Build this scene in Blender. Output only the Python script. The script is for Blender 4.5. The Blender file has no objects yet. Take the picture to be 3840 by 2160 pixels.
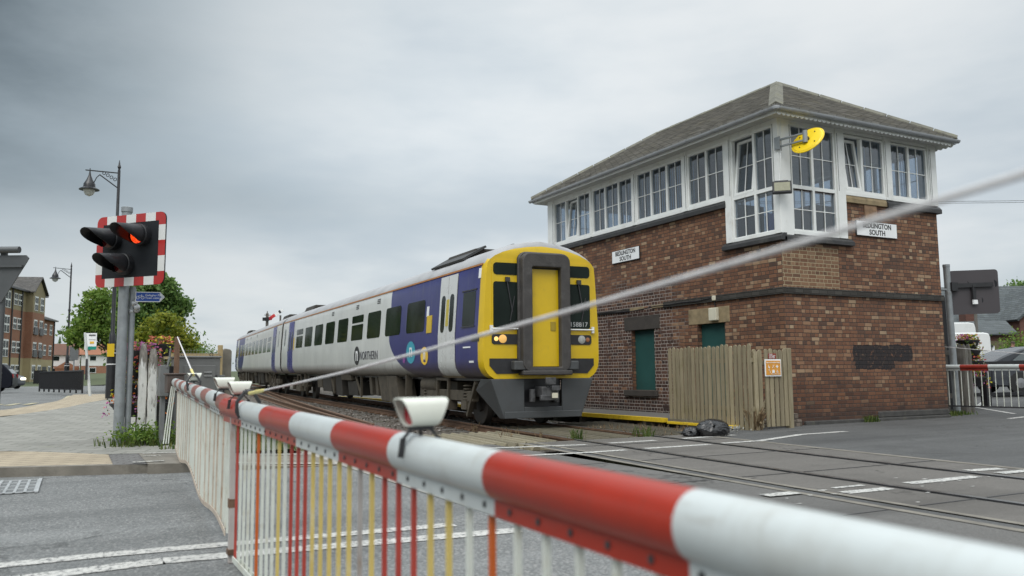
import bpy, bmesh, math, random
from mathutils import Matrix, Vector, noise as mnoise
R = math.radians
random.seed(7)
sc = bpy.context.scene
COL = sc.collection

# ------------------------------------------------------------------ camera
YAW = 0.4827
cd = bpy.data.cameras.new('camera'); cam = bpy.data.objects.new('camera', cd); COL.objects.link(cam)
cd.sensor_width = 36; cd.lens = 3120/3840*36; cd.clip_start = 0.05; cd.clip_end = 3000
cam.matrix_world = Matrix.Translation((0, 0, 1.07)) @ Matrix.Rotation(-YAW, 4, 'Z') @ Matrix.Rotation(math.pi/2+0.1032, 4, 'X') @ Matrix.Rotation(-0.009, 4, 'Z')
cd.dof.use_dof = True; cd.dof.focus_distance = 15; cd.dof.aperture_fstop = 2.5
sc.camera = cam

# ------------------------------------------------------------------ light
SUN_EL, SUN_AZ = R(52), R(232)          # azimuth clockwise from +Y
w = bpy.data.worlds.new("World"); sc.world = w; w.use_nodes = True
sd = Vector((math.sin(SUN_AZ)*math.cos(SUN_EL), math.cos(SUN_AZ)*math.cos(SUN_EL), math.sin(SUN_EL)))
sl = bpy.data.lights.new('sun', 'SUN'); sl.energy = 1.5; sl.angle = R(40); sl.color = (1, .96, .9)
so = bpy.data.objects.new('sun', sl); COL.objects.link(so); so.rotation_euler = sd.to_track_quat('Z', 'Y').to_euler()
sc.view_settings.view_transform = 'Standard'; sc.view_settings.look = 'None'
sc.view_settings.exposure = 0.33; sc.view_settings.gamma = 1
sc.render.engine = 'CYCLES'
sc.cycles.max_bounces = 6; sc.cycles.transparent_max_bounces = 16; sc.cycles.caustics_reflective = False; sc.cycles.caustics_refractive = False

# ------------------------------------------------------------------ node helpers
class NT:
    def __init__(s, tree): s.t = tree; s.n = tree.nodes; s.l = tree.links
    def add(s, typ, **kw):
        n = s.n.new(typ)
        for k, v in kw.items(): setattr(n, k, v)
        return n
    def put(s, sock, v):
        if isinstance(v, bpy.types.NodeSocket): s.l.new(v, sock)
        elif v is not None:
            try: sock.default_value = v
            except Exception: sock.default_value = (*v, 1)
    def m(s, op, a, b=None, c=None):
        n = s.add('ShaderNodeMath', operation=op)
        for i, v in enumerate((a, b, c)):
            if v is not None: s.put(n.inputs[i], v)
        return n.outputs[0]
    def mix(s, f, a, b, bt='MIX'):
        n = s.add('ShaderNodeMix', data_type='RGBA', blend_type=bt)
        s.put(n.inputs[0], f); s.put(n.inputs[6], a); s.put(n.inputs[7], b)
        return n.outputs[2]
    def ramp(s, f, stops, const=False):
        n = s.add('ShaderNodeValToRGB'); r = n.color_ramp
        if const: r.interpolation = 'CONSTANT'
        while len(r.elements) < len(stops): r.elements.new(.5)
        for e, (p, c) in zip(r.elements, stops):
            e.position = p; e.color = (*c, 1) if isinstance(c, tuple) else (c, c, c, 1)
        s.put(n.inputs[0], f); return n.outputs[0]
    def noise(s, vec, scale, detail=4, rough=.55):
        n = s.add('ShaderNodeTexNoise'); n.inputs['Scale'].default_value = scale
        n.inputs['Detail'].default_value = detail; n.inputs['Roughness'].default_value = rough
        if vec is not None: s.l.new(vec, n.inputs['Vector'])
        return n.outputs['Fac']
    def xyz(s, v):
        n = s.add('ShaderNodeSeparateXYZ'); s.l.new(v, n.inputs[0]); return n.outputs
    def vec(s, x, y, z):
        n = s.add('ShaderNodeCombineXYZ')
        for i, v in enumerate((x, y, z)): s.put(n.inputs[i], v)
        return n.outputs[0]
    def white(s, v):
        n = s.add('ShaderNodeTexWhiteNoise'); s.l.new(v, n.inputs['Vector']); return n.outputs['Value'], n.outputs['Color']
    def pos(s): return s.add('ShaderNodeNewGeometry').outputs['Position']
    def obj(s): return s.add('ShaderNodeTexCoord').outputs['Object']
    def smooth(s, v, a, b):
        n = s.add('ShaderNodeMapRange', interpolation_type='SMOOTHSTEP')
        s.put(n.inputs[0], v); n.inputs[1].default_value = a; n.inputs[2].default_value = b
        return n.outputs[0]
    def bump(s, h, st, dist=.02):
        n = s.add('ShaderNodeBump'); n.inputs['Strength'].default_value = st; n.inputs['Distance'].default_value = dist
        s.l.new(h, n.inputs['Height']); return n.outputs[0]

def newmat(name):
    m = bpy.data.materials.new(name); m.use_nodes = True
    nt = NT(m.node_tree); b = m.node_tree.nodes['Principled BSDF']
    return m, nt, b
def mat(name, col, rough=.6, var=.15, scale=5, bump=0, bscale=60, metal=0, dirt=None, dfac=.35, coat=0, emis=0, spec=.5):
    m, nt, b = newmat(name); o = nt.obj()
    f = nt.noise(o, scale, 5)
    lo = tuple(c*(1-var) for c in col); hi = tuple(min(1, c*(1+var)) for c in col)
    c = nt.ramp(f, [(.3, lo), (.7, hi)])
    if dirt:
        g = nt.smooth(nt.noise(o, scale*.6+1.3, 6, .7), .52, .72)
        c = nt.mix(nt.m('MULTIPLY', g, dfac), c, dirt)
    nt.put(b.inputs['Base Color'], c)
    nt.put(b.inputs['Roughness'], nt.ramp(f, [(.3, max(0, rough-.06)), (.7, min(1, rough+.06))]))
    b.inputs['Metallic'].default_value = metal; b.inputs['Coat Weight'].default_value = coat
    b.inputs['Specular IOR Level'].default_value = spec
    if bump: nt.put(b.inputs['Normal'], nt.bump(nt.noise(o, bscale, 4), bump))
    if emis:
        nt.put(b.inputs['Emission Color'], (*col, 1)); b.inputs['Emission Strength'].default_value = emis
    return m

# ------------------------------------------------------------------ sky: overcast clouds over a Nishita sky
nt = NT(w.node_tree)
bg = w.node_tree.nodes['Background']; bg.inputs['Strength'].default_value = 0.1
sky = nt.add('ShaderNodeTexSky', sky_type='NISHITA'); sky.sun_disc = False
sky.sun_elevation = SUN_EL; sky.sun_rotation = SUN_AZ
d = nt.add('ShaderNodeTexCoord').outputs['Generated']; dx, dy, dz = nt.xyz(d)
# turn the bearings so that u runs along the camera's bearing
ca, sa = math.cos(YAW), math.sin(YAW)
X = nt.m('SUBTRACT', nt.m('MULTIPLY', dx, ca), nt.m('MULTIPLY', dy, sa))
Y = nt.m('ADD', nt.m('MULTIPLY', dx, sa), nt.m('MULTIPLY', dy, ca))
zz = nt.m('ADD', nt.m('MAXIMUM', dz, 0), .16)
pv = nt.vec(nt.m('DIVIDE', X, zz), nt.m('DIVIDE', Y, zz), 0.3)
n1 = nt.noise(pv, .75, 5, .5); n2 = nt.noise(pv, 2.1, 6, .55)
n3 = nt.noise(nt.vec(nt.m('MULTIPLY', X, 2.2), nt.m('MULTIPLY', dz, 9), 1.7), 1.6, 5, .55)
cl = nt.m('ADD', nt.m('MULTIPLY', n1, .72), nt.m('ADD', nt.m('MULTIPLY', n2, .2), nt.m('MULTIPLY', n3, .22)))   # about .58
fld = nt.smooth(cl, .44, .74)
# heavy rain cloud to the upper left, bright thin cloud ahead
def blob(px, pz, sx, sz):
    a = nt.m('DIVIDE', nt.m('SUBTRACT', X, px), sx); c = nt.m('DIVIDE', nt.m('SUBTRACT', dz, pz), sz)
    r2 = nt.m('ADD', nt.m('MULTIPLY', a, a), nt.m('MULTIPLY', c, c))
    return nt.m('EXPONENT', nt.m('MULTIPLY', r2, -1))
dark = nt.m('ADD', nt.m('MULTIPLY', blob(-.62, .37, .28, .21), .85), nt.m('ADD', nt.m('MULTIPLY', blob(-.28, .20, .30, .035), .16), nt.m('MULTIPLY', blob(.62, .04, .25, .06), .22)))
dark = nt.m('MULTIPLY', dark, nt.m('ADD', .55, nt.m('MULTIPLY', n2, .9)))
lite = nt.m('ADD', nt.m('MULTIPLY', blob(-.08, .27, .28, .12), .13), nt.m('MULTIPLY', blob(.1, .42, .5, .12), .08))
base = nt.ramp(fld, [(0, (.48, .54, .585)), (.5, (.60, .645, .67)), (1, (.71, .735, .742))])
br = nt.m('SUBTRACT', nt.m('ADD', 1.0, lite), dark)
base = nt.mix(nt.m('MINIMUM', nt.m('MULTIPLY', dark, 1.3), 1), base, (.52, .64, .71))
zen = nt.m('ADD', 1, nt.m('MULTIPLY', nt.smooth(dz, .42, .95), 2.0))
back = nt.m('ADD', 1, nt.m('MULTIPLY', nt.smooth(Y, .1, -.45), .22))
br = nt.m('MULTIPLY', nt.m('MULTIPLY', nt.m('MULTIPLY', br, zen), back), 8.9)
sc_n = nt.add('ShaderNodeVectorMath', operation='SCALE'); nt.put(sc_n.inputs[0], base); nt.put(sc_n.inputs[3], br)
nt.put(bg.inputs['Color'], nt.mix(.93, sky.outputs[0], sc_n.outputs[0]))

# ------------------------------------------------------------------ mesh helpers
WM = {}
class MB:
    def __init__(s): s.v = []; s.f = []; s.mi = []
    def add(s, vs, fs, m=0):
        o = len(s.v); s.v += [tuple(p) for p in vs]
        s.f += [tuple(i+o for i in f) for f in fs]; s.mi += [m]*len(fs); return s
    def box(s, x0, x1, y0, y1, z0, z1, m=0, M=None):
        vs = [(x, y, z) for z in (z0, z1) for y in (y0, y1) for x in (x0, x1)]
        if M: vs = [M @ Vector(p) for p in vs]
        return s.add(vs, [(0, 2, 3, 1), (4, 5, 7, 6), (0, 1, 5, 4), (2, 6, 7, 3), (0, 4, 6, 2), (1, 3, 7, 5)], m)
    def quad(s, a, b, c, d, m=0): return s.add([a, b, c, d], [(0, 1, 2, 3)], m)
    def bar(s, a, b, wd, ht=None, m=0):
        a, b = Vector(a), Vector(b); ht = ht or wd; d = (b-a); L = d.length; d.normalize()
        up = Vector((0, 0, 1)) if abs(d.z) < .95 else Vector((0, 1, 0))
        x = d.cross(up).normalized(); z = x.cross(d).normalized()
        M = Matrix((( x.x, d.x, z.x, a.x), (x.y, d.y, z.y, a.y), (x.z, d.z, z.z, a.z), (0, 0, 0, 1)))
        return s.box(-wd/2, wd/2, 0, L, -ht/2, ht/2, m, M)
    def tube(s, pts, r, n=8, m=0, cap=True):
        pts = [Vector(p) for p in pts]; k = len(pts); rs = r if isinstance(r, (list, tuple)) else [r]*k
        o = len(s.v); ref = None
        for i, p in enumerate(pts):
            d = (pts[min(i+1, k-1)]-pts[max(i-1, 0)]).normalized()
            if ref is None: ref = Vector((0, 0, 1)) if abs(d.z) < .9 else Vector((1, 0, 0))
            x = d.cross(ref).normalized(); y = x.cross(d).normalized(); ref = y
            for j in range(n):
                a = 2*math.pi*(j+.5)/n; s.v.append(tuple(p + x*rs[i]*math.cos(a) + y*rs[i]*math.sin(a)))
        for i in range(k-1):
            for j in range(n):
                s.f.append((o+i*n+j, o+i*n+(j+1) % n, o+(i+1)*n+(j+1) % n, o+(i+1)*n+j)); s.mi.append(m)
        if cap:
            s.f.append(tuple(o+j for j in reversed(range(n)))); s.mi.append(m)
            s.f.append(tuple(o+(k-1)*n+j for j in range(n))); s.mi.append(m)
        return s
    def lathe(s, c, prof, n=16, m=0, M=None):
        c = Vector(c); o = len(s.v); k = len(prof)
        for (r, z) in prof:
            for j in range(n):
                a = 2*math.pi*j/n; p = Vector((r*math.cos(a), r*math.sin(a), z))
                if M: p = M @ p
                s.v.append(tuple(c+p))
        for i in range(k-1):
            for j in range(n):
                s.f.append((o+i*n+j, o+i*n+(j+1) % n, o+(i+1)*n+(j+1) % n, o+(i+1)*n+j)); s.mi.append(m)
        s.f.append(tuple(o+j for j in reversed(range(n)))); s.mi.append(m)
        s.f.append(tuple(o+(k-1)*n+j for j in range(n))); s.mi.append(m)
        return s
    def prism(s, poly, ext, m=0):
        ext = Vector(ext); n = len(poly); p = [Vector(q) for q in poly]
        return s.add(p+[q+ext for q in p], [tuple(reversed(range(n))), tuple(range(n, 2*n))] + [(i, (i+1) % n, n+(i+1) % n, n+i) for i in range(n)], m)
    def ball(s, c, r, m=0, n=8, sq=(1, 1, 1)):
        prof = [(max(.001, math.sin(math.pi*i/n)), -math.cos(math.pi*i/n)) for i in range(n+1)]
        return s.lathe(c, [(a*r, b*r) for a, b in prof], n+4, m, Matrix.Diagonal((*sq, 1)))
    def build(s, name, mats, parent=None, local=False, sm=35, bev=0, fix=True):
        if not isinstance(mats, (list, tuple)): mats = [mats]
        vs = s.v
        if parent is not None and not local:
            inv = WM[parent].inverted(); vs = [tuple(inv @ Vector(p)) for p in vs]
        me = bpy.data.meshes.new(name); me.from_pydata(vs, [], s.f)
        for mt in mats: me.materials.append(mt)
        me.polygons.foreach_set('material_index', s.mi)
        if fix:
            bm = bmesh.new(); bm.from_mesh(me); bmesh.ops.recalc_face_normals(bm, faces=bm.faces); bm.to_mesh(me); bm.free()
        if sm:
            me.shade_smooth(); me.set_sharp_from_angle(angle=R(sm))
        o = bpy.data.objects.new(name, me); COL.objects.link(o)
        if parent is not None: o.parent = parent
        WM[o] = WM[parent] if parent is not None else Matrix.Identity(4)
        if bev:
            b = o.modifiers.new('bevel', 'BEVEL'); b.width = bev; b.segments = 2; b.limit_method = 'ANGLE'; b.angle_limit = R(40)
        return o

def tag(o, label, cat, group=None):
    o['label'] = label; o['category'] = cat
    if group: o['group'] = group
    return o
def thing(name, label, cat, loc=(0, 0, 0), rot=(0, 0, 0), group=None):
    o = bpy.data.objects.new(name, None); COL.objects.link(o); o.empty_display_size = .2
    o.location = loc; o.rotation_euler = rot
    WM[o] = Matrix.Translation(loc) @ o.rotation_euler.to_matrix().to_4x4()
    return tag(o, label, cat, group)
def struct(o, kind='structure'): o['kind'] = kind; return o
def dup(root, loc, rot=None, label=None):
    r = root.copy(); COL.objects.link(r); r.location = loc
    if rot is not None: r.rotation_euler = rot
    if label: r['label'] = label
    for ch in list(root.children):
        c = ch.copy(); COL.objects.link(c); c.parent = r
        for g in list(ch.children):
            e = g.copy(); COL.objects.link(e); e.parent = c
    return r
def text(body, size, origin, right, up, m, parent, name='lettering', ext=.002, align='CENTER', sx=1.0, bold=0.0):
    cu = bpy.data.curves.new('t', 'FONT'); cu.body = body; cu.size = size; cu.extrude = ext; cu.align_x = align; cu.align_y = 'CENTER'
    cu.offset = bold; cu.resolution_u = 3; cu.space_line = .95
    to = bpy.data.objects.new('t', cu); COL.objects.link(to); bpy.context.view_layer.update()
    me = bpy.data.meshes.new_from_object(to.evaluated_get(bpy.context.evaluated_depsgraph_get()))
    bpy.data.objects.remove(to); bpy.data.curves.remove(cu)
    r = Vector(right).normalized(); u = Vector(up).normalized(); n = r.cross(u); o0 = Vector(origin)
    inv = WM[parent].inverted() if parent is not None else Matrix.Identity(4)
    for v in me.vertices: v.co = inv @ (o0 + r*v.co.x*sx + u*v.co.y + n*v.co.z)
    me.materials.clear(); me.materials.append(m); me.name = name
    o = bpy.data.objects.new(name, me); COL.objects.link(o); o.parent = parent; WM[o] = WM.get(parent, Matrix.Identity(4))
    return o
def sm01(t): t = min(1, max(0, t)); return t*t*(3-2*t)
def gz(x, y):                                                       # the lie of the land
    z = .33*sm01((y-13)/14)*(1-sm01((x-2.4)/2))
    if x > 16.5: z += min(1.3, .03*(x-16.5))
    if y > 14.7: z += .0085*min(70, y-14.7)*sm01((x-2.4)/2)*(1-sm01((x-16)/3))
    return z

# ------------------------------------------------------------------ shared materials
def asphalt(name, c0, c1, stone, sc_=90, bmp=.5, cracks=0):
    m, nt, b = newmat(name); o = nt.obj()
    v = nt.add('ShaderNodeTexVoronoi'); v.inputs['Scale'].default_value = sc_; nt.l.new(o, v.inputs['Vector'])
    big = nt.noise(o, .6, 5, .6); fine = nt.noise(o, sc_*1.5, 3)
    c = nt.mix(nt.ramp(big, [(.3, 0.), (.7, 1.)]), c0, c1)
    cr, _, _ = nt.xyz(v.outputs['Color'])
    c = nt.mix(nt.m('MULTIPLY', nt.smooth(cr, .55, 1.), .75), c, stone)
    c = nt.mix(nt.m('MULTIPLY', nt.smooth(v.outputs['Distance'], .3, .75), .55), c, tuple(k*.4 for k in c0))
    pt = nt.smooth(nt.noise(o, .33, 4, .5), .53, .56); c = nt.mix(nt.m('MULTIPLY', pt, .22), c, tuple(k*.6 for k in c0))
    cw = nt.add('ShaderNodeTexVoronoi', feature='DISTANCE_TO_EDGE'); cw.inputs['Scale'].default_value = .45; mp = nt.add('ShaderNodeVectorMath', operation='ADD'); nt.l.new(o, mp.inputs[0]); nz = nt.add('ShaderNodeTexNoise'); nz.inputs['Scale'].default_value = 2.2; nz.inputs['Detail'].default_value = 5; nt.l.new(o, nz.inputs['Vector']); nt.l.new(nz.outputs['Color'], mp.inputs[1]); nt.l.new(mp.outputs[0], cw.inputs['Vector'])
    c = nt.mix(nt.m('MULTIPLY', nt.smooth(cw.outputs['Distance'], .012, .002), nt.m('MULTIPLY', nt.smooth(big, .45, .6), .7)), c, tuple(k*.3 for k in c0))
    lane = nt.noise(nt.vec(nt.m('MULTIPLY', nt.xyz(o)[0], .12), nt.m('MULTIPLY', nt.xyz(o)[1], 1.25), 0), 1.0, 4, .55)
    c = nt.mix(nt.m('MULTIPLY', nt.smooth(lane, .5, .66), .38), c, tuple(k*.5 for k in c0)); c = nt.mix(nt.m('MULTIPLY', nt.smooth(lane, .46, .34), .25), c, tuple(min(1, k*1.35) for k in c1))
    sp_ = nt.add('ShaderNodeTexVoronoi'); sp_.inputs['Scale'].default_value = 1.7; nt.l.new(o, sp_.inputs['Vector']); c = nt.mix(nt.m('MULTIPLY', nt.smooth(nt.m('ADD', sp_.outputs['Distance'], nt.m('MULTIPLY', nt.noise(o, 7, 4), .12)), .16, .08), .5), c, tuple(k*.35 for k in c0))
    st = nt.smooth(nt.noise(o, 1.9, 6, .7), .56, .74)
    c = nt.mix(nt.m('MULTIPLY', st, .3), c, tuple(k*.55 for k in c0))
    nt.put(b.inputs['Base Color'], c); b.inputs['Roughness'].default_value = .82; b.inputs['Specular IOR Level'].default_value = .3
    h = nt.m('ADD', nt.m('MULTIPLY', v.outputs['Distance'], -1.), nt.m('MULTIPLY', fine, .35))
    nt.put(b.inputs['Normal'], nt.bump(h, bmp, .012)); return m
M_road = asphalt('coarse_asphalt', (.15, .155, .153), (.2, .204, .2), (.3, .295, .285), 58, .55)
M_road2 = asphalt('dark_asphalt', (.075, .075, .074), (.103, .103, .101), (.16, .16, .157), 110, .3)
M_road3 = asphalt('smooth_asphalt', (.11, .106, .1), (.145, .14, .132), (.2, .195, .185), 140, .25)
M_deck = asphalt('deck_panel', (.11, .102, .092), (.15, .139, .126), (.21, .195, .18), 160, .2)
M_conc = mat('concrete', (.27, .255, .225), .85, .25, 3, .3, 80, dirt=(.1, .095, .08), dfac=.5)
M_conc2 = mat('dirty_concrete', (.17, .155, .13), .9, .25, 4, .3, 60, dirt=(.07, .065, .05), dfac=.6)
def paint(name, col, wear=.45, under=(.1, .1, .1)):
    m, nt, b = newmat(name); o = nt.obj()
    f = nt.smooth(nt.noise(o, 26, 6, .72), wear-.06, wear+.1)
    nt.put(b.inputs['Base Color'], nt.mix(f, under, nt.ramp(nt.noise(o, 4, 4), [(.3, tuple(k*.82 for k in col)), (.7, col)])))
    b.inputs['Roughness'].default_value = .75; return m
M_line = paint('road_paint', (.5, .49, .46), .43)
M_line2 = paint('worn_road_paint', (.55, .54, .49), .45, (.09, .085, .08))
M_white = mat('white_paint', (.74, .75, .73), .45, .06, 3, dirt=(.5, .48, .42), dfac=.5)
M_upvc = mat('white_plastic', (.77, .78, .76), .35, .05, 2, dirt=(.52, .51, .46), dfac=.45)
M_dark = mat('dark_metal', (.03, .03, .032), .5, .3, 6)
M_black = mat('black_paint', (.012, .012, .014), .35, .3, 6)
M_blackp = mat('black_plastic', (.018, .018, .02), .55, .3, 8)
M_galv = mat('galvanised_steel', (.26, .28, .29), .45, .16, 7, metal=.35, dirt=(.18, .17, .15), dfac=.5)
M_grey = mat('grey_paint', (.13, .135, .135), .5, .15, 4, dirt=(.07, .065, .05), dfac=.5)
M_rust = mat('rusty_steel', (.13, .075, .045), .75, .35, 9, .2, 40)
M_railtop = mat('polished_rail', (.16, .155, .15), .35, .25, 6, metal=.7)
M_glassdark = mat('dark_glass', (.012, .018, .015), .12, .3, 1.2, spec=.1)
M_sign_white = mat('sign_white', (.78, .79, .79), .4, .04, 3)
M_sign_black = mat('sign_black', (.012, .012, .014), .5, .2, 5)
def glass(name, tint=(.74, .79, .84), fac=.26):
    m = bpy.data.materials.new(name); m.use_nodes = True; nt = NT(m.node_tree); m.node_tree.nodes.clear()
    t = nt.add('ShaderNodeBsdfTransparent'); t.inputs[0].default_value = (*tint, 1)
    g = nt.add('ShaderNodeBsdfGlossy'); g.inputs['Roughness'].default_value = .02
    fr = nt.add('ShaderNodeLayerWeight'); fr.inputs[0].default_value = .5
    mx = nt.add('ShaderNodeMixShader'); nt.put(mx.inputs[0], nt.m('ADD', fac*.4, nt.m('MULTIPLY', nt.m('POWER', fr.outputs[1], 4), .7)))
    nt.l.new(t.outputs[0], mx.inputs[1]); nt.l.new(g.outputs[0], mx.inputs[2])
    out = nt.add('ShaderNodeOutputMaterial'); nt.l.new(mx.outputs[0], out.inputs[0]); return m
M_glass = glass('window_glass')
def leafmat(name, stops, trans=.35):
    m, nt, b = newmat(name)
    g = nt.add('ShaderNodeNewGeometry'); f = nt.m('ADD', nt.m('MULTIPLY', g.outputs['Random Per Island'], .55), nt.m('MULTIPLY', nt.noise(nt.obj(), .9, 3), .45))
    nt.put(b.inputs['Base Color'], nt.ramp(f, stops)); b.inputs['Roughness'].default_value = .55
    b.inputs['Specular IOR Level'].default_value = .25; b.inputs['Subsurface Weight'].default_value = 0
    tr = nt.add('ShaderNodeBsdfTranslucent'); nt.put(tr.inputs[0], nt.ramp(f, [(p, tuple(min(1, k*1.5) for k in c)) for p, c in stops]))
    mx = nt.add('ShaderNodeMixShader'); mx.inputs[0].default_value = trans
    nt.l.new(b.outputs[0], mx.inputs[1]); nt.l.new(tr.outputs[0], mx.inputs[2])
    nt.l.new(mx.outputs[0], m.node_tree.nodes['Material Output'].inputs[0]); return m
M_leaf_dark = leafmat('dark_leaves', [(.2, (.05, .1, .026)), (.5, (.1, .175, .045)), (.8, (.17, .25, .07))])
M_leaf_mid = leafmat('mid_leaves', [(.2, (.06, .12, .02)), (.5, (.115, .19, .03)), (.8, (.2, .27, .055))])
M_leaf_yel = leafmat('yellow_green_leaves', [(.2, (.07, .1, .012)), (.5, (.15, .18, .018)), (.8, (.26, .26, .03))])
M_grass = leafmat('weed_leaves', [(.2, (.035, .065, .014)), (.5, (.075, .115, .025)), (.8, (.15, .16, .05))])
M_dry = leafmat('dry_stalks', [(.2, (.12, .08, .05)), (.5, (.22, .15, .09)), (.8, (.34, .27, .16))])
M_bark = mat('bark', (.07, .055, .04), .9, .3, 8, .5, 30)
def M_fl(name, c): return leafmat(name, [(.2, tuple(k*.7 for k in c)), (.8, c)], .25)
M_flower = [M_fl('pink_petals', (.6, .2, .45)), M_fl('orange_petals', (.75, .2, .03)), M_fl('red_petals', (.55, .06, .05)), M_fl('yellow_leaves', (.6, .55, .05)), M_fl('white_petals', (.75, .72, .6)), M_fl('coral_petals', (.7, .22, .15))]
def timber(name, c0, c1, c2):
    m, nt, b = newmat(name); o = nt.obj(); x, y, z = nt.xyz(o)
    g = nt.add('ShaderNodeNewGeometry'); rnd = g.outputs['Random Per Island']
    v = nt.vec(nt.m('ADD', nt.m('MULTIPLY', x, 22), nt.m('MULTIPLY', rnd, 50)), nt.m('MULTIPLY', y, 22), nt.m('MULTIPLY', z, 1.6))
    f = nt.noise(v, 1.4, 6, .65)
    c = nt.ramp(f, [(.3, c0), (.5, c1), (.72, c2)])
    c = nt.mix(.55, c, nt.ramp(rnd, [(0, tuple(k*.62 for k in c1)), (.5, c1), (1, tuple(k*1.35 for k in c1))]), 'MIX')
    c = nt.mix(nt.m('MULTIPLY', nt.smooth(nt.noise(o, 2.4, 5, .7), .5, .7), .45), c, (c1[0]*.7, c1[1]*.72, c1[2]*.5))
    nt.put(b.inputs['Base Color'], c); b.inputs['Roughness'].default_value = .85
    nt.put(b.inputs['Normal'], nt.bump(f, .35, .01)); return m
M_timber = timber('weathered_timber', (.13, .105, .062), (.255, .215, .138), (.38, .33, .225))
M_newtimber = timber('pale_timber', (.3, .22, .11), (.4, .3, .16), (.46, .36, .2))
M_oldtimber = timber('grey_timber', (.06, .055, .05), (.12, .112, .1), (.2, .19, .175))

# ------------------------------------------------------------------ ground, roads, markings
def grid(name, xs, ys, zf, m, off=0):
    mb = MB(); nx = len(xs); vs = [(x, y, zf(x, y)+off) for y in ys for x in xs]
    fs = [(j*nx+i, j*nx+i+1, (j+1)*nx+i+1, (j+1)*nx+i) for j in range(len(ys)-1) for i in range(nx-1)]
    mb.add(vs, fs); return struct(mb.build(name, m, sm=60, fix=False))
def lin(a, b, n): return [a+(b-a)*i/n for i in range(n+1)]
def resample(pts, n):
    L = [0]
    for a, b in zip(pts, pts[1:]): L.append(L[-1]+math.dist(a, b))
    out = []; k = 0
    for i in range(n+1):
        t = L[-1]*i/n
        while k < len(pts)-2 and L[k+1] < t: k += 1
        f = (t-L[k])/max(1e-9, L[k+1]-L[k]); out.append(tuple(pts[k][j]+(pts[k+1][j]-pts[k][j])*f for j in range(2)))
    return out
def ruled(name, A, B, off, m, na=40, nb=8, mb=None, skirt=0):
    own = mb is None; mb = mb or MB(); A = resample(A, na); B = resample(B, na); vs = []
    for j in range(nb+1):
        t = j/nb
        for a, b in zip(A, B):
            x = a[0]+(b[0]-a[0])*t; y = a[1]+(b[1]-a[1])*t; vs.append((x, y, gz(x, y)+off))
    n = na+1; fs = [(j*n+i, j*n+i+1, (j+1)*n+i+1, (j+1)*n+i) for j in range(nb) for i in range(na)]
    if skirt:
        k = len(vs); vs += [(v[0], v[1], v[2]-skirt) for v in vs[:n]]; fs += [(i+1, i, k+i, k+i+1) for i in range(na)]
    mb.add(vs, fs); return struct(mb.build(name, m, sm=40, fix=False)) if own else mb
M_ground = mat('earth', (.09, .1, .045), .95, .35, .8, .4, 12, dirt=(.1, .08, .05))
def base_z(x, y): return gz(x, y)-(.3 if (-40 < x < 40 and -20 < y < 75) else .05)
gx = [-900, -400, -150, -60, -41, -40, -30, -20, -10, -5, 0, 2.4, 3.4, 4.4, 8, 12, 16, 20, 25, 30, 39, 40.5, 60, 90, 150, 400, 900]
gy = [-300, -100, -40, -21, -19, -10, 0, 5, 13, 16, 19, 22, 25, 27, 30, 40, 50, 60, 74, 76, 85, 100, 150, 250, 400, 800, 1500]
grid('ground', gx, gy, base_z, M_ground)
def xc(y):                                                          # track centre line
    P = [(-60, 4.2), (-30, 5.75), (0, 7.3), (5, 7.52), (8, 7.7), (11.3, 7.98), (14.7, 8.28), (26, 8.92), (38, 9.55), (50, 10.4), (61, 11.25), (90, 14.2), (140, 21)]
    for i in range(len(P)-1):
        if y <= P[i+1][0] or i == len(P)-2:
            p0, p1, p2, p3 = P[max(0, i-1)], P[i], P[i+1], P[min(len(P)-1, i+2)]
            t = (y-p1[0])/(p2[0]-p1[0]); h = p2[0]-p1[0]
            m1 = (p2[1]-p0[1])/(p2[0]-p0[0]); m2 = (p3[1]-p1[1])/(p3[0]-p1[0])
            return (2*t**3-3*t*t+1)*p1[1]+(t**3-2*t*t+t)*h*m1+(-2*t**3+3*t*t)*p2[1]+(t**3-t*t)*h*m2
def tz(y): return .0085*max(0, min(70, y-14.7))
# near road
grid('road', lin(-40, 2.86, 40), lin(-12, 12.6, 24), lambda x, y: 0, M_road)
grid('kerb_channel', [2.86, 3.0], lin(-12, 12, 24), lambda x, y: .006, M_conc)
grid('crossing_apron', [3.0, 4, 5, 5.72], lin(-12, 11.65, 12), lambda x, y: 0, M_road3)
E_DECK = 11.55
def deck(name, a, b, y0, y1, z, m, n=30):
    ys = lin(y0, y1, n); mb = MB(); vs = []
    for y in ys: vs += [(xc(y)+a, y, z), (xc(y)+b, y, z)]
    mb.add(vs, [(2*i, 2*i+1, 2*i+3, 2*i+2) for i in range(n)]); return struct(mb.build(name, m, sm=0, fix=False))
M_gro = mat('groove_dirt', (.085, .078, .068), .9, .3, 8)
deck('deck_edge_beam', -1.87, -1.78, -12, E_DECK, .005, M_conc2)
deck('deck_gap', -1.78, -1.62, -12, E_DECK, -.004, M_road2)
deck('deck_edge_beam', -1.62, -1.54, -12, E_DECK, .005, M_conc2)
deck('crossing_deck', -1.54, -.83, -12, E_DECK, .002, M_deck)
deck('crossing_deck', -.655, .69, -12, E_DECK, .002, M_deck)
deck('crossing_deck', .83, 1.5, -12, E_DECK, .002, M_deck)
deck('deck_edge_beam', 1.5, 1.62, -12, E_DECK+.2, .006, M_conc2)
deck('rail_groove', -.83, -.655, -12, E_DECK, -.03, M_gro)
deck('rail_groove', .69, .83, -12, E_DECK, -.03, M_gro)
mb = MB()
for y in (-.2, 1.9, 4.48, 6.58, 8.45, 10.5):
    for a, b in ((-1.54, -.81), (-.65, .71), (.81, 1.5)):
        mb.box(xc(y)+a, xc(y)+b, y-.009, y+.009, .002, .0065)
    mb.box(3.3, 5.7, y-.006, y+.006, 0, .004)
struct(mb.build('deck_joints', M_dark, sm=0))
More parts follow.
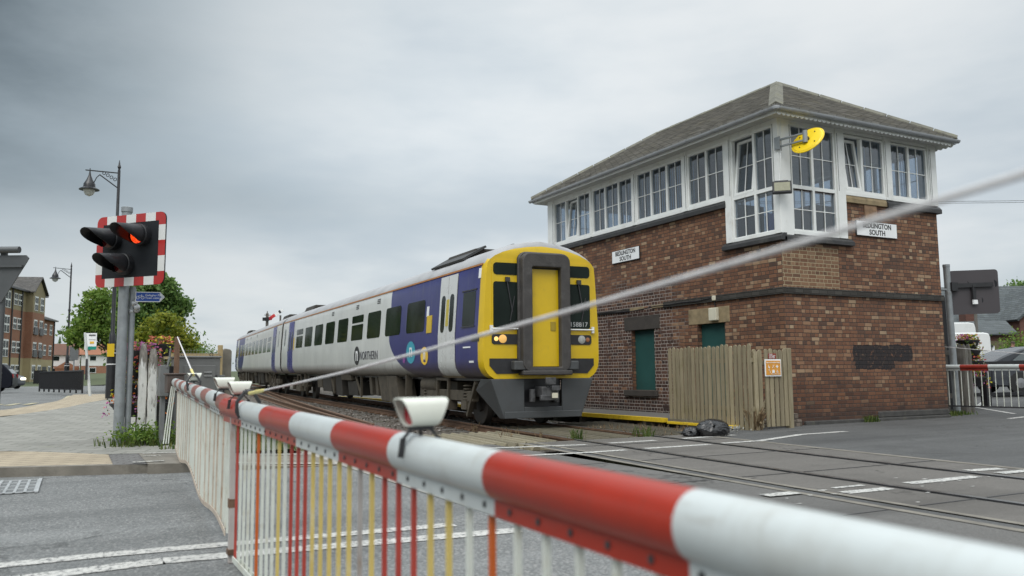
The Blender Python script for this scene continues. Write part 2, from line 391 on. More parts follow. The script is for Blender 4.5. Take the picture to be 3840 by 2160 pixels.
ys = lin(-12, 12.15, 24); mb = MB(); vs = []
for y in ys: vs += [(xc(y)+1.62, y, 0), (17.5, y, gz(17.5, y))]
mb.add(vs, [(2*i, 2*i+1, 2*i+3, 2*i+2) for i in range(24)]); struct(mb.build('right_road', M_road2, sm=0, fix=False))
grid('car_park', lin(17.5, 90, 36), lin(-30, 70, 30), gz, M_road2)
# markings
def stripe(mb, pts, wd, z=.004, zf=None):
    for a, b in zip(pts, pts[1:]):
        a = Vector((*a, 0)); b = Vector((*b, 0)); d = (b-a).normalized(); n = Vector((-d.y, d.x, 0))*wd/2
        q = [a-n, b-n, b+n, a+n]; k = max(1, int((b-a).length/1.5))
        for i in range(k):
            p = [a.lerp(b, i/k)-n, a.lerp(b, (i+1)/k)-n, a.lerp(b, (i+1)/k)+n, a.lerp(b, i/k)+n]
            mb.add([(v.x, v.y, (zf(v.x, v.y) if zf else 0)+z) for v in p], [(0, 1, 2, 3)])
mb = MB()
stripe(mb, [(-6, 5.6), (.2, 5.74), (2.45, 5.6)], .15, .005); stripe(mb, [(-6, 5.12), (-.21, 5.3), (.5, 5.38), (2.75, 5.18)], .17, .005)
stripe(mb, [(3.14, 11.3), (5.5, 10.98), (6.87, 10.74)], .145, .007); stripe(mb, [(7.3, 10.76), (8.2, 10.8)], .145, .007); stripe(mb, [(8.75, 10.83), (10, 10.97)], .145, .008)
stripe(mb, [(3.1, 9.96), (4.6, 9.8), (6.18, 9.67), (6.85, 9.7)], .13, .007); stripe(mb, [(7.2, 9.72), (8.4, 9.76)], .145, .007); stripe(mb, [(8.62, 9.77), (9.47, 9.82), (10.96, 10.4), (14, 10.65), (17.3, 10.9)], .14, .01)
stripe(mb, [(17.6, 10.93), (22, 11.1), (40, 11.5)], .14, .006, gz); stripe(mb, [(18.9, 11.6), (20.4, 13.5), (26, 16.6)], .1, .006, gz)
stripe(mb, [(5.31, 5.48), (5.68, 5.47)], .145, .012); stripe(mb, [(6.2, 5.53), (6.6, 5.53)], .07, .007); stripe(mb, [(6.04, 5.27), (6.62, 5.26)], .145, .007)
stripe(mb, [(7.05, 5.39), (8.08, 5.39)], .145, .007); stripe(mb, [(8.46, 5.74), (8.95, 5.67)], .145, .007); stripe(mb, [(8.5, 5.42), (9.8, 5.38)], .145, .01)
random.seed(2)
for _ in range(20):
    x = random.uniform(4.9, 8.3); y = 5.2+random.gauss(0, .35); q = random.uniform(.015, .045); mb.add([(x+q*math.cos(a)*random.uniform(.5, 1.6), y+.6*q*math.sin(a)*random.uniform(.5, 1.2), .0072) for a in [i*1.05 for i in range(6)]], [tuple(range(6))])
struct(mb.build('road_markings', M_line, sm=0, fix=False))
# footway, left
M_block = None
def blocks(name, c0, c1, joint, bw, bh, ang):
    m, nt, b = newmat(name); o = nt.obj()
    mp = nt.add('ShaderNodeMapping'); mp.inputs['Rotation'].default_value[2] = ang; nt.l.new(o, mp.inputs[0])
    br = nt.add('ShaderNodeTexBrick'); nt.l.new(mp.outputs[0], br.inputs['Vector']); br.inputs['Scale'].default_value = 1
    br.inputs['Brick Width'].default_value = bw; br.inputs['Row Height'].default_value = bh; br.inputs['Mortar Size'].default_value = .012; br.inputs['Mortar Smooth'].default_value = .3
    br.inputs['Color1'].default_value = (*c0, 1); br.inputs['Color2'].default_value = (*c1, 1); br.inputs['Mortar'].default_value = (*joint, 1); br.inputs['Bias'].default_value = 0
    c = nt.mix(nt.m('MULTIPLY', nt.smooth(nt.noise(o, 1.1, 6, .65), .4, .75), .5), br.outputs['Color'], tuple(k*.62 for k in c0))
    c = nt.mix(nt.m('MULTIPLY', nt.smooth(nt.noise(o, 2.3, 5, .7), .6, .75), .35), c, (.13, .14, .07))
    c = nt.mix(nt.m('MULTIPLY', nt.noise(o, 90, 3), .25), c, tuple(k*.5 for k in c1))
    nt.put(b.inputs['Base Color'], c); b.inputs['Roughness'].default_value = .85
    nt.put(b.inputs['Normal'], nt.bump(nt.m('MULTIPLY', br.outputs['Fac'], -1.), .35, .01)); return m
M_bgrey = blocks('grey_block_paving', (.215, .21, .185), (.275, .268, .238), (.1, .096, .08), .42, .3, .35)
M_bbuff = blocks('buff_block_paving', (.33, .272, .19), (.41, .342, .245), (.15, .125, .09), .36, .18, .9)
M_bdark = blocks('charcoal_block_paving', (.13, .125, .12), (.16, .155, .15), (.06, .055, .05), .2, .1, .35)
KF = [(-30, 15.5), (-8, 12.5), (-3, 11.42), (-.68, 10.79), (.46, 10.38), (.75, 10.3)]
KB = [(-30, 17.4), (-8, 14.9), (-3, 14.0), (-.86, 13.37), (-.05, 12.53), (.52, 11.77)]
ruled('buff_paving', [(x, y+.14) for x, y in KF[:-1]], KB, .1, M_bbuff)
ruled('kerb', [(x, y) for x, y in KF+[(1.25, 10.22)]], [(x, y+.14) for x, y in KF+[(1.25, 10.22)]], .104, M_conc2, nb=1, skirt=.11)
EDGE = [(-30, 26), (-8, 20.6), (-4, 20.9), (-1.48, 22.4), (-1.02, 23.7), (-.52, 26), (-.41, 26.9), (-.2, 31.7), (0, 37)]
INN = [(-30, 23.5), (-8, 18.4), (-4, 18.9), (-1.34, 20.39), (-.63, 21.78), (.0, 23.4), (.22, 24.61), (.88, 27.56), (1.2, 37)]
ruled('grey_paving', KB[:-1]+[(.52, 11.8), (.76, 11.7), (1.9, 11.8)], [INN[0], INN[1], INN[2], INN[3], INN[4], INN[6], (.9, 27.5), (2.2, 27.4)], .1, M_bgrey, nb=24)
ruled('buff_paving', EDGE, INN, .101, M_bbuff, nb=4, skirt=.12)
ruled('grey_paving', [(.9, 27.4), (1.2, 37), (1.3, 44)], [(2.6, 27.4), (2.8, 37), (2.9, 44)], .1, M_bgrey, nb=3)
ruled('charcoal_paving', [(.42, 10.4), (.78, 10.3)], [(.42, 11.85), (.78, 11.75)], .106, M_bdark, na=3, nb=6)
mb = MB(); vs = []; ns = 12
for i in range(ns+1):
    t = i/ns; x = .76+(2.87-.76)*t; z = .1*(1-sm01(t*1.15))+.012
    vs += [(x, 10.22-.3*t, z), (x, 11.75, z)]
mb.add(vs, [(2*i, 2*i+2, 2*i+3, 2*i+1) for i in range(ns)]); mb.add([v for v in vs[0::2]]+[(x, y, z-.25) for x, y, z in vs[0::2]], [(i, i+1, ns+2+i, ns+1+i) for i in range(ns)])
struct(mb.build('footway_concrete', M_conc2, sm=60, fix=False))
mb = MB()
def zc(x, y): return .1*(1-sm01(1.15*(x-.76)/2.11))+.012
stripe(mb, [(.8, 11.62), (1.2, 11.7), (2, 11.68), (2.85, 11.4)], .09, .006, zc); stripe(mb, [(1.3, 10.42), (2.0, 10.32), (2.86, 10.05)], .1, .006, zc); stripe(mb, [(.62, 10.44), (.95, 10.44)], .08, .012, zc)
stripe(mb, [(.78, 11.2), (.98, 11.25)], .05, .006, zc)
struct(mb.build('footway_markings', M_line2, sm=0, fix=False))
# side road on the left and beyond
ruled('side_road', [(-40, 27), (-8, 20.4), (-4, 20.7), (-1.5, 22.2), (-1.0, 23.7), (-.5, 26), (-.4, 26.9), (-.2, 31.7), (0, 37), (.1, 41.5), (3.2, 45)], [(-40, 90), (-25, 90), (-15, 90), (-10, 90), (-5, 90), (-2, 90), (2, 90), (3, 90), (4, 90), (5, 90), (6, 90)], .002, M_road, nb=20)
mb = MB(); stripe(mb, [(-.42, 27.0), (-.3, 31.6), (-.14, 39.6)], .16, .012, gz)
for k in range(5): stripe(mb, [(-1.2-.42*k, 27.2-.35*k), (-1.0-.42*k, 29-.35*k)], .18, .012, gz)
struct(mb.build('side_road_markings', paint('yellow_buff_paint', (.5, .45, .28), .42, (.12, .12, .115)), sm=0, fix=False))
grid('grass_verge', lin(-60, 40, 20), lin(88, 240, 10), lambda x, y: gz(x, y)-.03+.0125*(y-88), mat('grass_field', (.06, .075, .03), .95, .3, 2))

# ------------------------------------------------------------------ railway
def ballast_mat():
    m, nt, b = newmat('ballast_stone'); o = nt.obj()
    v = nt.add('ShaderNodeTexVoronoi'); v.inputs['Scale'].default_value = 22; nt.l.new(o, v.inputs['Vector'])
    cr, cg, _ = nt.xyz(v.outputs['Color'])
    c = nt.ramp(cr, [(0, (.045, .037, .03)), (.5, (.1, .082, .065)), (.85, (.17, .145, .12)), (1, (.28, .26, .24))])
    c = nt.mix(nt.m('MULTIPLY', nt.smooth(nt.noise(o, .9, 5), .5, .68), .5), c, (.06, .065, .025))
    nt.put(b.inputs['Base Color'], c); b.inputs['Roughness'].default_value = .9
    nt.put(b.inputs['Normal'], nt.bump(nt.m('MULTIPLY', v.outputs['Distance'], -1.), .9, .05)); return m
M_bal = ballast_mat()
ruled('grassy_strip', [(.7, 11.7), (1.2, 11.7), (2.8, 11.7), (4.2, 11.7)], [(2.4, 60), (2.6, 60), (3.2, 60), (4.6, 60)], .0, mat('grassy_earth', (.085, .085, .04), .95, .4, 5, .5, 25, dirt=(.12, .1, .07), dfac=.7), nb=40)
ys = lin(11.4, 150, 70); mb = MB(); vs = []
for y in ys: vs += [(min(2.6+.02*max(0, y-12), xc(y)-5.6), y, gz(2.6, y)-.12), (xc(y)-3.2, y, tz(y)-.15), (xc(y)+3.3, y, tz(y)-.15), (xc(y)+9, y, tz(y)-.12)]
mb.add(vs, [(4*i+k, 4*i+k+1, 4*i+k+5, 4*i+k+4) for i in range(70) for k in range(3)]); struct(mb.build('ballast', M_bal, sm=60, fix=False))
mb = MB()
for i in range(3600):
    y = 11.8+random.random()**1.7*24; x = xc(y)+random.uniform(-4.2, 2.6)
    if x > 10.6 or (y < 16.4 and 5.2 < x): continue
    r = random.uniform(.018, .05); z = tz(y)-.15+r*.3
    pts = [Vector((random.uniform(-1, 1), random.uniform(-1, 1), 0))*r for _ in range(4)]
    c = Vector((x, y, z)); a = random.random()*6.28
    q = [c+Vector((r*math.cos(a+k*1.57)*random.uniform(.7, 1.2), r*math.sin(a+k*1.57)*random.uniform(.7, 1.2), random.uniform(-.2, .3)*r)) for k in range(4)]
    t = c+Vector((0, 0, r*.9)); b_ = c-Vector((0, 0, r*.7))
    mb.add(q+[t, b_], [(0, 1, 4), (1, 2, 4), (2, 3, 4), (3, 0, 4), (1, 0, 5), (2, 1, 5), (3, 2, 5), (0, 3, 5)])
M_stone = leafmat('loose_stones', [(.2, (.05, .04, .033)), (.55, (.12, .1, .08)), (.8, (.24, .22, .2))], 0)
struct(mb.build('ballast_stones', M_stone, sm=0), 'stuff')
def rail(mbx, fx, y0, y1, n, zf, m=(0, 1)):
    prof = [(-.035, 0), (.035, 0), (.035, -.035), (.01, -.05), (.01, -.125), (.07, -.14), (.07, -.155), (-.07, -.155), (-.07, -.14), (-.01, -.125), (-.01, -.05), (-.035, -.035)]
    ys = lin(y0, y1, n); o = len(mbx.v); k = len(prof)
    for y in ys:
        for px, pz in prof: mbx.v.append((fx(y)+px, y, zf(y)+pz))
    for i in range(n):
        for j in range(k):
            mbx.f.append((o+i*k+j, o+i*k+(j+1) % k, o+(i+1)*k+(j+1) % k, o+(i+1)*k+j)); mbx.mi.append(m[0] if j == 0 else m[1])
    mbx.f.append(tuple(o+j for j in range(k))); mbx.mi.append(m[1])
mb = MB()
for s_ in (-1, 1): rail(mb, lambda y: xc(y)+s_*.765, 11.62, 150, 110, lambda y: tz(y)+.014)
struct(mb.build('railway_rails', [M_railtop, M_rust], sm=30))
mb = MB()
for s_ in (-1, 1): rail(mb, lambda y: xc(y)+s_*.765, -12, 11.615, 30, lambda y: .014)
struct(mb.build('crossing_rails', [M_railtop, M_dark], sm=30))
mb = MB(); y = 16.2
while y < 110:
    dxy = (xc(y+.5)-xc(y-.5)); M = Matrix.Translation((xc(y), y, tz(y)-.21)) @ Matrix.Rotation(-math.atan(dxy), 4, 'Z')
    mb.box(-1.27, 1.27, -.125, .125, 0, .075, 0, M)
    for s_ in (-.765, .765): mb.box(s_-.17, s_+.17, -.09, .09, .07, .11, 1, M)
    y += .68
struct(mb.build('sleepers', [M_oldtimber, M_rust], sm=0))
# spare curved rails lying beside the track
def spare(P, name, lab):
    ys_ = [p[1] for p in P]
    def fx(y):
        for a, b in zip(P, P[1:]):
            if y <= b[1]: return a[0]+(b[0]-a[0])*(y-a[1])/(b[1]-a[1])
        return P[-1][0]
    mb = MB(); rail(mb, fx, P[0][1], P[-1][1], 30, lambda y: tz(y)+.02, (0, 0)); return tag(mb.build(name, M_rust, sm=30), lab, 'rail')
Q = lambda a, b, c, y0, y1: [(a+b*(y-y0)+c*(y-y0)**2, y) for y in lin(y0, y1, 16)]
spare(Q(5.72, .105, .0006, 17.4, 48), 'loose_rail', 'rusty rail lying beside the running track, the one nearer to it')
spare(Q(5.5, .085, .0004, 17.2, 46), 'loose_rail', 'rusty rail lying beside the running track, the one farther from it')
# anti-trespass timber grids at the end of the crossing deck
def ridges(name, x0, x1, y0, y1, lab, dk=1):
    mb = MB(); x = x0
    while x < x1-.05:
        dx_ = xc(y0)-xc(11.6)
        P0 = lambda y: Vector((x+xc(y)-xc(11.6), y, -.005))
        a, b = P0(y0), P0(y1); w_ = .17
        sec = [(-.085, -.14), (.085, -.14), (.02, .0), (-.02, .0)]
        vs = [a+Vector((u, random.uniform(-.03, .03), v)) for u, v in sec]+[b+Vector((u, 0, v)) for u, v in sec]
        mb.add(vs, [(0, 1, 2, 3), (7, 6, 5, 4), (0, 4, 5, 1), (1, 5, 6, 2), (2, 6, 7, 3), (3, 7, 4, 0)]); x += .185
    return tag(mb.build(name, timber('silvered_timber', *[tuple(k*dk for k in q) for q in ((.09, .08, .055), (.2, .175, .12), (.31, .275, .195))]), sm=20), lab, 'trespass grid', 'ridged timber grids at the crossing edge')
ridges('trespass_grid', 5.45, 7.0, 11.75, 14.4, 'pale ridged timber trespass grid on the near side of the track')
ridges('trespass_grid', 7.42, 8.62, 11.75, 15.6, 'ridged timber trespass grid between the running rails', .5)
ridges('trespass_grid', 8.98, 10.4, 11.9, 16, 'dark ridged timber trespass grid between the track and the yellow edged walkway', .33)

# ------------------------------------------------------------------ signal box
def brick_mat(name='signal_box_brick', plain=False, tint=(1, 1, 1), X0=12.45, Y0=12.1, h=.08):
    m, nt, b = newmat(name); o = nt.pos(); x, y, z = nt.xyz(o)
    nrm = nt.add('ShaderNodeNewGeometry').outputs['Normal']; nx, ny, nz = nt.xyz(nrm)
    isx = nt.m('GREATER_THAN', nt.m('ABSOLUTE', nx), .6)
    u = nt.m('ADD', nt.m('MULTIPLY', isx, y), nt.m('MULTIPLY', nt.m('SUBTRACT', 1, isx), x))
    wob = nt.noise(o, 9, 3); wob2 = nt.noise(o, 7.3, 3)
    u = nt.m('ADD', u, nt.m('MULTIPLY', nt.m('SUBTRACT', wob, .5), .022)); z2 = nt.m('ADD', z, nt.m('MULTIPLY', nt.m('SUBTRACT', wob2, .5), .014))
    row = nt.m('FLOOR', nt.m('DIVIDE', z2, h)); fz = nt.m('FRACT', nt.m('DIVIDE', z2, h))
    hdr = nt.m('LESS_THAN', nt.m('FLOORED_MODULO', row, 2), .5)
    wd = nt.m('SUBTRACT', .225, nt.m('MULTIPLY', hdr, .1125))
    uu = nt.m('ADD', nt.m('DIVIDE', u, wd), nt.m('ADD', nt.m('MULTIPLY', row, .5), nt.m('MULTIPLY', hdr, .25)))
    colm = nt.m('FLOOR', uu); fu = nt.m('FRACT', uu)
    eu = nt.m('MULTIPLY', nt.m('SUBTRACT', .5, nt.m('ABSOLUTE', nt.m('SUBTRACT', fu, .5))), wd)
    ez = nt.m('MULTIPLY', nt.m('SUBTRACT', .5, nt.m('ABSOLUTE', nt.m('SUBTRACT', fz, .5))), h)
    edge = nt.m('MINIMUM', eu, ez); body = nt.smooth(edge, .003, .0095)
    rv, rc = nt.white(nt.vec(colm, row, nt.m('ADD', hdr, isx))); r1, r2, r3 = nt.xyz(rc)
    if plain:
        c = nt.ramp(rv, [(0, tuple(k*.6 for k in tint)), (.5, tint), (1, tuple(k*1.35 for k in tint))]); mort = tuple(k*.45 for k in tint)
    else:
        c = nt.ramp(rv, [(0, (.085, .05, .037)), (.11, (.13, .066, .042)), (.34, (.17, .078, .045)), (.58, (.198, .093, .052)), (.78, (.23, .117, .066)), (.9, (.285, .165, .097)), (.97, (.34, .225, .138)), (1, (.4, .29, .185))])
        c = nt.mix(nt.m('MULTIPLY', nt.smooth(nt.noise(o, 45, 4, .6), .5, .75), .3), c, (.26, .19, .12))
        big = nt.noise(o, .9, 5, .6)
        c = nt.mix(nt.m('MULTIPLY', nt.smooth(big, .48, .76), .34), c, (.06, .034, .027))
        jit = nt.m('MULTIPLY', nt.m('SUBTRACT', nt.noise(o, 1.7, 4), .5), 1.6)
        # repointed, sooty brickwork down the track side of the wall
        m1 = nt.m('MULTIPLY', isx, nt.smooth(nt.m('ADD', y, jit), 15.1, 15.9)); m1 = nt.m('MULTIPLY', m1, nt.smooth(nt.m('ADD', z, jit), 3.7, 2.8)); m1 = nt.m('MULTIPLY', m1, nt.m('LESS_THAN', x, 13))
        c = nt.mix(nt.m('MULTIPLY', m1, .7), c, nt.ramp(r1, [(0, (.022, .017, .018)), (.6, (.05, .03, .03)), (.9, (.075, .04, .034)), (.97, (.19, .075, .035)), (1, (.2, .08, .04))]))
        # mended corner below the bay window
        m2 = nt.m('MULTIPLY', nt.m('LESS_THAN', y, Y0+.01), nt.m('MULTIPLY', nt.m('LESS_THAN', x, 14.05), nt.m('MULTIPLY', nt.m('GREATER_THAN', z, 2.76), nt.m('LESS_THAN', z, 3.63))))
        c = nt.mix(nt.m('MULTIPLY', m2, .6), c, nt.ramp(r2, [(0, (.07, .05, .035)), (.2, (.16, .085, .05)), (.7, (.23, .135, .08)), (1, (.3, .2, .12))]))
        # redder lower part of the end wall
        m4 = nt.m('MULTIPLY', nt.m('LESS_THAN', y, Y0+.01), nt.smooth(nt.m('ADD', z, nt.m('MULTIPLY', jit, .6)), 1.15, .6))
        c = nt.mix(nt.m('MULTIPLY', m4, .72), c, nt.ramp(r3, [(0, (.045, .024, .018)), (.5, (.115, .05, .03)), (1, (.18, .082, .042))]))
        # black painted-out patch on the end wall
        jx = nt.m('MULTIPLY', nt.m('SUBTRACT', nt.noise(o, 5, 5, .6), .5), .16)
        def rect(x0, x1, z0, z1):
            a = nt.m('MULTIPLY', nt.m('GREATER_THAN', nt.m('ADD', x, jx), x0), nt.m('LESS_THAN', nt.m('ADD', x, jx), x1))
            return nt.m('MULTIPLY', a, nt.m('MULTIPLY', nt.m('GREATER_THAN', nt.m('ADD', z, jx), z0), nt.m('LESS_THAN', nt.m('ADD', z, jx), z1)))
        m3 = nt.m('MAXIMUM', rect(14.33, 16.2, 1.27, 1.61), rect(14.4, 15.6, 1.1, 1.3)); m3 = nt.m('MULTIPLY', m3, nt.m('LESS_THAN', y, Y0+.01))
        m3 = nt.m('MULTIPLY', m3, nt.smooth(nt.noise(o, 14, 4, .7), .72, .55))
        c = nt.mix(nt.m('MULTIPLY', m3, .93), c, (.018, .019, .022))
        soot = nt.smooth(nt.m('ADD', z, nt.m('MULTIPLY', jit, .35)), .52, .12)
        c = nt.mix(nt.m('MULTIPLY', soot, .6), c, (.025, .022, .022))
        mort = nt.mix(nt.m('MULTIPLY', m1, nt.smooth(nt.noise(o, 3, 4), .3, .42)), (.05, .042, .037), (.4, .36, .32))
        mort = nt.mix(m2, mort, (.36, .3, .19)); mort = nt.mix(m3, mort, (.012, .012, .014))
    c = nt.mix(nt.m('MULTIPLY', nt.noise(o, 120, 3), .22), c, (.03, .02, .018))
    nt.put(b.inputs['Base Color'], nt.mix(body, mort, c)); b.inputs['Roughness'].default_value = .82; b.inputs['Specular IOR Level'].default_value = .3
    hgt = nt.m('ADD', body, nt.m('ADD', nt.m('MULTIPLY', nt.noise(o, 60, 4), .4), nt.m('MULTIPLY', rv, .35)))
    nt.put(b.inputs['Normal'], nt.bump(hgt, .6, .012)); return m
M_brick = brick_mat()
M_course = mat('sooty_stone', (.052, .05, .047), .85, .35, 7, .4, 40, dirt=(.11, .105, .075), dfac=.6)
M_sill = mat('dark_painted_sill', (.03, .03, .031), .6, .3, 6, .2, 40, dirt=(.12, .115, .1), dfac=.35)
M_stonebuff = mat('buff_stone', (.26, .2, .115), .85, .25, 5, .3, 50, dirt=(.12, .09, .05), dfac=.5)
M_lintel_dark = mat('sooty_lintel', (.05, .043, .037), .85, .25, 5, .3, 50)
M_green = mat('green_board', (.018, .075, .068), .55, .12, 2, dirt=(.02, .055, .05), dfac=.5)
def slate_mat(name, c0, c1, c2, rh=.105, wd_=.26):
    m, nt, b = newmat(name); o = nt.obj(); x, y, z = nt.xyz(o)
    nx, ny, nz = nt.xyz(nt.add('ShaderNodeNewGeometry').outputs['Normal'])
    isx = nt.m('GREATER_THAN', nt.m('ABSOLUTE', nx), nt.m('ABSOLUTE', ny))
    u = nt.m('ADD', nt.m('MULTIPLY', isx, y), nt.m('MULTIPLY', nt.m('SUBTRACT', 1, isx), x))
    zw = nt.m('ADD', z, nt.m('MULTIPLY', nt.m('SUBTRACT', nt.noise(o, 3.5, 3), .5), .02))
    rr = nt.m('DIVIDE', zw, rh); row = nt.m('FLOOR', rr); fz = nt.m('FRACT', rr)
    uu = nt.m('ADD', nt.m('DIVIDE', u, wd_), nt.m('MULTIPLY', row, .5)); colm = nt.m('FLOOR', uu); fu = nt.m('FRACT', uu)
    rv, _ = nt.white(nt.vec(colm, row, isx))
    c = nt.ramp(rv, [(0, c0), (.6, c1), (1, c2)])
    c = nt.mix(nt.m('MULTIPLY', nt.smooth(nt.noise(o, 2.2, 6, .7), .5, .72), .45), c, (c1[0]*1.1, c1[1]*1.03, c1[2]*.72))
    st_ = nt.noise(nt.vec(nt.m('MULTIPLY', u, 1.1), nt.m('MULTIPLY', z, 14), isx), 1.6, 5, .65); c = nt.mix(nt.m('MULTIPLY', nt.smooth(st_, .46, .7), .5), c, tuple(k*.55 for k in c0))
    c = nt.mix(nt.m('MULTIPLY', nt.smooth(nt.noise(o, 11, 5, .7), .62, .75), .5), c, tuple(min(1, k*1.9) for k in c2))
    gap = nt.m('MULTIPLY', nt.smooth(fz, .0, .2), nt.smooth(nt.m('ABSOLUTE', nt.m('SUBTRACT', fu, .5)), .5, .47))
    nt.put(b.inputs['Base Color'], nt.mix(gap, tuple(k*.28 for k in c0), c)); b.inputs['Roughness'].default_value = .75
    nt.put(b.inputs['Normal'], nt.bump(nt.m('ADD', nt.m('MULTIPLY', fz, -1), nt.m('ADD', gap, nt.m('MULTIPLY', rv, .6))), .6, .02)); return m
M_slate = slate_mat('stone_slates', (.19, .179, .162), (.25, .236, .213), (.31, .293, .265), .05)
M_ridge = mat('ridge_stone', (.13, .125, .1), .9, .3, 5, .5, 30, dirt=(.17, .16, .07), dfac=.6)
M_gutter = mat('grey_gutter', (.33, .345, .36), .45, .1, 3, dirt=(.2, .2, .19), dfac=.5)
M_soffit = mat('white_soffit', (.55, .55, .52), .7, .1, 3)
M_curtain = mat('blue_grey_blind', (.4, .53, .7), .9, .2, 9)
M_inside = mat('dim_interior', (.07, .066, .062), .9, .2, 2)
M_ceiling = mat('ceiling', (.22, .22, .21), .9, .1, 2)
BX = thing('signal_box', 'two storey dark brick signal box with white bay windows and a hipped slate roof', 'signal box', (12.45, 12.1, 0))
X0, X1, Y0, Y1 = 12.45, 17.31, 12.1, 21.3
def FP(F, t, z, dd):
    return {'L': (X0-dd, t, z), 'R': (t, Y0-dd, z), 'E': (X1+dd, t, z), 'B': (t, Y1+dd, z)}[F]
def fbox(mb, F, t0, t1, z0, z1, d0, d1, m=0):
    a, b = FP(F, t0, z0, d0), FP(F, t1, z1, d1)
    return mb.box(min(a[0], b[0]), max(a[0], b[0]), min(a[1], b[1]), max(a[1], b[1]), min(a[2], b[2]), max(a[2], b[2]), m)
def wall(mb, F, t0, t1, z0, z1, holes, depth=.14):
    ts = sorted({t0, t1, *[h[0] for h in holes], *[h[1] for h in holes]}); zs = sorted({z0, z1, *[h[2] for h in holes], *[h[3] for h in holes]})
    for a, b in zip(ts, ts[1:]):
        for c, e in zip(zs, zs[1:]):
            if any(h[0] <= a and b <= h[1] and h[2] <= c and e <= h[3] for h in holes): continue
            mb.quad(FP(F, a, c, 0), FP(F, b, c, 0), FP(F, b, e, 0), FP(F, a, e, 0))
    for h in holes:
        for p, q in (((h[0], h[2]), (h[0], h[3])), ((h[0], h[3]), (h[1], h[3])), ((h[1], h[3]), (h[1], h[2])), ((h[1], h[2]), (h[0], h[2]))):
            mb.quad(FP(F, *p, 0), FP(F, *q, 0), FP(F, *q, -depth), FP(F, *p, -depth))
mb = MB(); ZT = 4.78
dL = [(13.83, 14.73, -.1, 2.15), (16.33, 17.27, .65, 2.14), (19.5, 20.4, .65, 2.14), (Y0, 13.6, 3.82, ZT)]
wall(mb, 'L', Y0, Y1, -.2, ZT, dL); wall(mb, 'R', X0, X1, -.2, ZT, [(X0, 14.3, 3.82, ZT)]); wall(mb, 'E', Y0, Y1, -.2, ZT, []); wall(mb, 'B', X0, X1, -.2, ZT, [])
mb.build('brick_wall', M_brick, BX, sm=0)
for t0, t1, z0, z1 in dL[:3]:
    e = MB(); fbox(e, 'L', t0, t1, z0, z1, -.2, -.12); e.build('boarded_door' if z0 < 0 else 'boarded_window', M_green, BX, sm=0)
for t0, t1, z0, z1, mm in ((13.67, 15.02, 2.15, 2.5, M_stonebuff), (16.1, 17.56, 2.14, 2.48, M_lintel_dark), (19.3, 20.65, 2.14, 2.48, M_lintel_dark)):
    e = MB(); fbox(e, 'L', t0, t1, z0, z1, -.1, .012); e.build('lintel', mm, BX, sm=0, bev=.008)
for t0, t1 in ((16.22, 17.58), (19.35, 20.6)):
    e = MB(); fbox(e, 'L', t0, t1, .5, .648, -.1, .06); e.build('stone_sill', M_lintel_dark, BX, sm=0, bev=.012)
e = MB(); fbox(e, 'L', Y0-.04, 15.9, 2.62, 2.755, -.05, .045); fbox(e, 'R', X0, X1, 2.62, 2.755, -.05, .045); fbox(e, 'L', 17.3, Y1, 2.62, 2.7, -.05, .025)
fbox(e, 'E', Y0-.04, Y1, 2.62, 2.755, -.05, .045)
e.build('string_course', brick_mat('string_course_brick', True, (.055, .052, .046)), BX, sm=0, bev=.006)
e = MB()
for t0, t1 in ((15.9, 16.4), (16.7, 17.3), (18.9, 19.2)): fbox(e, 'L', t0, t1, 2.64, 2.715, -.05, .012)
e.build('broken_course', M_stonebuff, BX, sm=0)
e = MB(); pts = [(X0-.05, 14.2+k*.5, 2.7-.03*math.sin(k*1.3)+(.0 if k < 3 else -.05)) for k in range(15)]; e.tube(pts, .012, 6); e.tube([(X0-.02, 14.1, 2.5), (X0-.02, 14.1, 2.62)], .012, 6); e.build('wall_cable', M_black, BX)
def sill(t0, t1, F, z0, z1, m, out=.085, ends=(0, 0)):
    e = MB(); a = .03
    sec = [(-.06, z0), (out, z0), (out, z1-.07), (.02, z1), (-.06, z1)]
    vs = [FP(F, t0-ends[0], z, dd) for dd, z in sec]+[FP(F, t1+ends[1], z, dd) for dd, z in sec]; k = len(sec)
    e.add(vs, [tuple(range(k)), tuple(range(k, 2*k))]+[(i, (i+1) % k, k+(i+1) % k, k+i) for i in range(k)])
    return e.build('window_sill', m, BX, sm=0, bev=.006)
sill(13.62, Y1, 'L', 4.63, 4.79, M_sill, ends=(0, .09)); sill(15.6, X1, 'R', 4.62, 4.785, M_sill, ends=(0, .09)); sill(14.31, 15.6, 'R', 4.63, 4.79, M_stonebuff, .05)
sill(Y0, 13.74, 'L', 3.69, 3.84, M_sill, .1, (.1, 0)); sill(X0, 14.46, 'R', 3.69, 3.84, M_sill, .1); sill(Y0, Y1, 'E', 4.62, 4.78, M_sill)
e = MB(); e.box(14.9, 15.28, Y0-.03, Y0, 4.32, 4.63); e.build('stone_corbel', mat('pinkish_stone', (.24, .15, .09), .9, .3, 9, .3, 40), BX, bev=.01)
# plinth remains and brick stub at the gate
e = MB(); fbox(e, 'R', 12.85, X1, -.1, .09, -.05, .06); fbox(e, 'R', 15.0, X1, .09, .22, -.05, .02); e.build('plinth', M_course, BX, sm=0, bev=.02)
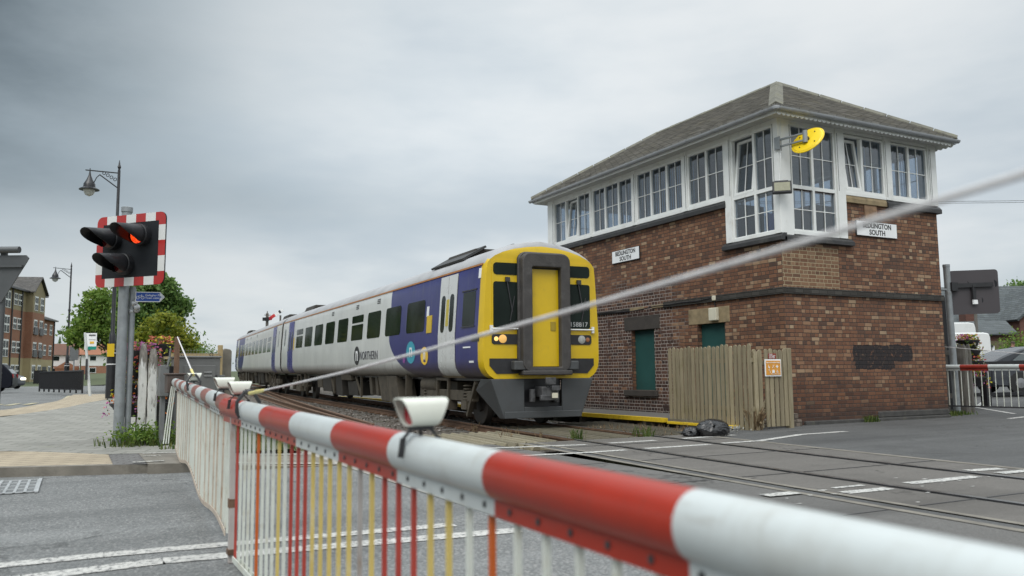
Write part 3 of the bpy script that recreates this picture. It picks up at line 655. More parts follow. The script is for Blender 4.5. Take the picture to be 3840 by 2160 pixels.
# white framed windows
def window(F, t0, t1, z0, z1, mull, trans=(), tilt=(), closed_bar=True, curtain=()):
    fr = MB(); pn = MB(); fb = .055
    fbox(fr, F, t0, t1, z0, z0+.06, -.07, .022); fbox(fr, F, t0, t1, z1-.05, z1, -.07, .02); fbox(fr, F, t0, t0+fb, z0+.06, z1-.05, -.07, .02); fbox(fr, F, t1-fb, t1, z0+.06, z1-.05, -.07, .02)
    for q in mull: fbox(fr, F, q-.034, q+.034, z0+.06, z1-.05, -.065, .018)
    ed = [t0+fb]+[v for q in mull for v in (q-.034, q+.034)]+[t1-fb]; cells = [(ed[i], ed[i+1]) for i in range(0, len(ed), 2)]
    for q in trans:
        for c in cells: fbox(fr, F, c[0], c[1], q-.04, q+.04, -.06, .016)
    zr = [z0+.06]+[v for q in trans for v in (q-.04, q+.04)]+[z1-.05]; rows = [(zr[i], zr[i+1]) for i in range(0, len(zr), 2)]
    par = fr.build('window', M_upvc, BX, sm=0, bev=.004)
    for ri, (za, zb) in enumerate(rows):
        for ci, (ta, tb) in enumerate(cells):
            tl = (ri, ci) in tilt
            if not tl:
                bars = MB(); tm = (ta+tb)/2; zm = za+(zb-za)*.5
                fbox(pn, F, ta, tb, za, zb, -.036, -.028)
                fbox(bars, F, tm-.009, tm+.009, za, zb, -.028, -.012); fbox(bars, F, ta, tb, zm-.009, zm+.009, -.0275, -.0115)
                bars.build('glazing_bar', M_upvc, par, sm=0)
            else:                                                   # bottom hung sash, open inwards at the top
                s1 = MB(); s2 = MB(); k = math.tan(R(7))
                def sb(m_, a, b, c, e2, d0, d1):
                    n = len(m_.v); fbox(m_, F, a, b, c, e2, d0, d1)
                    for i in range(n, len(m_.v)):
                        p = Vector(m_.v[i]); off = (p.z-za)*k
                        p -= Vector(FP(F, 0, 0, 1))*off-Vector(FP(F, 0, 0, 0))*off; m_.v[i] = tuple(p)
                sb(s1, ta+.01, ta+.07, za, zb-.02, -.05, .02); sb(s1, tb-.07, tb-.01, za, zb-.02, -.05, .02); sb(s1, ta+.07, tb-.07, za, za+.06, -.05, .02); sb(s1, ta+.07, tb-.07, zb-.08, zb-.02, -.05, .02)
                tm = (ta+tb)/2; zm = (za+zb)/2
                sb(s1, tm-.009, tm+.009, za+.06, zb-.08, -.03, -.012); sb(s1, ta+.07, tb-.07, zm-.009, zm+.009, -.029, -.011); sb(s2, ta+.07, tb-.07, za+.06, zb-.08, -.036, -.03)
                so_ = s1.build('open_sash', M_upvc, par, sm=0, bev=.003); s2.build('pane', M_glass, par, sm=0)
    pn.build('pane', M_glass, par, sm=0)
    return par
WT = 6.1
third = lambda a, b: [a+(b-a)/3, a+2*(b-a)/3]
window('L', 19.03, 20.98, 4.86, WT, third(19.03, 20.98), tilt=((0, 1),)); window('L', 17.06, 18.93, 4.86, WT, third(17.06, 18.93)); window('L', 15.06, 16.9, 4.86, WT, third(15.06, 16.9))
window('L', 13.64, 14.9, 4.86, WT, [14.25]); window('L', 12.2, 13.45, 3.87, WT, [12.76], (4.79,), tilt=((1, 1),))
window('R', 12.76, 14.08, 3.89, WT+.04, [13.4], (4.83,)); window('R', 14.32, 15.6, 4.86, WT+.02, [14.9], tilt=((0, 0),)); window('R', 15.8, 17.06, 4.86, WT+.02, [16.42])
for a in (12.4, 14.7, 17.0, 19.2): window('E', a, a+1.9, 4.86, WT, third(a, a+1.9))
for a in (12.75, 14.4, 15.95): window('B', a, a+1.35, 4.86, WT, [a+.67])
e = MB()
for F, t0, t1, z0 in (('L', 20.98, Y1+.02, 4.79), ('L', 18.93, 19.03, 4.79), ('L', 16.9, 17.06, 4.79), ('L', 14.9, 15.06, 4.79), ('L', 13.45, 13.64, 3.84), ('L', Y0-.055, 12.2, 3.84),
                      ('R', X0, 12.76, 3.8), ('R', 14.08, 14.32, 3.84), ('R', 15.6, 15.8, 4.79), ('R', 17.06, X1+.03, 4.79), ('B', X0, 12.75, 4.79), ('B', 14.1, 14.4, 4.79), ('B', 15.75, 15.95, 4.79), ('B', 17.3, X1, 4.79), ('E', Y0, 12.4, 4.79), ('E', 14.3, 14.7, 4.79), ('E', 16.6, 17, 4.79), ('E', 18.9, 19.2, 4.79), ('E', 21.1, Y1, 4.79)):
    e = MB(); fbox(e, F, t0, t1, z0, 6.2, -.13, .05); e.build('window_post', M_upvc, BX, sm=0, bev=.006)
e = MB()
for F, t0, t1, z0 in (('L', 19.03, 20.98, 4.79), ('L', 17.06, 18.93, 4.79), ('L', 15.06, 16.9, 4.79), ('L', 13.64, 14.9, 4.79), ('L', 12.2, 13.45, 3.84), ('R', 12.76, 14.08, 3.84), ('R', 14.32, 15.6, 4.79), ('R', 15.8, 17.06, 4.79)):
    fbox(e, F, t0, t1, z0, z0+.075, -.09, .034)
    fbox(e, F, t0, t1, WT-.005+(.04 if (F == 'R') else 0), 6.2, -.09, .03)
for y in (20.94, 18.98, 16.98, 14.98): fbox(e, 'L', y-.012, y+.012, 4.8, 6.18, .05, .056)
e.build('window_trim', M_upvc, BX, sm=0, bev=.006)
e = MB()
for F, t in (('L', 21.02), ('L', 18.98), ('L', 16.94), ('L', 14.94), ('L', 13.47), ('R', 14.12), ('R', 15.63), ('R', 17.09), ('R', 17.14), ('L', 12.18), ('R', 12.74)): fbox(e, F, t-.006, t+.006, 4.85, 6.1, .045, .0525)
e.build('joint_shadow_strip', M_dark, BX, sm=0)  # thin dark strips laid on the posts in place of joint shade
# inside
e = MB(); e.box(X0+.14, X1-.14, Y0+.14, Y1-.14, 3.5, 3.6, 0); e.box(X0-.02, X1+.02, Y0-.02, Y1+.02, 6.205, 6.23, 1)
e.box(X1-.16, X1-.13, Y0+.15, Y1-.15, 3.6, 4.75); e.box(X0+.15, X1-.17, Y1-.16, Y1-.13, 3.6, 4.75); e.box(X0+.13, X0+.16, 13.66, Y1-.17, 3.6, 4.75); e.box(14.34, X1-.17, Y0+.13, Y0+.16, 3.6, 4.75)
e.build('room_shell', [M_inside, M_ceiling], BX, sm=0)
e = MB()
for y0, y1, xx in ((17.0, 18.95, 12.72), (15.0, 16.95, 12.72), (19.0, 19.35, 12.75), (20.5, 20.95, 12.75)):
    t = y0; e = MB()
    while t < y1: e.add([(xx, t, 4.86), (xx+.03, t+.075, 4.86), (xx+.03, t+.075, 6.02), (xx, t, 6.02)], [(0, 1, 2, 3)]); t += .085
    e.build('window_blind', M_curtain, BX, sm=0, fix=False)
for x0, x1 in ((15.05, 15.45), (16.5, 16.85)):
    t = x0; e = MB()
    while t < x1: e.add([(t, 12.42, 4.86), (t+.075, 12.45, 4.86), (t+.075, 12.45, 6.02), (t, 12.42, 6.02)], [(0, 1, 2, 3)]); t += .085
    e.build('window_blind', M_curtain, BX, sm=0, fix=False)
e = MB(); e.box(12.85, 13.4, 12.85, 12.92, 3.9, 4.42); e.build('blue_screen', mat('blue_screen_board', (.05, .09, .3), .5, .1), BX, sm=0, bev=.02)
e = MB(); e.box(13.2, 14.1, 14.2, 17, 3.6, 4.9); e.box(14.4, 15.3, 18, 20.4, 3.6, 5.3); e.box(15.5, 16.6, 14.0, 15.6, 3.6, 5.05); e.build('desk_units', M_inside, BX, sm=0, bev=.02)
# eaves, gutters and roof
EX0, EX1, EY0, EY1 = 12.02, 17.44, 11.68, 21.44
e = MB(); e.box(EX0, EX1, EY0, EY1, 6.2, 6.215); e.build('soffit', M_soffit, BX, sm=0)
e = MB(); e.box(EX0-.02, EX0, EY0, EY1, 6.13, 6.27); e.box(EX0, EX1, EY0-.02, EY0, 6.17, 6.27); e.box(EX1, EX1+.02, EY0, EY1, 6.13, 6.27); e.box(EX0, EX1, EY1, EY1+.02, 6.13, 6.27); e.build('fascia', M_upvc, BX, sm=0)
def scallops(F):
    mb = MB(); r = .062; L0, L1 = (EX0, EX1) if F == 'R' else (EY0, EY1); t = L0+r
    while t < L1-r*.5:
        arc = [(t+r*math.cos(a), 6.17+r*1.05*math.sin(a)) for a in [math.pi+math.pi*i/8 for i in range(9)]]
        if F == 'R': P = [(q, EY0-.02, z) for q, z in arc]; ext = (0, .018, 0)
        else: P = [(EX1+.002, q, z) for q, z in arc]; ext = (.018, 0, 0)
        mb.prism(P, ext); t += 2*r
    return mb.build('scalloped_valance', M_upvc, BX, sm=0)
scallops('R'); scallops('E')
def gutter(a, b, ends=True):
    mb = MB(); a, b = Vector(a), Vector(b); dr = (b-a).normalized(); nrm = Vector((-dr.y, dr.x, 0)); rr = .062
    out = []
    for p in (a, b):
        for i in range(9):
            an = math.pi+math.pi*i/8; out.append(p+nrm*rr*math.cos(an)+Vector((0, 0, rr*1.1*math.sin(an))))
    mb.add(out, [(i, i+1, 10+i, 9+i) for i in range(8)]+[tuple(range(9)), tuple(range(9, 18)), (0, 8, 17, 9)])
    L = (b-a).length; n = int(L/1.15)
    for k in range(n+1):
        p = a+dr*(.35+k*1.15)
        if k*1.15+.4 > L: break
        rg = []
        for q in (p-dr*.035, p+dr*.035):
            for i in range(9):
                an = math.pi+math.pi*i/8; rg.append(q+nrm*(rr+.008)*math.cos(an)+Vector((0, 0, (rr*1.1+.008)*math.sin(an)+.003)))
        mb.add(rg, [(i, i+1, 10+i, 9+i) for i in range(8)]+[tuple(range(9)), tuple(range(9, 18))])
    return mb.build('gutter', M_gutter, BX, sm=50)
GZ = 6.235
gutter((EX0-.085, EY0-.09, GZ), (EX0-.085, EY1+.12, GZ)); gutter((EX0-.02, EY0-.085, GZ), (EX1+.07, EY0-.085, GZ)); gutter((EX1+.085, EY0, GZ), (EX1+.085, EY1, GZ)); gutter((EX0, EY1+.085, GZ), (EX1, EY1+.085, GZ))
e = MB(); c0 = Vector((EX0-.085, EY0-.085, GZ-.004)); e.lathe(c0, [(.03, -.075), (.06, -.055), (.075, -.01), (.072, .002)], 12); e.build('gutter_corner', M_gutter, BX)
RX, RA, RB, RZ, ez = 14.92, 14.45, 19.1, 8.06, 6.275
P00, P10, P11, P01 = (EX0-.07, EY0-.07, ez), (EX1+.07, EY0-.07, ez), (EX1+.07, EY1+.07, ez), (EX0-.07, EY1+.07, ez); A_, B_ = (RX, RA, RZ), (RX, RB, RZ)
def slope(a, b, c, d_=None, n=16):
    # overlapping slate courses built as real laps
    mb = MB(); a, b = Vector(a), Vector(b); c = Vector(c); d_ = Vector(d_) if d_ is not None else c
    nr = (b-a).cross(d_-a).normalized(); nr = nr if nr.z > 0 else -nr
    for i in range(n):
        t0, t1 = i/n, min(1, (i+1.15)/n)
        p = [a.lerp(d_, t0), b.lerp(c, t0), b.lerp(c, t1), a.lerp(d_, t1)]
        q = [p[0]+nr*.03, p[1]+nr*.03, p[2]+nr*.006, p[3]+nr*.006]
        mb.add(q+[p[0]-nr*.01, p[1]-nr*.01], [(0, 1, 2, 3), (4, 5, 1, 0)])
    return mb
e = MB()
for q in (slope(P00, P01, B_, A_, 36), slope(P10, P00, A_, None, 36), slope(P11, P10, A_, B_, 36), slope(P01, P11, B_, None, 36)): e.add(q.v, q.f)
roof = e.build('roof', M_slate, BX, sm=0)
e = MB()
def ridge_run(a, b, wd, n):
    a, b = Vector(a), Vector(b)
    for i in range(n):
        p, q = a.lerp(b, i/n), a.lerp(b, (i+.97)/n); dr = (q-p).normalized(); s_ = dr.cross(Vector((0, 0, 1))).normalized(); up = s_.cross(dr)
        dz_ = .045+.006*(i % 2)
        sec = [(-wd, -.075), (-wd*.98, -.04), (0, dz_), (wd*.98, -.04), (wd, -.075)]
        vs = [p+s_*u+up*v for u, v in sec]+[q+s_*u+up*v for u, v in sec]
        e.add(vs, [(0, 1, 2, 3, 4), (9, 8, 7, 6, 5), (0, 5, 6, 1), (1, 6, 7, 2), (2, 7, 8, 3), (3, 8, 9, 4), (4, 9, 5, 0)])
ridge_run(Vector(P00)+Vector((.08, .08, .06)), Vector(A_)+Vector((0, 0, .03)), .15, 6); ridge_run(Vector(P10)+Vector((0, 0, .05)), Vector(A_)+Vector((0, 0, .03)), .12, 8); ridge_run(Vector(A_)+Vector((0, 0, .03)), Vector(B_)+Vector((0, 0, .03)), .12, 9); ridge_run(Vector(P01)+Vector((0, 0, .05)), Vector(B_)+Vector((0, 0, .03)), .12, 8)
e.build('ridge_tiles', M_ridge, roof, sm=0, bev=.01)
# things fixed to the signal box
def nameplate(F, t0, t1, z0, z1, lab):
    c = ((t0+t1)/2, (z0+z1)/2); e = MB(); fbox(e, F, t0, t1, z0, z1, .01, .035)
    o = e.build('station_sign', M_sign_black, sm=0); tag(o, lab, 'sign'); e = MB(); fbox(e, F, t0+.012, t1-.012, z0+.012, z1-.012, .034, .04); e.build('sign_face', M_sign_white, o, sm=0)
    rgt = (0, -1, 0) if F == 'L' else (1, 0, 0)
    hh = z1-z0
    text('BEDLINGTON', hh*.47, FP(F, c[0], c[1]+hh*.21, .041), rgt, (0, 0, 1), M_sign_black, o, sx=.93 if F == 'R' else .9, bold=.004)
    text('SOUTH', hh*.47, FP(F, c[0], c[1]-hh*.23, .041), rgt, (0, 0, 1), M_sign_black, o, sx=.98, bold=.004)
nameplate('L', 16.8, 18.0, 3.92, 4.25, 'white name board with black letters on the track side wall above the train')
nameplate('R', 14.6, 15.88, 3.94, 4.27, 'white name board with black letters on the end wall beside the bay window')
M_yel = mat('yellow_plastic', (.78, .55, .01), .45, .06, 3, coat=.2)
DS = thing('dish_antenna', 'round yellow dish with white bracket at the corner of the upper windows', 'dish', (12.6, 12.0, 5.6))
dc = Vector((12.62, 11.48, 5.62)); dn = Vector((.80, .16, -.58)).normalized()
Md = dn.to_track_quat('Z', 'Y').to_matrix().to_4x4()
e = MB(); e.lathe(dc, [(.001, -.0), (.3, -.0), (.315, .012), (.335, .01), (.345, .02), (.34, .034), (.3, .03), (.001, .028)], 40, 0, Md); e.build('dish', M_yel, DS)
e = MB()
for k in range(4):
    q = dc+Md.to_3x3() @ Vector((.22*math.cos(k*1.57+.5), .22*math.sin(k*1.57+.5), -.012)); e.lathe(q, [(.012, -.006), (.012, .014)], 8, 0, Md)
e.lathe(dc, [(.05, -.05), (.05, .005)], 12, 0, Md); e.build('bolt', M_dark, DS)
mt = dc-dn*.09
e = MB(); e.tube([mt+Vector((0, 0, -.12)), mt+Vector((0, 0, .12))], .048, 14); e.bar((12.40, 12.02, 5.72), mt+Vector((0, 0, .07)), .05, .03); e.bar((12.40, 12.02, 5.58), mt+Vector((0, 0, -.07)), .05, .03)
e.tube([mt, dc], .03, 10); e.build('bracket', M_galv, DS); e = MB(); e.box(12.36, 12.375, 11.95, 12.1, 5.52, 5.78); e.box(12.375, 12.5, 12.035, 12.045, 5.52, 5.78); e.build('mounting_plate', M_galv, DS, sm=0)
e = MB(); e.tube([(12.5, 12.03, 6.15), (12.47, 12.02, 5.9), (12.44, 12.01, 5.6), (12.41, 12.0, 5.3), (12.38, 12.0, 5.05), (12.35, 12.0, 4.86)], .008, 6); tag(e.build('cable', M_upvc), 'thin white cable running down the corner post from the eaves to the floodlight', 'cable')
FL = thing('floodlight', 'black square floodlight on the corner post of the bay window', 'floodlight', (12.36, 11.98, 4.72)); Mf = Matrix.Translation((12.34, 11.92, 4.72)) @ Matrix.Rotation(R(-42), 4, 'Z') @ Matrix.Rotation(R(-12), 4, 'X')
e = MB(); e.box(-.185, .185, -.05, .05, -.125, .125, 0, Mf); e.build('housing', M_blackp, FL, sm=0, bev=.012); e = MB(); e.box(-.15, .15, -.058, -.05, -.09, .09, 0, Mf); e.build('lens', mat('floodlight_glass', (.2, .2, .12), .25, .15, 8), FL, sm=0); e = MB(); e.box(-.13, .13, .02, .04, .125, .165, 0, Mf); e.box(-.02, .02, .02, .12, .12, .16, 0, Mf); e.build('bracket', M_blackp, FL, sm=0)
M_cream = mat('cream_plastic', (.6, .57, .45), .5, .06, 5)
def jbox(y0, y1, z0, z1, dp, lab):
    e = MB(); e.box(X0-dp, X0-.012, y0, y1, z0, z1); tag(e.build('junction_box', M_cream, sm=0, bev=.015), lab, 'box')
jbox(13.99, 14.24, 2.2, 2.48, .1, 'larger cream plastic box on the buff stone lintel above the green door'); jbox(14.04, 14.15, 2.64, 2.75, .07, 'small cream plastic box on the brick band above the larger box')
# yellow edged walkway beside the track
WK = thing('walkway', 'low timber walkway with yellow nosing along the foot of the signal box', 'walkway', (11.6, 18, 0))
e = MB(); e.box(10.95, 12.44, 12.3, 40, .07, .125); e.build('deck', M_oldtimber, WK, sm=0); e = MB(); e.box(10.82, 10.95, 13.98, 40, .05, .135); e.box(10.86, 11.3, 11.95, 13.9, .03, .075); e.build('yellow_edge', mat('yellow_grating', (.66, .45, .02), .6, .15, 14, dirt=(.2, .15, .05), dfac=.5), WK, sm=0)
e = MB()
for y in lin(12.2, 40, 22): e = MB(); e.box(10.9, 12.4, y-.07, y+.07, -.2, .06); e.build('bearer', M_oldtimber, WK, sm=0)
# picket fence and gate
def picket(mb, p, ht, wd, ax, z0, th_=.022):
    ax = Vector(ax).normalized(); nn = Vector((ax.y, -ax.x, 0)); p = Vector(p); pts = []; r = wd/2
    pts = [p-ax*r+Vector((0, 0, z0)), p+ax*r+Vector((0, 0, z0))]+[p+ax*r*math.cos(a)+Vector((0, 0, ht-r+r*math.sin(a))) for a in [math.pi*i/6 for i in range(7)]]
    mb.prism(pts, nn*th_)
FN = thing('picket_fence', 'tall closeboarded picket fence of weathered timber in front of the green door', 'fence', (11.0, 12.8, 0))
e = MB()
for k in range(20):
    y = 13.9-k*(13.9-11.63)/19
    picket(e, (11.0+.002*k+random.uniform(-.004, .004), y, 0), 1.585+random.uniform(-.02, .02), .087, (0, -1, 0), .1-.11*k/19+random.uniform(-.01, .01))
e.build('pickets', M_timber, FN, sm=0)
e = MB(); e.box(11.04, 11.09, 11.6, 13.95, .35, .43); e.box(11.045, 11.09, 11.6, 13.95, 1.25, 1.33); e.box(11.09, 11.18, 13.8, 13.89, .05, 1.5); e.box(11.09, 11.18, 11.58, 11.68, -.1, 1.45); e.build('rails', M_timber, FN, sm=0)
GT = thing('picket_gate', 'narrower picket gate carrying an orange notice between fence and brick corner', 'gate', (11.7, 11.75, 0))
e = MB()
for k, x in enumerate((11.22, 11.36, 11.52, 11.64, 11.76, 11.88, 11.99)): picket(e, (x, 11.72+.003*(k % 2), 0), 1.5+random.uniform(-.015, .015), .088, (1, 0, 0), .03+.02*(k > 1))
e.build('pickets', M_timber, GT, sm=0); e = MB(); e.box(11.45, 12.03, 11.745, 11.785, .3, .38); e.box(11.15, 12.03, 11.75, 11.785, 1.2, 1.28); e.bar((11.47, 11.77, .4), (12, 11.77, 1.2), .04, .07); e.build('rails', M_timber, GT, sm=0); e = MB(); e.box(12.05, 12.15, 11.68, 11.8, -.05, 1.52); e.build('gate_post', M_timber, GT, sm=0, bev=.01)
M_orange = mat('orange_notice', (.62, .27, .03), .5, .05, 4)
e = MB(); e.box(11.45, 11.86, 11.672, 11.685, .985, 1.305); sg = tag(e.build('notice', M_sign_white, sm=0, bev=.003), 'square orange notice with white pictograms on the picket gate', 'sign'); e = MB(); e.box(11.475, 11.835, 11.666, 11.673, 1.01, 1.28); e.build('printed_panel', M_orange, sg, sm=0)
text('Approved welfare facility', .034, (11.655, 11.665, 1.245), (1, 0, 0), (0, 0, 1), M_sign_white, sg); text('Please keep clean and tidy', .02, (11.7, 11.665, 1.03), (1, 0, 0), (0, 0, 1), M_sign_white, sg)
e = MB(); yy = 11.664
def ic(x, z, kind):
    if kind == 0: e.box(x-.022, x-.012, yy-.001, yy+.003, z-.02, z+.03); e.box(x-.012, x+.018, yy-.001, yy+.003, z-.02, z-.004); e.box(x-.005, x+.008, yy-.001, yy+.003, z-.036, z-.02)
    if kind == 1: e.bar((x-.025, yy, z-.03), (x+.025, yy, z+.03), .008, .004); e.bar((x+.025, yy, z-.03), (x-.025, yy, z+.03), .008, .004)
    if kind == 2: e.box(x-.03, x+.03, yy-.001, yy+.003, z-.01, z+.01); e.box(x-.01, x+.01, yy-.001, yy+.003, z+.01, z+.03); e.box(x-.01, x+.01, yy-.001, yy+.003, z-.03, z-.01)
    if kind == 3: e.tube([(x-.02, yy, z+.02), (x, yy, z+.03), (x+.012, yy, z), (x+.02, yy, z-.03)], .005, 5)
    if kind == 4:
        for q in (-.02, 0, .02): e.lathe((x+q, yy, z-.012), [(.009, -.02), (.011, .012), (.004, .02), (.009, .028), (.002, .04)], 7)
    if kind == 5: e.tube([(x+.018*math.cos(a), yy, z-.012+.018*math.sin(a)) for a in [i*.75 for i in range(9)]], .004, 4); e.bar((x-.008, yy, z+.034), (x+.004, yy, z), .008, .004); e.bar((x, yy, z), (x+.026, yy, z-.02), .007, .004)
for i in range(6): ic(11.55+.1*(i % 3), 1.17-.09*(i//3), i)
e.build('pictograms', M_sign_white, sg, sm=0)
e = MB(); e.box(11.555, 11.745, 11.675, 11.688, 1.312, 1.415); sg = tag(e.build('notice', mat('red_brown_notice', (.22, .035, .02), .5), sm=0), 'small dark red warning notice above the orange notice on the gate', 'sign')
text('Warning\nDo not trespass\non the Railway\nPenalty £1000', .024, (11.565, 11.674, 1.365), (1, 0, 0), (0, 0, 1), M_sign_white, sg, align='LEFT')
e = MB()
for i, (x0, x1, z0, z1, yd) in enumerate(((12.2, 12.62, -.05, .14, .17), (12.22, 12.56, .141, .26, .14), (12.24, 12.48, .261, .37, .1))): e.box(x0, x1, Y0-yd, Y0+.05, z0, z1)
tag(e.build('brick_stub', brick_mat('weathered_stub', True, (.16, .13, .105)), sm=0, bev=.015), 'stepped stub of broken pale brickwork at the foot of the corner beside the gate', 'brickwork')

# ------------------------------------------------------------------ train
def hw(z):
    P = [(.98, 1.10), (1.04, 1.2), (1.1, 1.265), (1.21, 1.325), (1.35, 1.342), (1.9, 1.345), (3.05, 1.272), (3.26, 1.25), (3.36, 1.19), (3.47, 1.08), (3.58, .9), (3.68, .64), (3.75, .33), (3.785, .0)]
    for (a, b), (c, e) in zip(P, P[1:]):
        if z <= c: return b+(e-b)*(z-a)/(c-a)
    return 0
def livery():
    m, nt, b = newmat('train_livery'); o = nt.obj(); x, y, z = nt.xyz(o)
    dz_ = nt.m('MAXIMUM', nt.m('SUBTRACT', 2.05, z), 0)
    lim = nt.m('SUBTRACT', 6.36, nt.m('MULTIPLY', nt.m('MULTIPLY', dz_, dz_), 1.77))
    isb = nt.m('LESS_THAN', y, lim)
    wf = nt.noise(o, 1.3, 5); c = nt.mix(isb, nt.ramp(wf, [(.3, (.5, .51, .5)), (.7, (.6, .61, .59))]), nt.ramp(wf, [(.3, (.021, .023, .125)), (.7, (.029, .031, .16))]))
    streak = nt.noise(nt.vec(nt.m('MULTIPLY', x, 1), nt.m('MULTIPLY', y, 6), nt.m('MULTIPLY', z, .7)), 1.5, 5, .6)
    low = nt.smooth(nt.m('ADD', z, nt.m('MULTIPLY', nt.m('SUBTRACT', streak, .5), .35)), 1.42, .98)
    c = nt.mix(nt.m('MULTIPLY', low, .78), c, (.1, .082, .06))
    c = nt.mix(nt.m('MULTIPLY', nt.smooth(streak, .5, .75), .18), c, (.2, .18, .15))
    nt.put(b.inputs['Base Color'], c); b.inputs['Roughness'].default_value = .3; b.inputs['Specular IOR Level'].default_value = .35; b.inputs['Coat Weight'].default_value = .0; b.inputs['Coat Roughness'].default_value = .1
    return m
M_liv = livery()
M_troof = mat('train_roof', (.33, .33, .335), .5, .12, 1.5, dirt=(.2, .19, .17), dfac=.6)
M_ty = mat('warning_yellow', (.6, .4, .003), .35, .08, 1.5, dirt=(.36, .24, .02), dfac=.4, coat=.15)
M_tgrey = mat('valance_grey', (.06, .064, .067), .5, .12, 2, dirt=(.05, .045, .04), dfac=.6)
M_under = mat('underframe_dirt', (.03, .026, .021), .8, .35, 3, .2, 30)
M_under2 = mat('underframe_brown', (.072, .06, .043), .75, .3, 3, .2, 30, dirt=(.025, .02, .017), dfac=.7)
M_gask = mat('gangway_rubber', (.05, .046, .044), .7, .25, 5, .3, 30, dirt=(.11, .105, .1), dfac=.5)
M_orst = mat('orange_stripe', (.3, .12, .03), .5, .1)
M_tdoorw = mat('white_door_paint', (.56, .57, .56), .3, .06, 2, dirt=(.36, .34, .3), dfac=.4)
M_tblue = mat('blue_door_paint', (.05, .05, .21), .3, .08, 2)
M_lamp_on = mat('headlamp_lit', (1, .55, .16), .2, .02, 5, emis=.12)
M_lamp_off = mat('lamp_glass', (.35, .36, .34), .12, .2, 20)
M_wheel = mat('wheel_steel', (.035, .03, .026), .6, .3, 6)
L_CAR = 23.6
CELL = [1.37, 2.53]
def rrect(y0, y1, z0, z1, r, n=4):
    P = []
    for cy, cz, a0 in ((y1-r, z1-r, 0), (y0+r, z1-r, 90), (y0+r, z0+r, 180), (y1-r, z0+r, 270)):
        for i in range(n+1): a = R(a0+90*i/n); P.append((cy+r*math.cos(a), cz+r*math.sin(a)))
    return P
def side_panel(mb, sx, y0, y1, z0, z1, r, off, th_=.012, m=0):
    P = rrect(y0, y1, z0, z1, r); k = len(P)
    vs = [(sx*(hw(z)+off), y, z) for y, z in P]+[(sx*(hw(z)+off-th_), y, z) for y, z in P]
    mb.add(vs, [tuple(range(k))]+[(i, (i+1) % k, k+(i+1) % k, k+i) for i in range(k)], m)
def side_strip(mb, sx, y0, y1, zs, off, m=0, th_=.015):
    vs = []
    for z in zs: vs += [(sx*(hw(z)+off), y0, z), (sx*(hw(z)+off), y1, z), (sx*(hw(z)+off-th_), y0, z), (sx*(hw(z)+off-th_), y1, z)]
    n = len(zs); fs = []
    for i in range(n-1):
        a = 4*i; fs += [(a, a+1, a+5, a+4), (a, a+4, a+6, a+2), (a+1, a+3, a+7, a+5)]
    fs += [(0, 2, 3, 1), (4*n-4, 4*n-3, 4*n-1, 4*n-2)]
    mb.add(vs, fs, m)
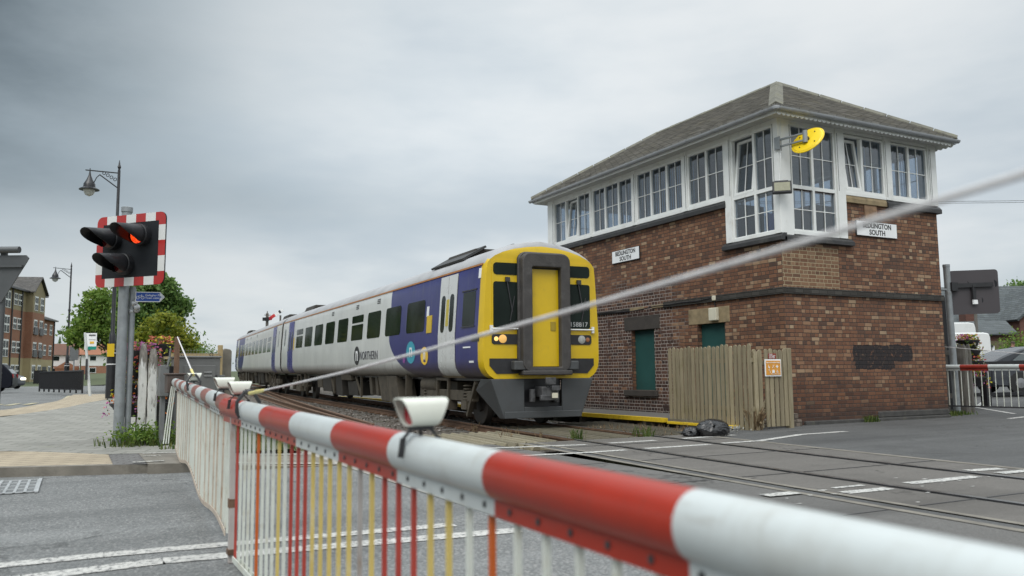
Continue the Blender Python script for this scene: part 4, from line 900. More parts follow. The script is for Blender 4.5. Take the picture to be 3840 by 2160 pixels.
def make_car(lab):
    T = thing('train_carriage', lab, 'train carriage', (0, 0, 0), (0, 0, 0), 'two carriage diesel train on the crossing track')
    zs = [.98, 1.04, 1.1, 1.21, 1.35, 1.6, 1.9, 2.3, 2.7, 3.05, 3.26, 3.36, 3.47, 3.58, 3.68, 3.75, 3.785]
    ring = [(hw(z), z) for z in zs]+[(-hw(z), z) for z in reversed(zs[:-1])]
    secs = [(-.02, .965, -.068), (.05, .99, -.014), (.16, 1, -.003), (.7, 1, 0), (L_CAR-.1, 1, 0), (L_CAR, .985, -.01)]
    mb = MB(); k = len(ring)
    for y, s_, zt in secs:
        for x, z in ring: mb.v.append((x*s_, y, z if z < 3.3 else 3.3+(z-3.3)*(1+zt*4)))
    for i in range(len(secs)-1):
        for j in range(k):
            q = (i*k+j, i*k+(j+1) % k, (i+1)*k+(j+1) % k, (i+1)*k+j)
            za = (ring[j][1]+ring[(j+1) % k][1])/2
            mb.f.append(q); mb.mi.append(1 if za > (3.27 if i else 3.36) else (2 if i < 2 else 0))
    mb.f.append(tuple(range(k))); mb.mi.append(2); mb.f.append(tuple((len(secs)-1)*k+j for j in range(k))); mb.mi.append(3)
    mb.build('body', [M_liv, M_troof, M_ty, M_gask], T, local=True, sm=40)
    for sx in (-1, 1):
        e = MB(); side_strip(e, sx, .1, L_CAR-.05, [3.235, 3.275], .012); e.build('cantrail_stripe', M_orst, T, local=True, sm=0)
        e = MB(); side_panel(e, sx, .36, 1.04, 2.05, 2.74, .04, .004); e.build('cab_window', M_glassdark, T, local=True, sm=0)
        e = MB(); side_strip(e, sx, .3, 1.1, [2.76, 2.785], .02); side_strip(e, sx, .34, 1.06, [2.02, 2.045], .02); e.build('cab_window_trim', M_dark, T, local=True, sm=0)
        for i in range(9):
            y0 = 3.5+1.895*i; wd_ = 1.38; op = i in (3, 8) or False
            op = i in (3+0,) or i == 8
            if op or i == 8:
                par = MB(); side_panel(par, sx, y0, y0+wd_, 2.05, 2.52, .05, .005); par = par.build('window', M_glassdark, T, local=True, sm=0)
                e = MB(); side_panel(e, sx, y0, y0+wd_, 2.58, 2.8, .05, .005); e.build('hopper_light', M_glassdark, par, local=True, sm=0)
            else:
                e = MB(); side_panel(e, sx, y0, y0+wd_, 2.05, 2.8, .1, .005); e.build('window', M_glassdark, T, local=True, sm=0)
        for y0, y1, dm, winz in ((1.42, 2.46, M_tdoorw, True), (20.75, 21.9, M_tblue, True)):
            ym = (y0+y1)/2
            for a, b in ((y0, ym-.012), (ym+.012, y1)):
                e = MB(); side_strip(e, sx, a, b, [1.03, 1.06, 1.1, 1.21, 1.35, 1.6, 1.9, 2.5, 3.0, 3.2], .014); dr = e.build('door', dm, T, local=True, sm=30)
                e = MB(); c = (a+b)/2; side_panel(e, sx, c-.12, c+.12, 1.97, 2.78, .1, .02); e.build('door_window', M_glassdark, dr, local=True, sm=0)
            e = MB(); side_strip(e, sx, ym-.012, ym+.012, [1.03, 1.1, 1.21, 1.35, 1.9, 3.0, 3.2], .004); side_strip(e, sx, y0-.02, y0, [1.03, 1.1, 1.21, 1.35, 1.9, 3.0, 3.2], .004); side_strip(e, sx, y1, y1+.02, [1.03, 1.1, 1.21, 1.35, 1.9, 3.0, 3.2], .004); e.build('door_gap', M_dark, T, local=True, sm=0)
            e = MB(); side_strip(e, sx, ym-.09, ym+.07, [2.1, 2.4, 2.68], .019); 
            if y0 < 3: e.build('door_notice', mat('yellow_chevrons', (.45, .36, .05), .5, .3, 30), T, local=True, sm=0)
        e = MB(); side_panel(e, sx, 22.7, 22.95, 2.2, 2.95, .1, .004); e.build('window', M_glassdark, T, local=True, sm=0)
        e = MB(); side_strip(e, sx, 2.95, 3.3, [2.0, 2.4], .012); e.build('yellow_sticker', M_ty, T, local=True, sm=0)
        e = MB(); side_strip(e, sx, 3.2, 3.34, [2.38, 2.62], .01); side_strip(e, sx, .14, .26, [2.98, 3.18], .008); e.build('white_sticker', M_sign_white, T, local=True, sm=0)
        e = MB(); side_strip(e, sx, 20.5, 20.62, [2.0, 2.5], .012); e.build('yellow_sticker', M_ty, T, local=True, sm=0)
        for yy in (10.0, 7.6, 13.4):
            e = MB()
            for zz_ in (3.0, 3.05, 3.1): side_strip(e, sx, yy-.16, yy+.16, [zz_, zz_+.028], .006)
            e.build('vent_grille', M_dark, T, local=True, sm=0)
        # roundels and logotype
        def disc(nm, y, z, ry, rz, m_, off):
            e = MB(); P = [(y+ry*math.cos(a), z+rz*math.sin(a)) for a in [i*math.pi/14 for i in range(28)]]
            e.add([(sx*(hw(zz_)+off), yy_, zz_) for yy_, zz_ in P], [tuple(range(28))]); return e.build(nm, m_, T, local=True, sm=0)
        disc('roundel', 9.75, 1.58, .33, .28, M_sign_black, .006); disc('roundel', 4.45, 1.58, .36, .27, mat('turquoise_vinyl', (.03, .3, .4), .4, .05), .006); disc('roundel', 3.42, 1.48, .27, .21, mat('gold_vinyl', (.75, .48, .03), .4, .05), .006); disc('roundel', 5.0, 1.42, .1, .1, mat('violet_vinyl', (.22, .05, .25), .4, .05), .006)
        text('n', .62, (sx*(hw(1.58)+.008), 9.75, 1.62), (0, sx, 0), (0, 0, 1), M_sign_white, T, 'logo_letter', bold=.01)
        text('n', .5, (sx*(hw(1.58)+.008), 4.45, 1.62), (0, sx, 0), (0, 0, 1), M_sign_white, T, 'logo_letter', bold=.004)
        text('n', .36, (sx*(hw(1.48)+.008), 3.42, 1.51), (0, sx, 0), (0, 0, 1), M_sign_white, T, 'logo_letter', bold=.004)
        text('NORTHERN', .34, (sx*(hw(1.56)+.008), 8.4, 1.56), (0, sx, 0), (0, 0, 1), mat('charcoal_vinyl', (.06, .06, .075), .4), T, 'lettering', sx=1.07)
        e = MB(); side_strip(e, sx, .1, .5, [1.72, 1.74, 1.86], .006); e.build('step_recess', M_dark, T, local=True, sm=0)
        e = MB(); side_strip(e, sx, .38, .62, [1.3, 1.34], .006); side_strip(e, sx, .55, .95, [1.6, 1.63], .006); e.build('jacking_mark', M_sign_white, T, local=True, sm=0)
    # cab front
    F = lambda x0, x1, z0, z1, r, y, th_: [(x, y, z) for x, z in rrect(x0, x1, z0, z1, r)]
    def fpanel(mb, x0, x1, z0, z1, r, y, th_=.02, m=0): mb.prism(F(x0, x1, z0, z1, r, y, th_), (0, th_, 0), m)
    for sx in (-1, 1):
        a, b = sorted((sx*.525, sx*1.09))
        e = MB(); fpanel(e, a-.03, b+.03, 1.95, 3.34, .1, -.032, .03); e.build('window_surround', M_ty, T, local=True, sm=30)
        e = MB(); fpanel(e, a, b, 1.985, 2.9, .05, -.042); fpanel(e, a, b, 3.04, 3.28, .07, -.042); wn = e.build('windscreen', M_glassdark, T, local=True, sm=0)
        e = MB(); e.tube([(a-.05, -.07, 1.965), (b+.06, -.07, 1.965)], .016, 8); e.box(a-.08, a-.02, -.075, -.03, 1.9, 2.03); e.box(b+.03, b+.08, -.075, -.03, 1.9, 2.03); e.build('hand_rail', M_white, T, local=True)
        e = MB(); m_ = (a+b)/2; e.box(m_-.03, m_+.06, -.09, -.04, 2.9, 2.99); e.bar((m_, -.065, 2.92), (m_+.12, -.058, 2.3), .02); e.bar((m_+.17, -.055, 2.62), (m_+.07, -.055, 2.12), .018); e.build('wiper', M_dark, T, local=True, sm=0)
        e = MB(); fpanel(e, a-.03, b+.03, 1.66, 1.86, .05, -.034, .02); pl = e.build('lamp_panel', M_blackp, T, local=True, sm=0)
        Mx = Matrix.Rotation(R(90), 4, 'X')
        e = MB(); e.lathe((sx*.89, -.03, 1.765), [(.085, 0), (.085, .012), (.06, .02), (.001, .02)], 18, 0, Mx); e.build('headlamp', M_lamp_on if sx < 0 else M_lamp_off, pl, local=True)
        e = MB(); e.lathe((sx*1.03, -.03, 1.765), [(.045, 0), (.045, .012), (.001, .02)], 14, 0, Mx); e.build('marker_lamp', mat('marker_lamp_lit', (1, .6, .2), .2, emis=.7) if sx < 0 else mat('marker_red', (.3, .12, .05), .2), pl, local=True)
        e = MB(); x0, x1 = sx*.38, sx*1.17
        P = [(x0, 1.38), (x1, 1.38), (x1, 1.24), (sx*1.02, 1.08), (x0, 1.08)]
        e.prism([(x, -.033, z) for x, z in P], (0, .02, 0)); sl_ = e.build('equipment_recess', M_blackp, T, local=True, sm=0)
        e = MB(); e.box(min(sx*.45, sx*.72), max(sx*.45, sx*.72), -.22, -.03, 1.15, 1.33); e.build('buffer_box', M_tgrey, sl_, local=True, sm=0, bev=.02)
    e = MB()
    out = rrect(-.535, .535, 1.12, 3.49, .17, 6); inn = rrect(-.32, .32, 1.2, 3.2, .03, 6)
    k = len(out); yy0, yy1 = -.24, .0
    vs = [(x, yy0, z) for x, z in out]+[(x, yy0, z) for x, z in inn]+[(x, yy1, z) for x, z in out]+[(x, yy1, z) for x, z in inn]
    fs = []
    for i in range(k):
        j = (i+1) % k; fs += [(i, j, k+j, k+i), (i, 2*k+i, 2*k+j, j), (k+i, k+j, 3*k+j, 3*k+i)]
    e.add(vs, fs)
    o2 = [(x*1.0, z) for x, z in rrect(-.575, .575, 1.1, 3.52, .19, 6)]
    e.add([(x, -.02, z) for x, z in o2]+[(x, -.1, z) for x, z in o2], [tuple(range(k, 2*k))]+[(i, (i+1) % k, k+(i+1) % k, k+i) for i in range(k)])
    gw = e.build('gangway', M_gask, T, local=True, sm=40, bev=.025)
    e = MB(); e.box(-.315, .315, -.11, -.09, 1.22, 3.17); gd = e.build('gangway_door', M_ty, gw, local=True, sm=0); e = MB(); e.box(.13, .25, -.12, -.109, 1.93, 2.12); e.build('door_handle_plate', mat('dull_yellow', (.35, .25, .02), .5), gw, local=True, sm=0, bev=.01)
    e = MB(); e.box(-.55, .55, -.27, -.02, 1.05, 1.14); e.build('gangway_step', M_gask, gw, local=True, sm=0, bev=.02)
    text('158817', .135, (.82, -.044, 2.07), (1, 0, 0), (0, 0, 1), mat('number_grey', (.42, .43, .43), .5), T, 'unit_number', sx=1.05)
    # valance, coupler
    e = MB()
    def vpoly(x0, x1, lo0, lo1, y):
        return [(x0, y, .975), (x1, y, .975), (lo1, y, .2), (lo0, y, .2)]
    for sx in (-1, 1):
        e.prism([(sx*.42, -.03, .975), (sx*1.15, -.03, .975), (sx*.86, -.03, .2), (sx*.42, -.03, .2)], (0, .06, 0))
        e.prism([(sx*1.15, -.03, .975), (sx*1.2, .35, .975), (sx*1.2, .62, .75), (sx*.9, .1, .2), (sx*.86, -.03, .2)], (-sx*.05, .02, 0))
    e.box(-.42, .42, -.03, .03, .2, .42); e.box(-.86, .86, -.055, -.028, .2, .335)
    e.build('valance', M_tgrey, T, local=True, sm=0, bev=.012)
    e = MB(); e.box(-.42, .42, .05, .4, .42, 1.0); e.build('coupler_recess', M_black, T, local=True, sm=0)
    e = MB(); e.box(-.17, .17, -.3, .1, .62, .82); e.box(-.1, .12, -.36, -.3, .86, 1.0); e.box(-.2, .2, -.33, -.25, .55, .66); e.lathe((-.28, -.1, .52), [(.06, 0), (.06, .25)], 10); e.lathe((.28, -.05, .5), [(.06, 0), (.05, .3)], 10); e.box(.02, .2, -.37, -.32, .74, .84); cp = e.build('coupler', mat('coupler_steel', (.06, .06, .062), .5, .5, 12), T, local=True, sm=30, bev=.01)
    e = MB(); e.box(.02, .14, -.39, -.36, .6, .7); e.build('coupler_plate', M_cream, cp, local=True, sm=0)
    # roof vents
    for yy, ln, wd_ in ((1.2, .35, .3), (1.9, 1.7, .85), (6.0, .4, .35), (19.6, 1.9, .8), (22.4, .5, .5)):
        e = MB(); sec = [(-wd_, 3.5), (wd_, 3.5), (wd_*.8, 3.84), (-wd_*.8, 3.84)]
        if ln < 1: sec = [(-wd_*.4, 3.75), (wd_*.4, 3.75), (wd_*.35, 3.88), (-wd_*.35, 3.88)]
        e.prism([(x, yy, z) for x, z in sec], (0, ln, 0)); e.build('roof_vent', M_under, T, local=True, sm=0, bev=.03)
    for sx in (-1, 1):
        e = MB(); P = [(sx*1.0, 1.8, 3.54), (sx*1.0, 3.9, 3.54), (sx*.45, 3.9, 3.86), (sx*.45, 1.8, 3.86)]; e.prism(P, (sx*.03, 0, .04))
        e.build('roof_grille', mat('roof_louvre', (.03, .03, .03), .6, .6, 30), T, local=True, sm=0)
    # underframe
    for sx in (-1, 1):
        for y0, y1, z0, z1, xo, mm, nm in ((6.2, 7.1, .28, 1.0, 1.2, M_under2, 'underframe_panel'), (7.3, 8.1, .3, 1.0, 1.15, M_under2, 'underframe_panel'), (8.35, 8.6, .42, .95, 1.1, M_under2, 'equipment_case'), (9.0, 9.25, .42, .95, 1.1, M_under2, 'equipment_case'), (10.7, 11.9, .35, .8, 1.1, M_under, 'equipment_case'), (11.2, 12.5, .82, 1.02, 1.2, M_under2, 'equipment_case'), (12.7, 13.6, .3, 1.0, 1.12, M_under, 'equipment_case'), (14.2, 15.6, .4, 1.0, 1.15, M_under, 'equipment_case'), (16.0, 16.8, .5, .98, 1.1, M_under2, 'equipment_case')):
            e = MB(); sh = .25 if nm == 'underframe_panel' else 0
            e.prism([(sx*xo, y0, z1), (sx*xo, y1, z1), (sx*(xo-.05), y1-sh, z0), (sx*(xo-.05), y0-sh, z0)], (-sx*.5, 0, 0)); e.build(nm, mm, T, local=True, sm=0, bev=.015)
        e = MB(); e.tube([(sx*.95, 3.2, .82), (sx*.95, 3.3, .82), (sx*.95, 4.3, .82), (sx*.95, 4.4, .82)], [.08, .2, .2, .08], 14); e.build('air_reservoir', M_under2, T, local=True)
        e = MB()
        for y0, y1 in ((10.1, 10.8), (13.8, 14.3)): e.bar((sx*1.1, y0, 1.0), (sx*1.1, y0, .35), .06); e.bar((sx*1.1, y0, .35), (sx*1.1, y1, .95), .05)
        e.bar((sx*1.15, 5.2, 1.2), (sx*1.15, 5.2, .4), .16, .06); e.bar((sx*1.15, 18.7, 1.1), (sx*1.15, 18.7, .45), .12, .05); e.build('bracket', M_under2, T, local=True, sm=0)
        e = MB(); side_strip(e, sx, 1.3, 2.6, [.985, 1.03], .03); side_strip(e, sx, 20.7, 21.95, [.985, 1.03], .03); e.build('door_step', mat('worn_step', (.3, .25, .17), .5, .2, 8), T, local=True, sm=0)
    e = MB(); e.box(-1.05, 1.05, .6, L_CAR-.2, .93, 1.06); e.box(-.6, .6, 5.5, 17.5, .4, .95); e.build('underframe', M_black, T, local=True, sm=0)
    for yb in (2.75, 20.2):
        bg_ = MB(); bg_.box(-1.1, -.95, yb-1.7, yb+1.7, .5, .72); bg_.box(.95, 1.1, yb-1.7, yb+1.7, .5, .72); bg_.box(-.9, .9, yb-.3, yb+.3, .45, .9)
        for sx in (-1, 1):
            bg_.box(sx*1.05-.12, sx*1.05+.12, yb-.42, yb+.42, .28, .5); bg_.bar((sx*1.12, yb-.36, .95), (sx*1.12, yb-.36, .3), .07); bg_.bar((sx*1.12, yb+.36, .95), (sx*1.12, yb+.36, .3), .07); bg_.bar((sx*1.12, yb-.4, .95), (sx*1.12, yb+.4, .95), .07)
            bg_.bar((sx*1.08, yb-1.9, .9), (sx*1.05, yb-1.35, .2), .1); 
        bo = bg_.build('bogie', M_under2, T, local=True, sm=0, bev=.012)
        for sx in (-1, 1):
            for yw in (yb-1.3, yb+1.3):
                e = MB(); e.lathe((sx*.7, yw, .43), [(.1, -.09), (.43, -.08), (.45, -.06), (.425, .06), (.38, .07), (.16, .05), (.15, .09), (.001, .09)], 28, 0, Matrix.Rotation(sx*R(90), 4, 'Y')); e.build('wheel', M_wheel, bo, local=True)
                e = MB()
                for i in range(5): e.lathe((sx*1.02, yw, .52+.07*i), [(.1, 0), (.13, .02), (.1, .04)], 12)
                e.box(sx*1.02-.12, sx*1.02+.12, yw-.14, yw+.14, .33, .52); e.build('coil_spring', M_under2, bo, local=True)
    return T
TH = R(3.0); GR = .0085
CAR = make_car('leading carriage with yellow cab front, blue and white sides and a lit headlamp')
CAR.location = (8.34, 14.63, 0); CAR.rotation_euler = Matrix.Rotation(-TH, 3, 'Z').__matmul__(Matrix.Rotation(GR, 3, 'X')).to_euler()
pe = Vector((8.34, 14.63, 0))+Vector((math.sin(TH), math.cos(TH), GR))*(L_CAR+.35); T2 = R(4.6)
p2 = pe+Vector((math.sin(T2), math.cos(T2), GR))*L_CAR
C2 = dup(CAR, p2, (Matrix.Rotation(-T2+math.pi, 3, 'Z') @ Matrix.Rotation(-GR, 3, 'X')).to_euler(), 'trailing carriage coupled behind the yellow fronted carriage')
for ch in list(C2.children):
    if ch.name.split('.')[0] in ('roundel', 'logo_letter', 'lettering', 'unit_number', 'yellow_sticker', 'white_sticker', 'roof_grille'): bpy.data.objects.remove(ch)
e = MB()
a = pe+Vector((-math.sin(TH), -math.cos(TH), 0))*.37; Mg = Matrix.Translation(a) @ Matrix.Rotation(-TH, 4, 'Z'); e.box(-1.1, 1.1, -.02, .42, 1.1, 3.3, 0, Mg)
WM[CAR] = Matrix.Translation(CAR.location) @ CAR.rotation_euler.to_matrix().to_4x4()
e.build('corridor_bellows', M_black, CAR, sm=0)

# ------------------------------------------------------------------ lifting barriers
M_bred = mat('barrier_red', (.31, .02, .006), .36, .12, 3, dirt=(.24, .045, .025), dfac=.55, coat=.05, spec=.35)
M_bwhite = mat('barrier_white', (.45, .48, .475), .36, .06, 3, dirt=(.36, .36, .33), dfac=.5, coat=.08)
M_bred2 = mat('faded_barrier_red', (.22, .075, .055), .4, .2, 5, dirt=(.16, .08, .06), dfac=.6)
M_barw = mat('white_bar', (.58, .6, .54), .45, .08, 6, dirt=(.42, .36, .25), dfac=.6)
M_barr = mat('red_bar', (.36, .045, .03), .45, .15, 6, dirt=(.2, .05, .04), dfac=.5)
M_bary = mat('yellowed_bar', (.55, .42, .13), .45, .1, 5, dirt=(.6, .52, .32), dfac=.7)
M_barrust = mat('rust_stained_bar', (.48, .4, .32), .5, .2, 8, dirt=(.3, .19, .12), dfac=.8)
M_baror = mat('orange_red_bar', (.5, .1, .012), .45, .1, 6)
M_bgrey_ = mat('grey_bar', (.35, .32, .3), .5, .15, 6, dirt=(.22, .15, .1), dfac=.6)
M_hood = mat('ivory_lamp_hood', (.62, .63, .56), .45, .06, 6, dirt=(.45, .4, .28), dfac=.4)
M_redlens = mat('red_lens', (.3, .01, .02), .12, .1, 40)
M_rope = mat('grey_stay_rope', (.56, .545, .54), .75, .12, 20, .3, 200)
M_sleeve = mat('yellow_sleeve', (.62, .54, .2), .6, .1, 10)
def boom_lamp(par, p, ax, s=1.0, legs=True):
    ax = Vector(ax).normalized(); up = Vector((0, 0, 1)); sd_ = ax.cross(up).normalized(); p = Vector(p)
    mb = MB(); n = 20; o = 0; L = .053*s; rz, ry = .039*s, .044*s
    rings = []
    for t, inset in ((-1, 0), (-.9, 0), (.9, 0), (1, 0)):
        ring = []
        for i in range(n):
            a = 2*math.pi*i/n; zz_ = math.copysign(abs(math.sin(a))**.6, math.sin(a)); cc_ = math.copysign(abs(math.cos(a))**.6, math.cos(a))
            sl_ = L*t*(1+.3*zz_)
            ring.append(p+ax*sl_+sd_*ry*cc_+up*(rz*zz_))
        rings.append(ring)
    inner = [[q+(p+ax*((q-p).dot(ax))+up*0-q)*.1 for q in r] for r in rings]
    allr = [inner[1], inner[0], rings[0], rings[1], rings[2], rings[3], inner[3], inner[2]]
    mb.v = [tuple(q) for r in allr for q in r]
    for k in range(len(allr)-1):
        for i in range(n): mb.f.append((k*n+i, k*n+(i+1) % n, (k+1)*n+(i+1) % n, (k+1)*n+i)); mb.mi.append(0)
    lamp = mb.build('boom_lamp', M_hood, par, sm=40)
    e = MB()
    for t in (-.62, .62):
        e.v += [tuple(p+ax*L*t+sd_*ry*.93*math.cos(2*math.pi*i/n)+up*rz*.93*math.sin(2*math.pi*i/n)) for i in range(n)]
    e.f = [tuple(range(n)), tuple(range(n, 2*n))]; e.mi = [0, 0]; e.build('lens', M_redlens, lamp, sm=0)
    e = MB(); q = p-up*rz*.95; b = .062
    e.box(-.03*s, .03*s, -.02, .02, -.012, .0, 0, Matrix.Translation(q) @ Matrix(((ax.x, sd_.x, 0, 0), (ax.y, sd_.y, 0, 0), (0, 0, 1, 0), (0, 0, 0, 1))))
    e.tube([q+up*.0, q-up*.03], .005, 6)
    for sgn in (-1, 1):
        e.bar(q+ax*sgn*.02, q+ax*sgn*.052-up*.035, .016, .004); e.bar(q+ax*sgn*.052-up*.033, q+ax*sgn*.06-up*.085, .016, .004)
    e.build('bracket', M_blackp, lamp, sm=0)
def scuffed(m, dark_):
    nt = NT(m.node_tree); b = m.node_tree.nodes['Principled BSDF']; o = nt.obj(); x, y, z = nt.xyz(o); old = b.inputs['Base Color'].links[0].from_socket
    s1 = nt.noise(nt.vec(nt.m('MULTIPLY', x, 30), nt.m('MULTIPLY', y, 5), nt.m('MULTIPLY', z, 30)), 1.3, 6, .7); s2 = nt.noise(nt.vec(nt.m('MULTIPLY', x, 6), nt.m('MULTIPLY', y, 40), nt.m('MULTIPLY', z, 6)), 1.1, 5, .65)
    c = nt.mix(nt.m('MULTIPLY', nt.smooth(s1, .56, .72), .4), old, dark_); c = nt.mix(nt.m('MULTIPLY', nt.smooth(s2, .56, .7), .35), c, dark_)
    nt.put(b.inputs['Base Color'], c)
scuffed(M_bred, (.14, .035, .022)); scuffed(M_bwhite, (.3, .29, .26)); scuffed(M_bred2, (.1, .05, .04))
def barrier(name, lab, P, Q, bands, first, red, rad, skirt_z, bars, barcol, lamps, group=None, drop=.036, lean=None, botm=None):
    """P tip, Q pivot end (3-D, top centre line of the boom tube)."""
    P, Q = Vector(P), Vector(Q); d = (Q-P); L = d.length; d.normalize(); B = thing(name, lab, 'barrier', (Q.x, Q.y, 0), (0, 0, 0), group)
    side = d.cross(Vector((0, 0, 1))).normalized(); cen = Vector((0, 0, -rad)); n = 24
    mb = MB(); edges = [0]+[b for b in bands if 0 < b < L]+[L]
    fl = MB()
    for i, (a, b) in enumerate(zip(edges, edges[1:])):
        mi = (i+first) % 2
        st = max(1, int((b-a)/.25)); pts = [P+d*(a+(b-a)*k/st)+cen for k in range(st+1)]
        o = len(mb.v)
        for p in pts:
            for j in range(n):
                an = 2*math.pi*j/n; sy = math.sin(an); mb.v.append(tuple(p+side*rad*.93*math.cos(an)+Vector((0, 0, rad*sy*(1 if sy > 0 else 1.08)))))
        for k in range(st):
            for j in range(n): mb.f.append((o+k*n+j, o+k*n+(j+1) % n, o+(k+1)*n+(j+1) % n, o+(k+1)*n+j)); mb.mi.append(mi)
        if i == 0: mb.f.append(tuple(o+j for j in range(n))); mb.mi.append(mi)
        if i == len(edges)-2: mb.f.append(tuple(o+st*n+j for j in range(n))); mb.mi.append(mi)
        for sg in (-1, 1):
            q = [P+d*a+cen*2+side*sg*.014, P+d*b+cen*2+side*sg*.014]
            lo = Vector((0, 0, -drop)); up = Vector((0, 0, .012)); th = side*sg*.004
            for u, v in ((q[0], q[1]),): fl.add([u+up, v+up, v+lo, u+lo, u+up+th, v+up+th, v+lo+th, u+lo+th], [(0, 1, 2, 3), (4, 7, 6, 5), (0, 4, 5, 1), (3, 2, 6, 7), (0, 3, 7, 4), (1, 5, 6, 2)], mi)
    mb.build('boom', [red, M_bwhite], B, sm=50); fl.build('skirt_rail', [red, M_bwhite], B, sm=0)
    rv = MB(); bt = MB(); prev = None
    for i, t in enumerate(bars):
        a = P+d*t+cen*2+Vector((0, 0, -drop*.45)); zb = skirt_z(t); off = (lean(t) if lean else 0)
        b = Vector((a.x+d.x*off, a.y+d.y*off, zb))
        e = MB(); e.bar(a, b, .013, .013); e.build('bar', barcol(i), B, sm=0)
        for sg in (-1, 1):
            rv.lathe(a+side*sg*.018, [(.008, 0), (.007, .003), (.001, .004)], 8, 0, Matrix(((side.x*sg, 0, 0, 0), (0, 1, 0, 0), (0, 0, 1, 0), (0, 0, 0, 1))) @ Matrix.Rotation(R(90), 4, 'Y'))
        if prev is not None:
            for sg in (-1, 1): bt.bar(prev+side*sg*.013, b+side*sg*.013, .005, .032)
        prev = b
    rv.build('rivets', M_dark if red is M_bred else M_blackp, B); bt.build('bottom_rail', botm or M_barrust, B, sm=0)
    for t, s_ in lamps: boom_lamp(B, P+d*t+Vector((0, 0, .064 if s_ == 1 else .07)), (1, .05, 0), s_)
    return B, d, side, cen
# near barrier: tip at the road centre, pivot out of view beside the photographer
seq = 'WrWWWWrWWWyrrryyyyyyGyrrryyWoWWWWWrWWWyWWWrrWWWWWyWWWWrW'
seq = 'rWWWWoWWWyWrrryyyyygyrrryyWoWWWWWrWWWWWyWWWrWWWWWWWWrWWWW'
cm = {'W': M_barw, 'r': M_barr, 'y': M_bary, 'o': M_baror, 'g': M_bgrey_}
NB, d, side, cen = barrier('level_crossing_barrier', 'nearest red and white barrier with mesh skirt bars crossing the foreground', (.85, 5.47, .94), (.85, -1.7, .865), [.62, 1.27, 1.92, 2.56, 3.16, 3.79, 4.45, 5.07, 5.7, 6.3], 0, M_bred, .053,
    lambda t: .04+.02*sm01((t-.3)/3), [.42+.123*i for i in range(54)], lambda i: cm[seq[i % len(seq)]], [(3.3, 1.0), (.43, .95)], botm=M_barw)
e = MB(); e.bar((.845, 5.2, .84), (.845, 5.16, .34), .03, .03); e.bar((.845, 5.16, .34), (.842, 5.13, -.0), .034, .034); e.build('end_stanchion', M_bgrey_, NB, sm=0, bev=.004); e = MB(); e.box(.825, .865, 5.14, 5.19, .31, .36); e.box(.82, .865, 5.1, 5.17, .05, .08); e.build('stanchion_bracket', M_rust, NB, sm=0)
e = MB(); sp = Vector((.85, 4.72, .978)); ep = Vector((.85, 2.884, 1.086)); e.tube([(.85, y, z) for y, z in ((4.5, .991), (3.8, 1.03), (2.884, 1.084), (2.05, 1.143), (1.27, 1.2), (.83, 1.237), (.5, 1.268), (0, 1.315), (-.8, 1.4), (-1.65, 1.49))], .0046, 8); e.build('stay_rope', M_rope, NB)
e = MB(); e.tube([sp, sp.lerp(ep, .11), sp.lerp(ep, .112), sp.lerp(ep, .22)], [.0095, .0095, .012, .007], 8); e.build('rope_sleeve', M_sleeve, NB)
e = MB()
for sg in (-1, 1): e.tube([(.85+sg*.012, 4.74, 1.0), (.85+sg*.03, 4.74, .975), (.85+sg*.06, 4.75, .93), (.85+sg*.06, 4.75, .88), (.85+sg*.045, 4.75, .845)], [.006, .01, .01, .01, .008], 6)
e.tube([(.82, 4.74, .985), (.88, 4.74, .985)], .012, 8); e.ball((.85, 4.74, .985), .018); e.build('rope_clamp', M_dark, NB)
e = MB(); e.box(.6, 1.0, -2.1, -1.55, -.0, 1.0); e.box(.76, .86, -1.75, -1.6, 1.0, 1.5); e.build('pedestal', M_grey, NB, sm=0, bev=.02)
seqf = 'WWWgWWgWrWWyWWgWWWgWgWWyWW'
cmf = {'W': M_barw, 'r': M_barrust, 'y': M_barrust, 'g': M_barrust}
FB, d, side, cen = barrier('level_crossing_barrier', 'far barrier with faded red bands and rust stained skirt, pivoted beside the grey cabinet', (.868, 5.36, .95), (1.2, 12.0, 1.055), [.6, 1.35, 1.85, 2.4, 2.9, 3.45, 3.95, 4.5, 5.0, 5.5, 6.0], 0, M_bred2, .055,
    lambda t: .1+.07*sm01((t-1)/3)+.04*math.sin(t*2.2), [.1+.122*i for i in range(50)], lambda i: cmf[seqf[i % len(seqf)]], [(.55, .95), (3.3, .95)], lean=lambda t: .05*math.sin(t*1.7+.6), botm=M_barrust)
e = MB(); sp = Vector((1.02, 8.6, 1.09)); ep = Vector((1.235, 12.3, 1.62)); e.tube([sp, ep], .008, 8); e.build('stay_rope', M_rope, FB); e = MB(); e.tube([sp, sp.lerp(ep, .1)], .013, 8); e.build('rope_sleeve', M_sleeve, FB)
e = MB()
for sg in (-1, 1): e.tube([(1.02+sg*.015, 8.6, 1.1), (1.02+sg*.062, 8.58, 1.03), (1.02+sg*.05, 8.58, .94)], .011, 6)
e.build('rope_clamp', M_dark, FB)
e = MB(); e.box(1.2, 1.265, 12.25, 12.31, .9, 1.62); e.build('stay_post', M_rust, FB, sm=0)
e = MB(); e.box(1.1, 1.31, 12.02, 12.4, .86, 1.1); e.box(1.08, 1.33, 12.0, 12.42, 1.1, 1.125); e.build('pivot_box', mat('brown_casting', (.07, .05, .042), .6, .2, 6), FB, sm=0, bev=.01); e = MB(); e.box(1.08, 1.2, 12.9, 13.3, .8, 1.24); e.box(1.11, 1.17, 13.0, 13.2, -.1, .8); e.tube([(1.17, 12.9, 1.2), (1.2, 12.92, 1.36), (1.21, 12.9, 1.48)], .015, 6); e.build('pedestal', M_grey, FB, sm=0, bev=.015)
e = MB()
for k in range(3): e.tube([(1.19-.02*k, 11.95, .95), (1.16-.025*k, 11.97, .6), (1.13-.03*k, 11.95, .2)], .009, 5)
e.build('loose_bars', M_barw, FB)
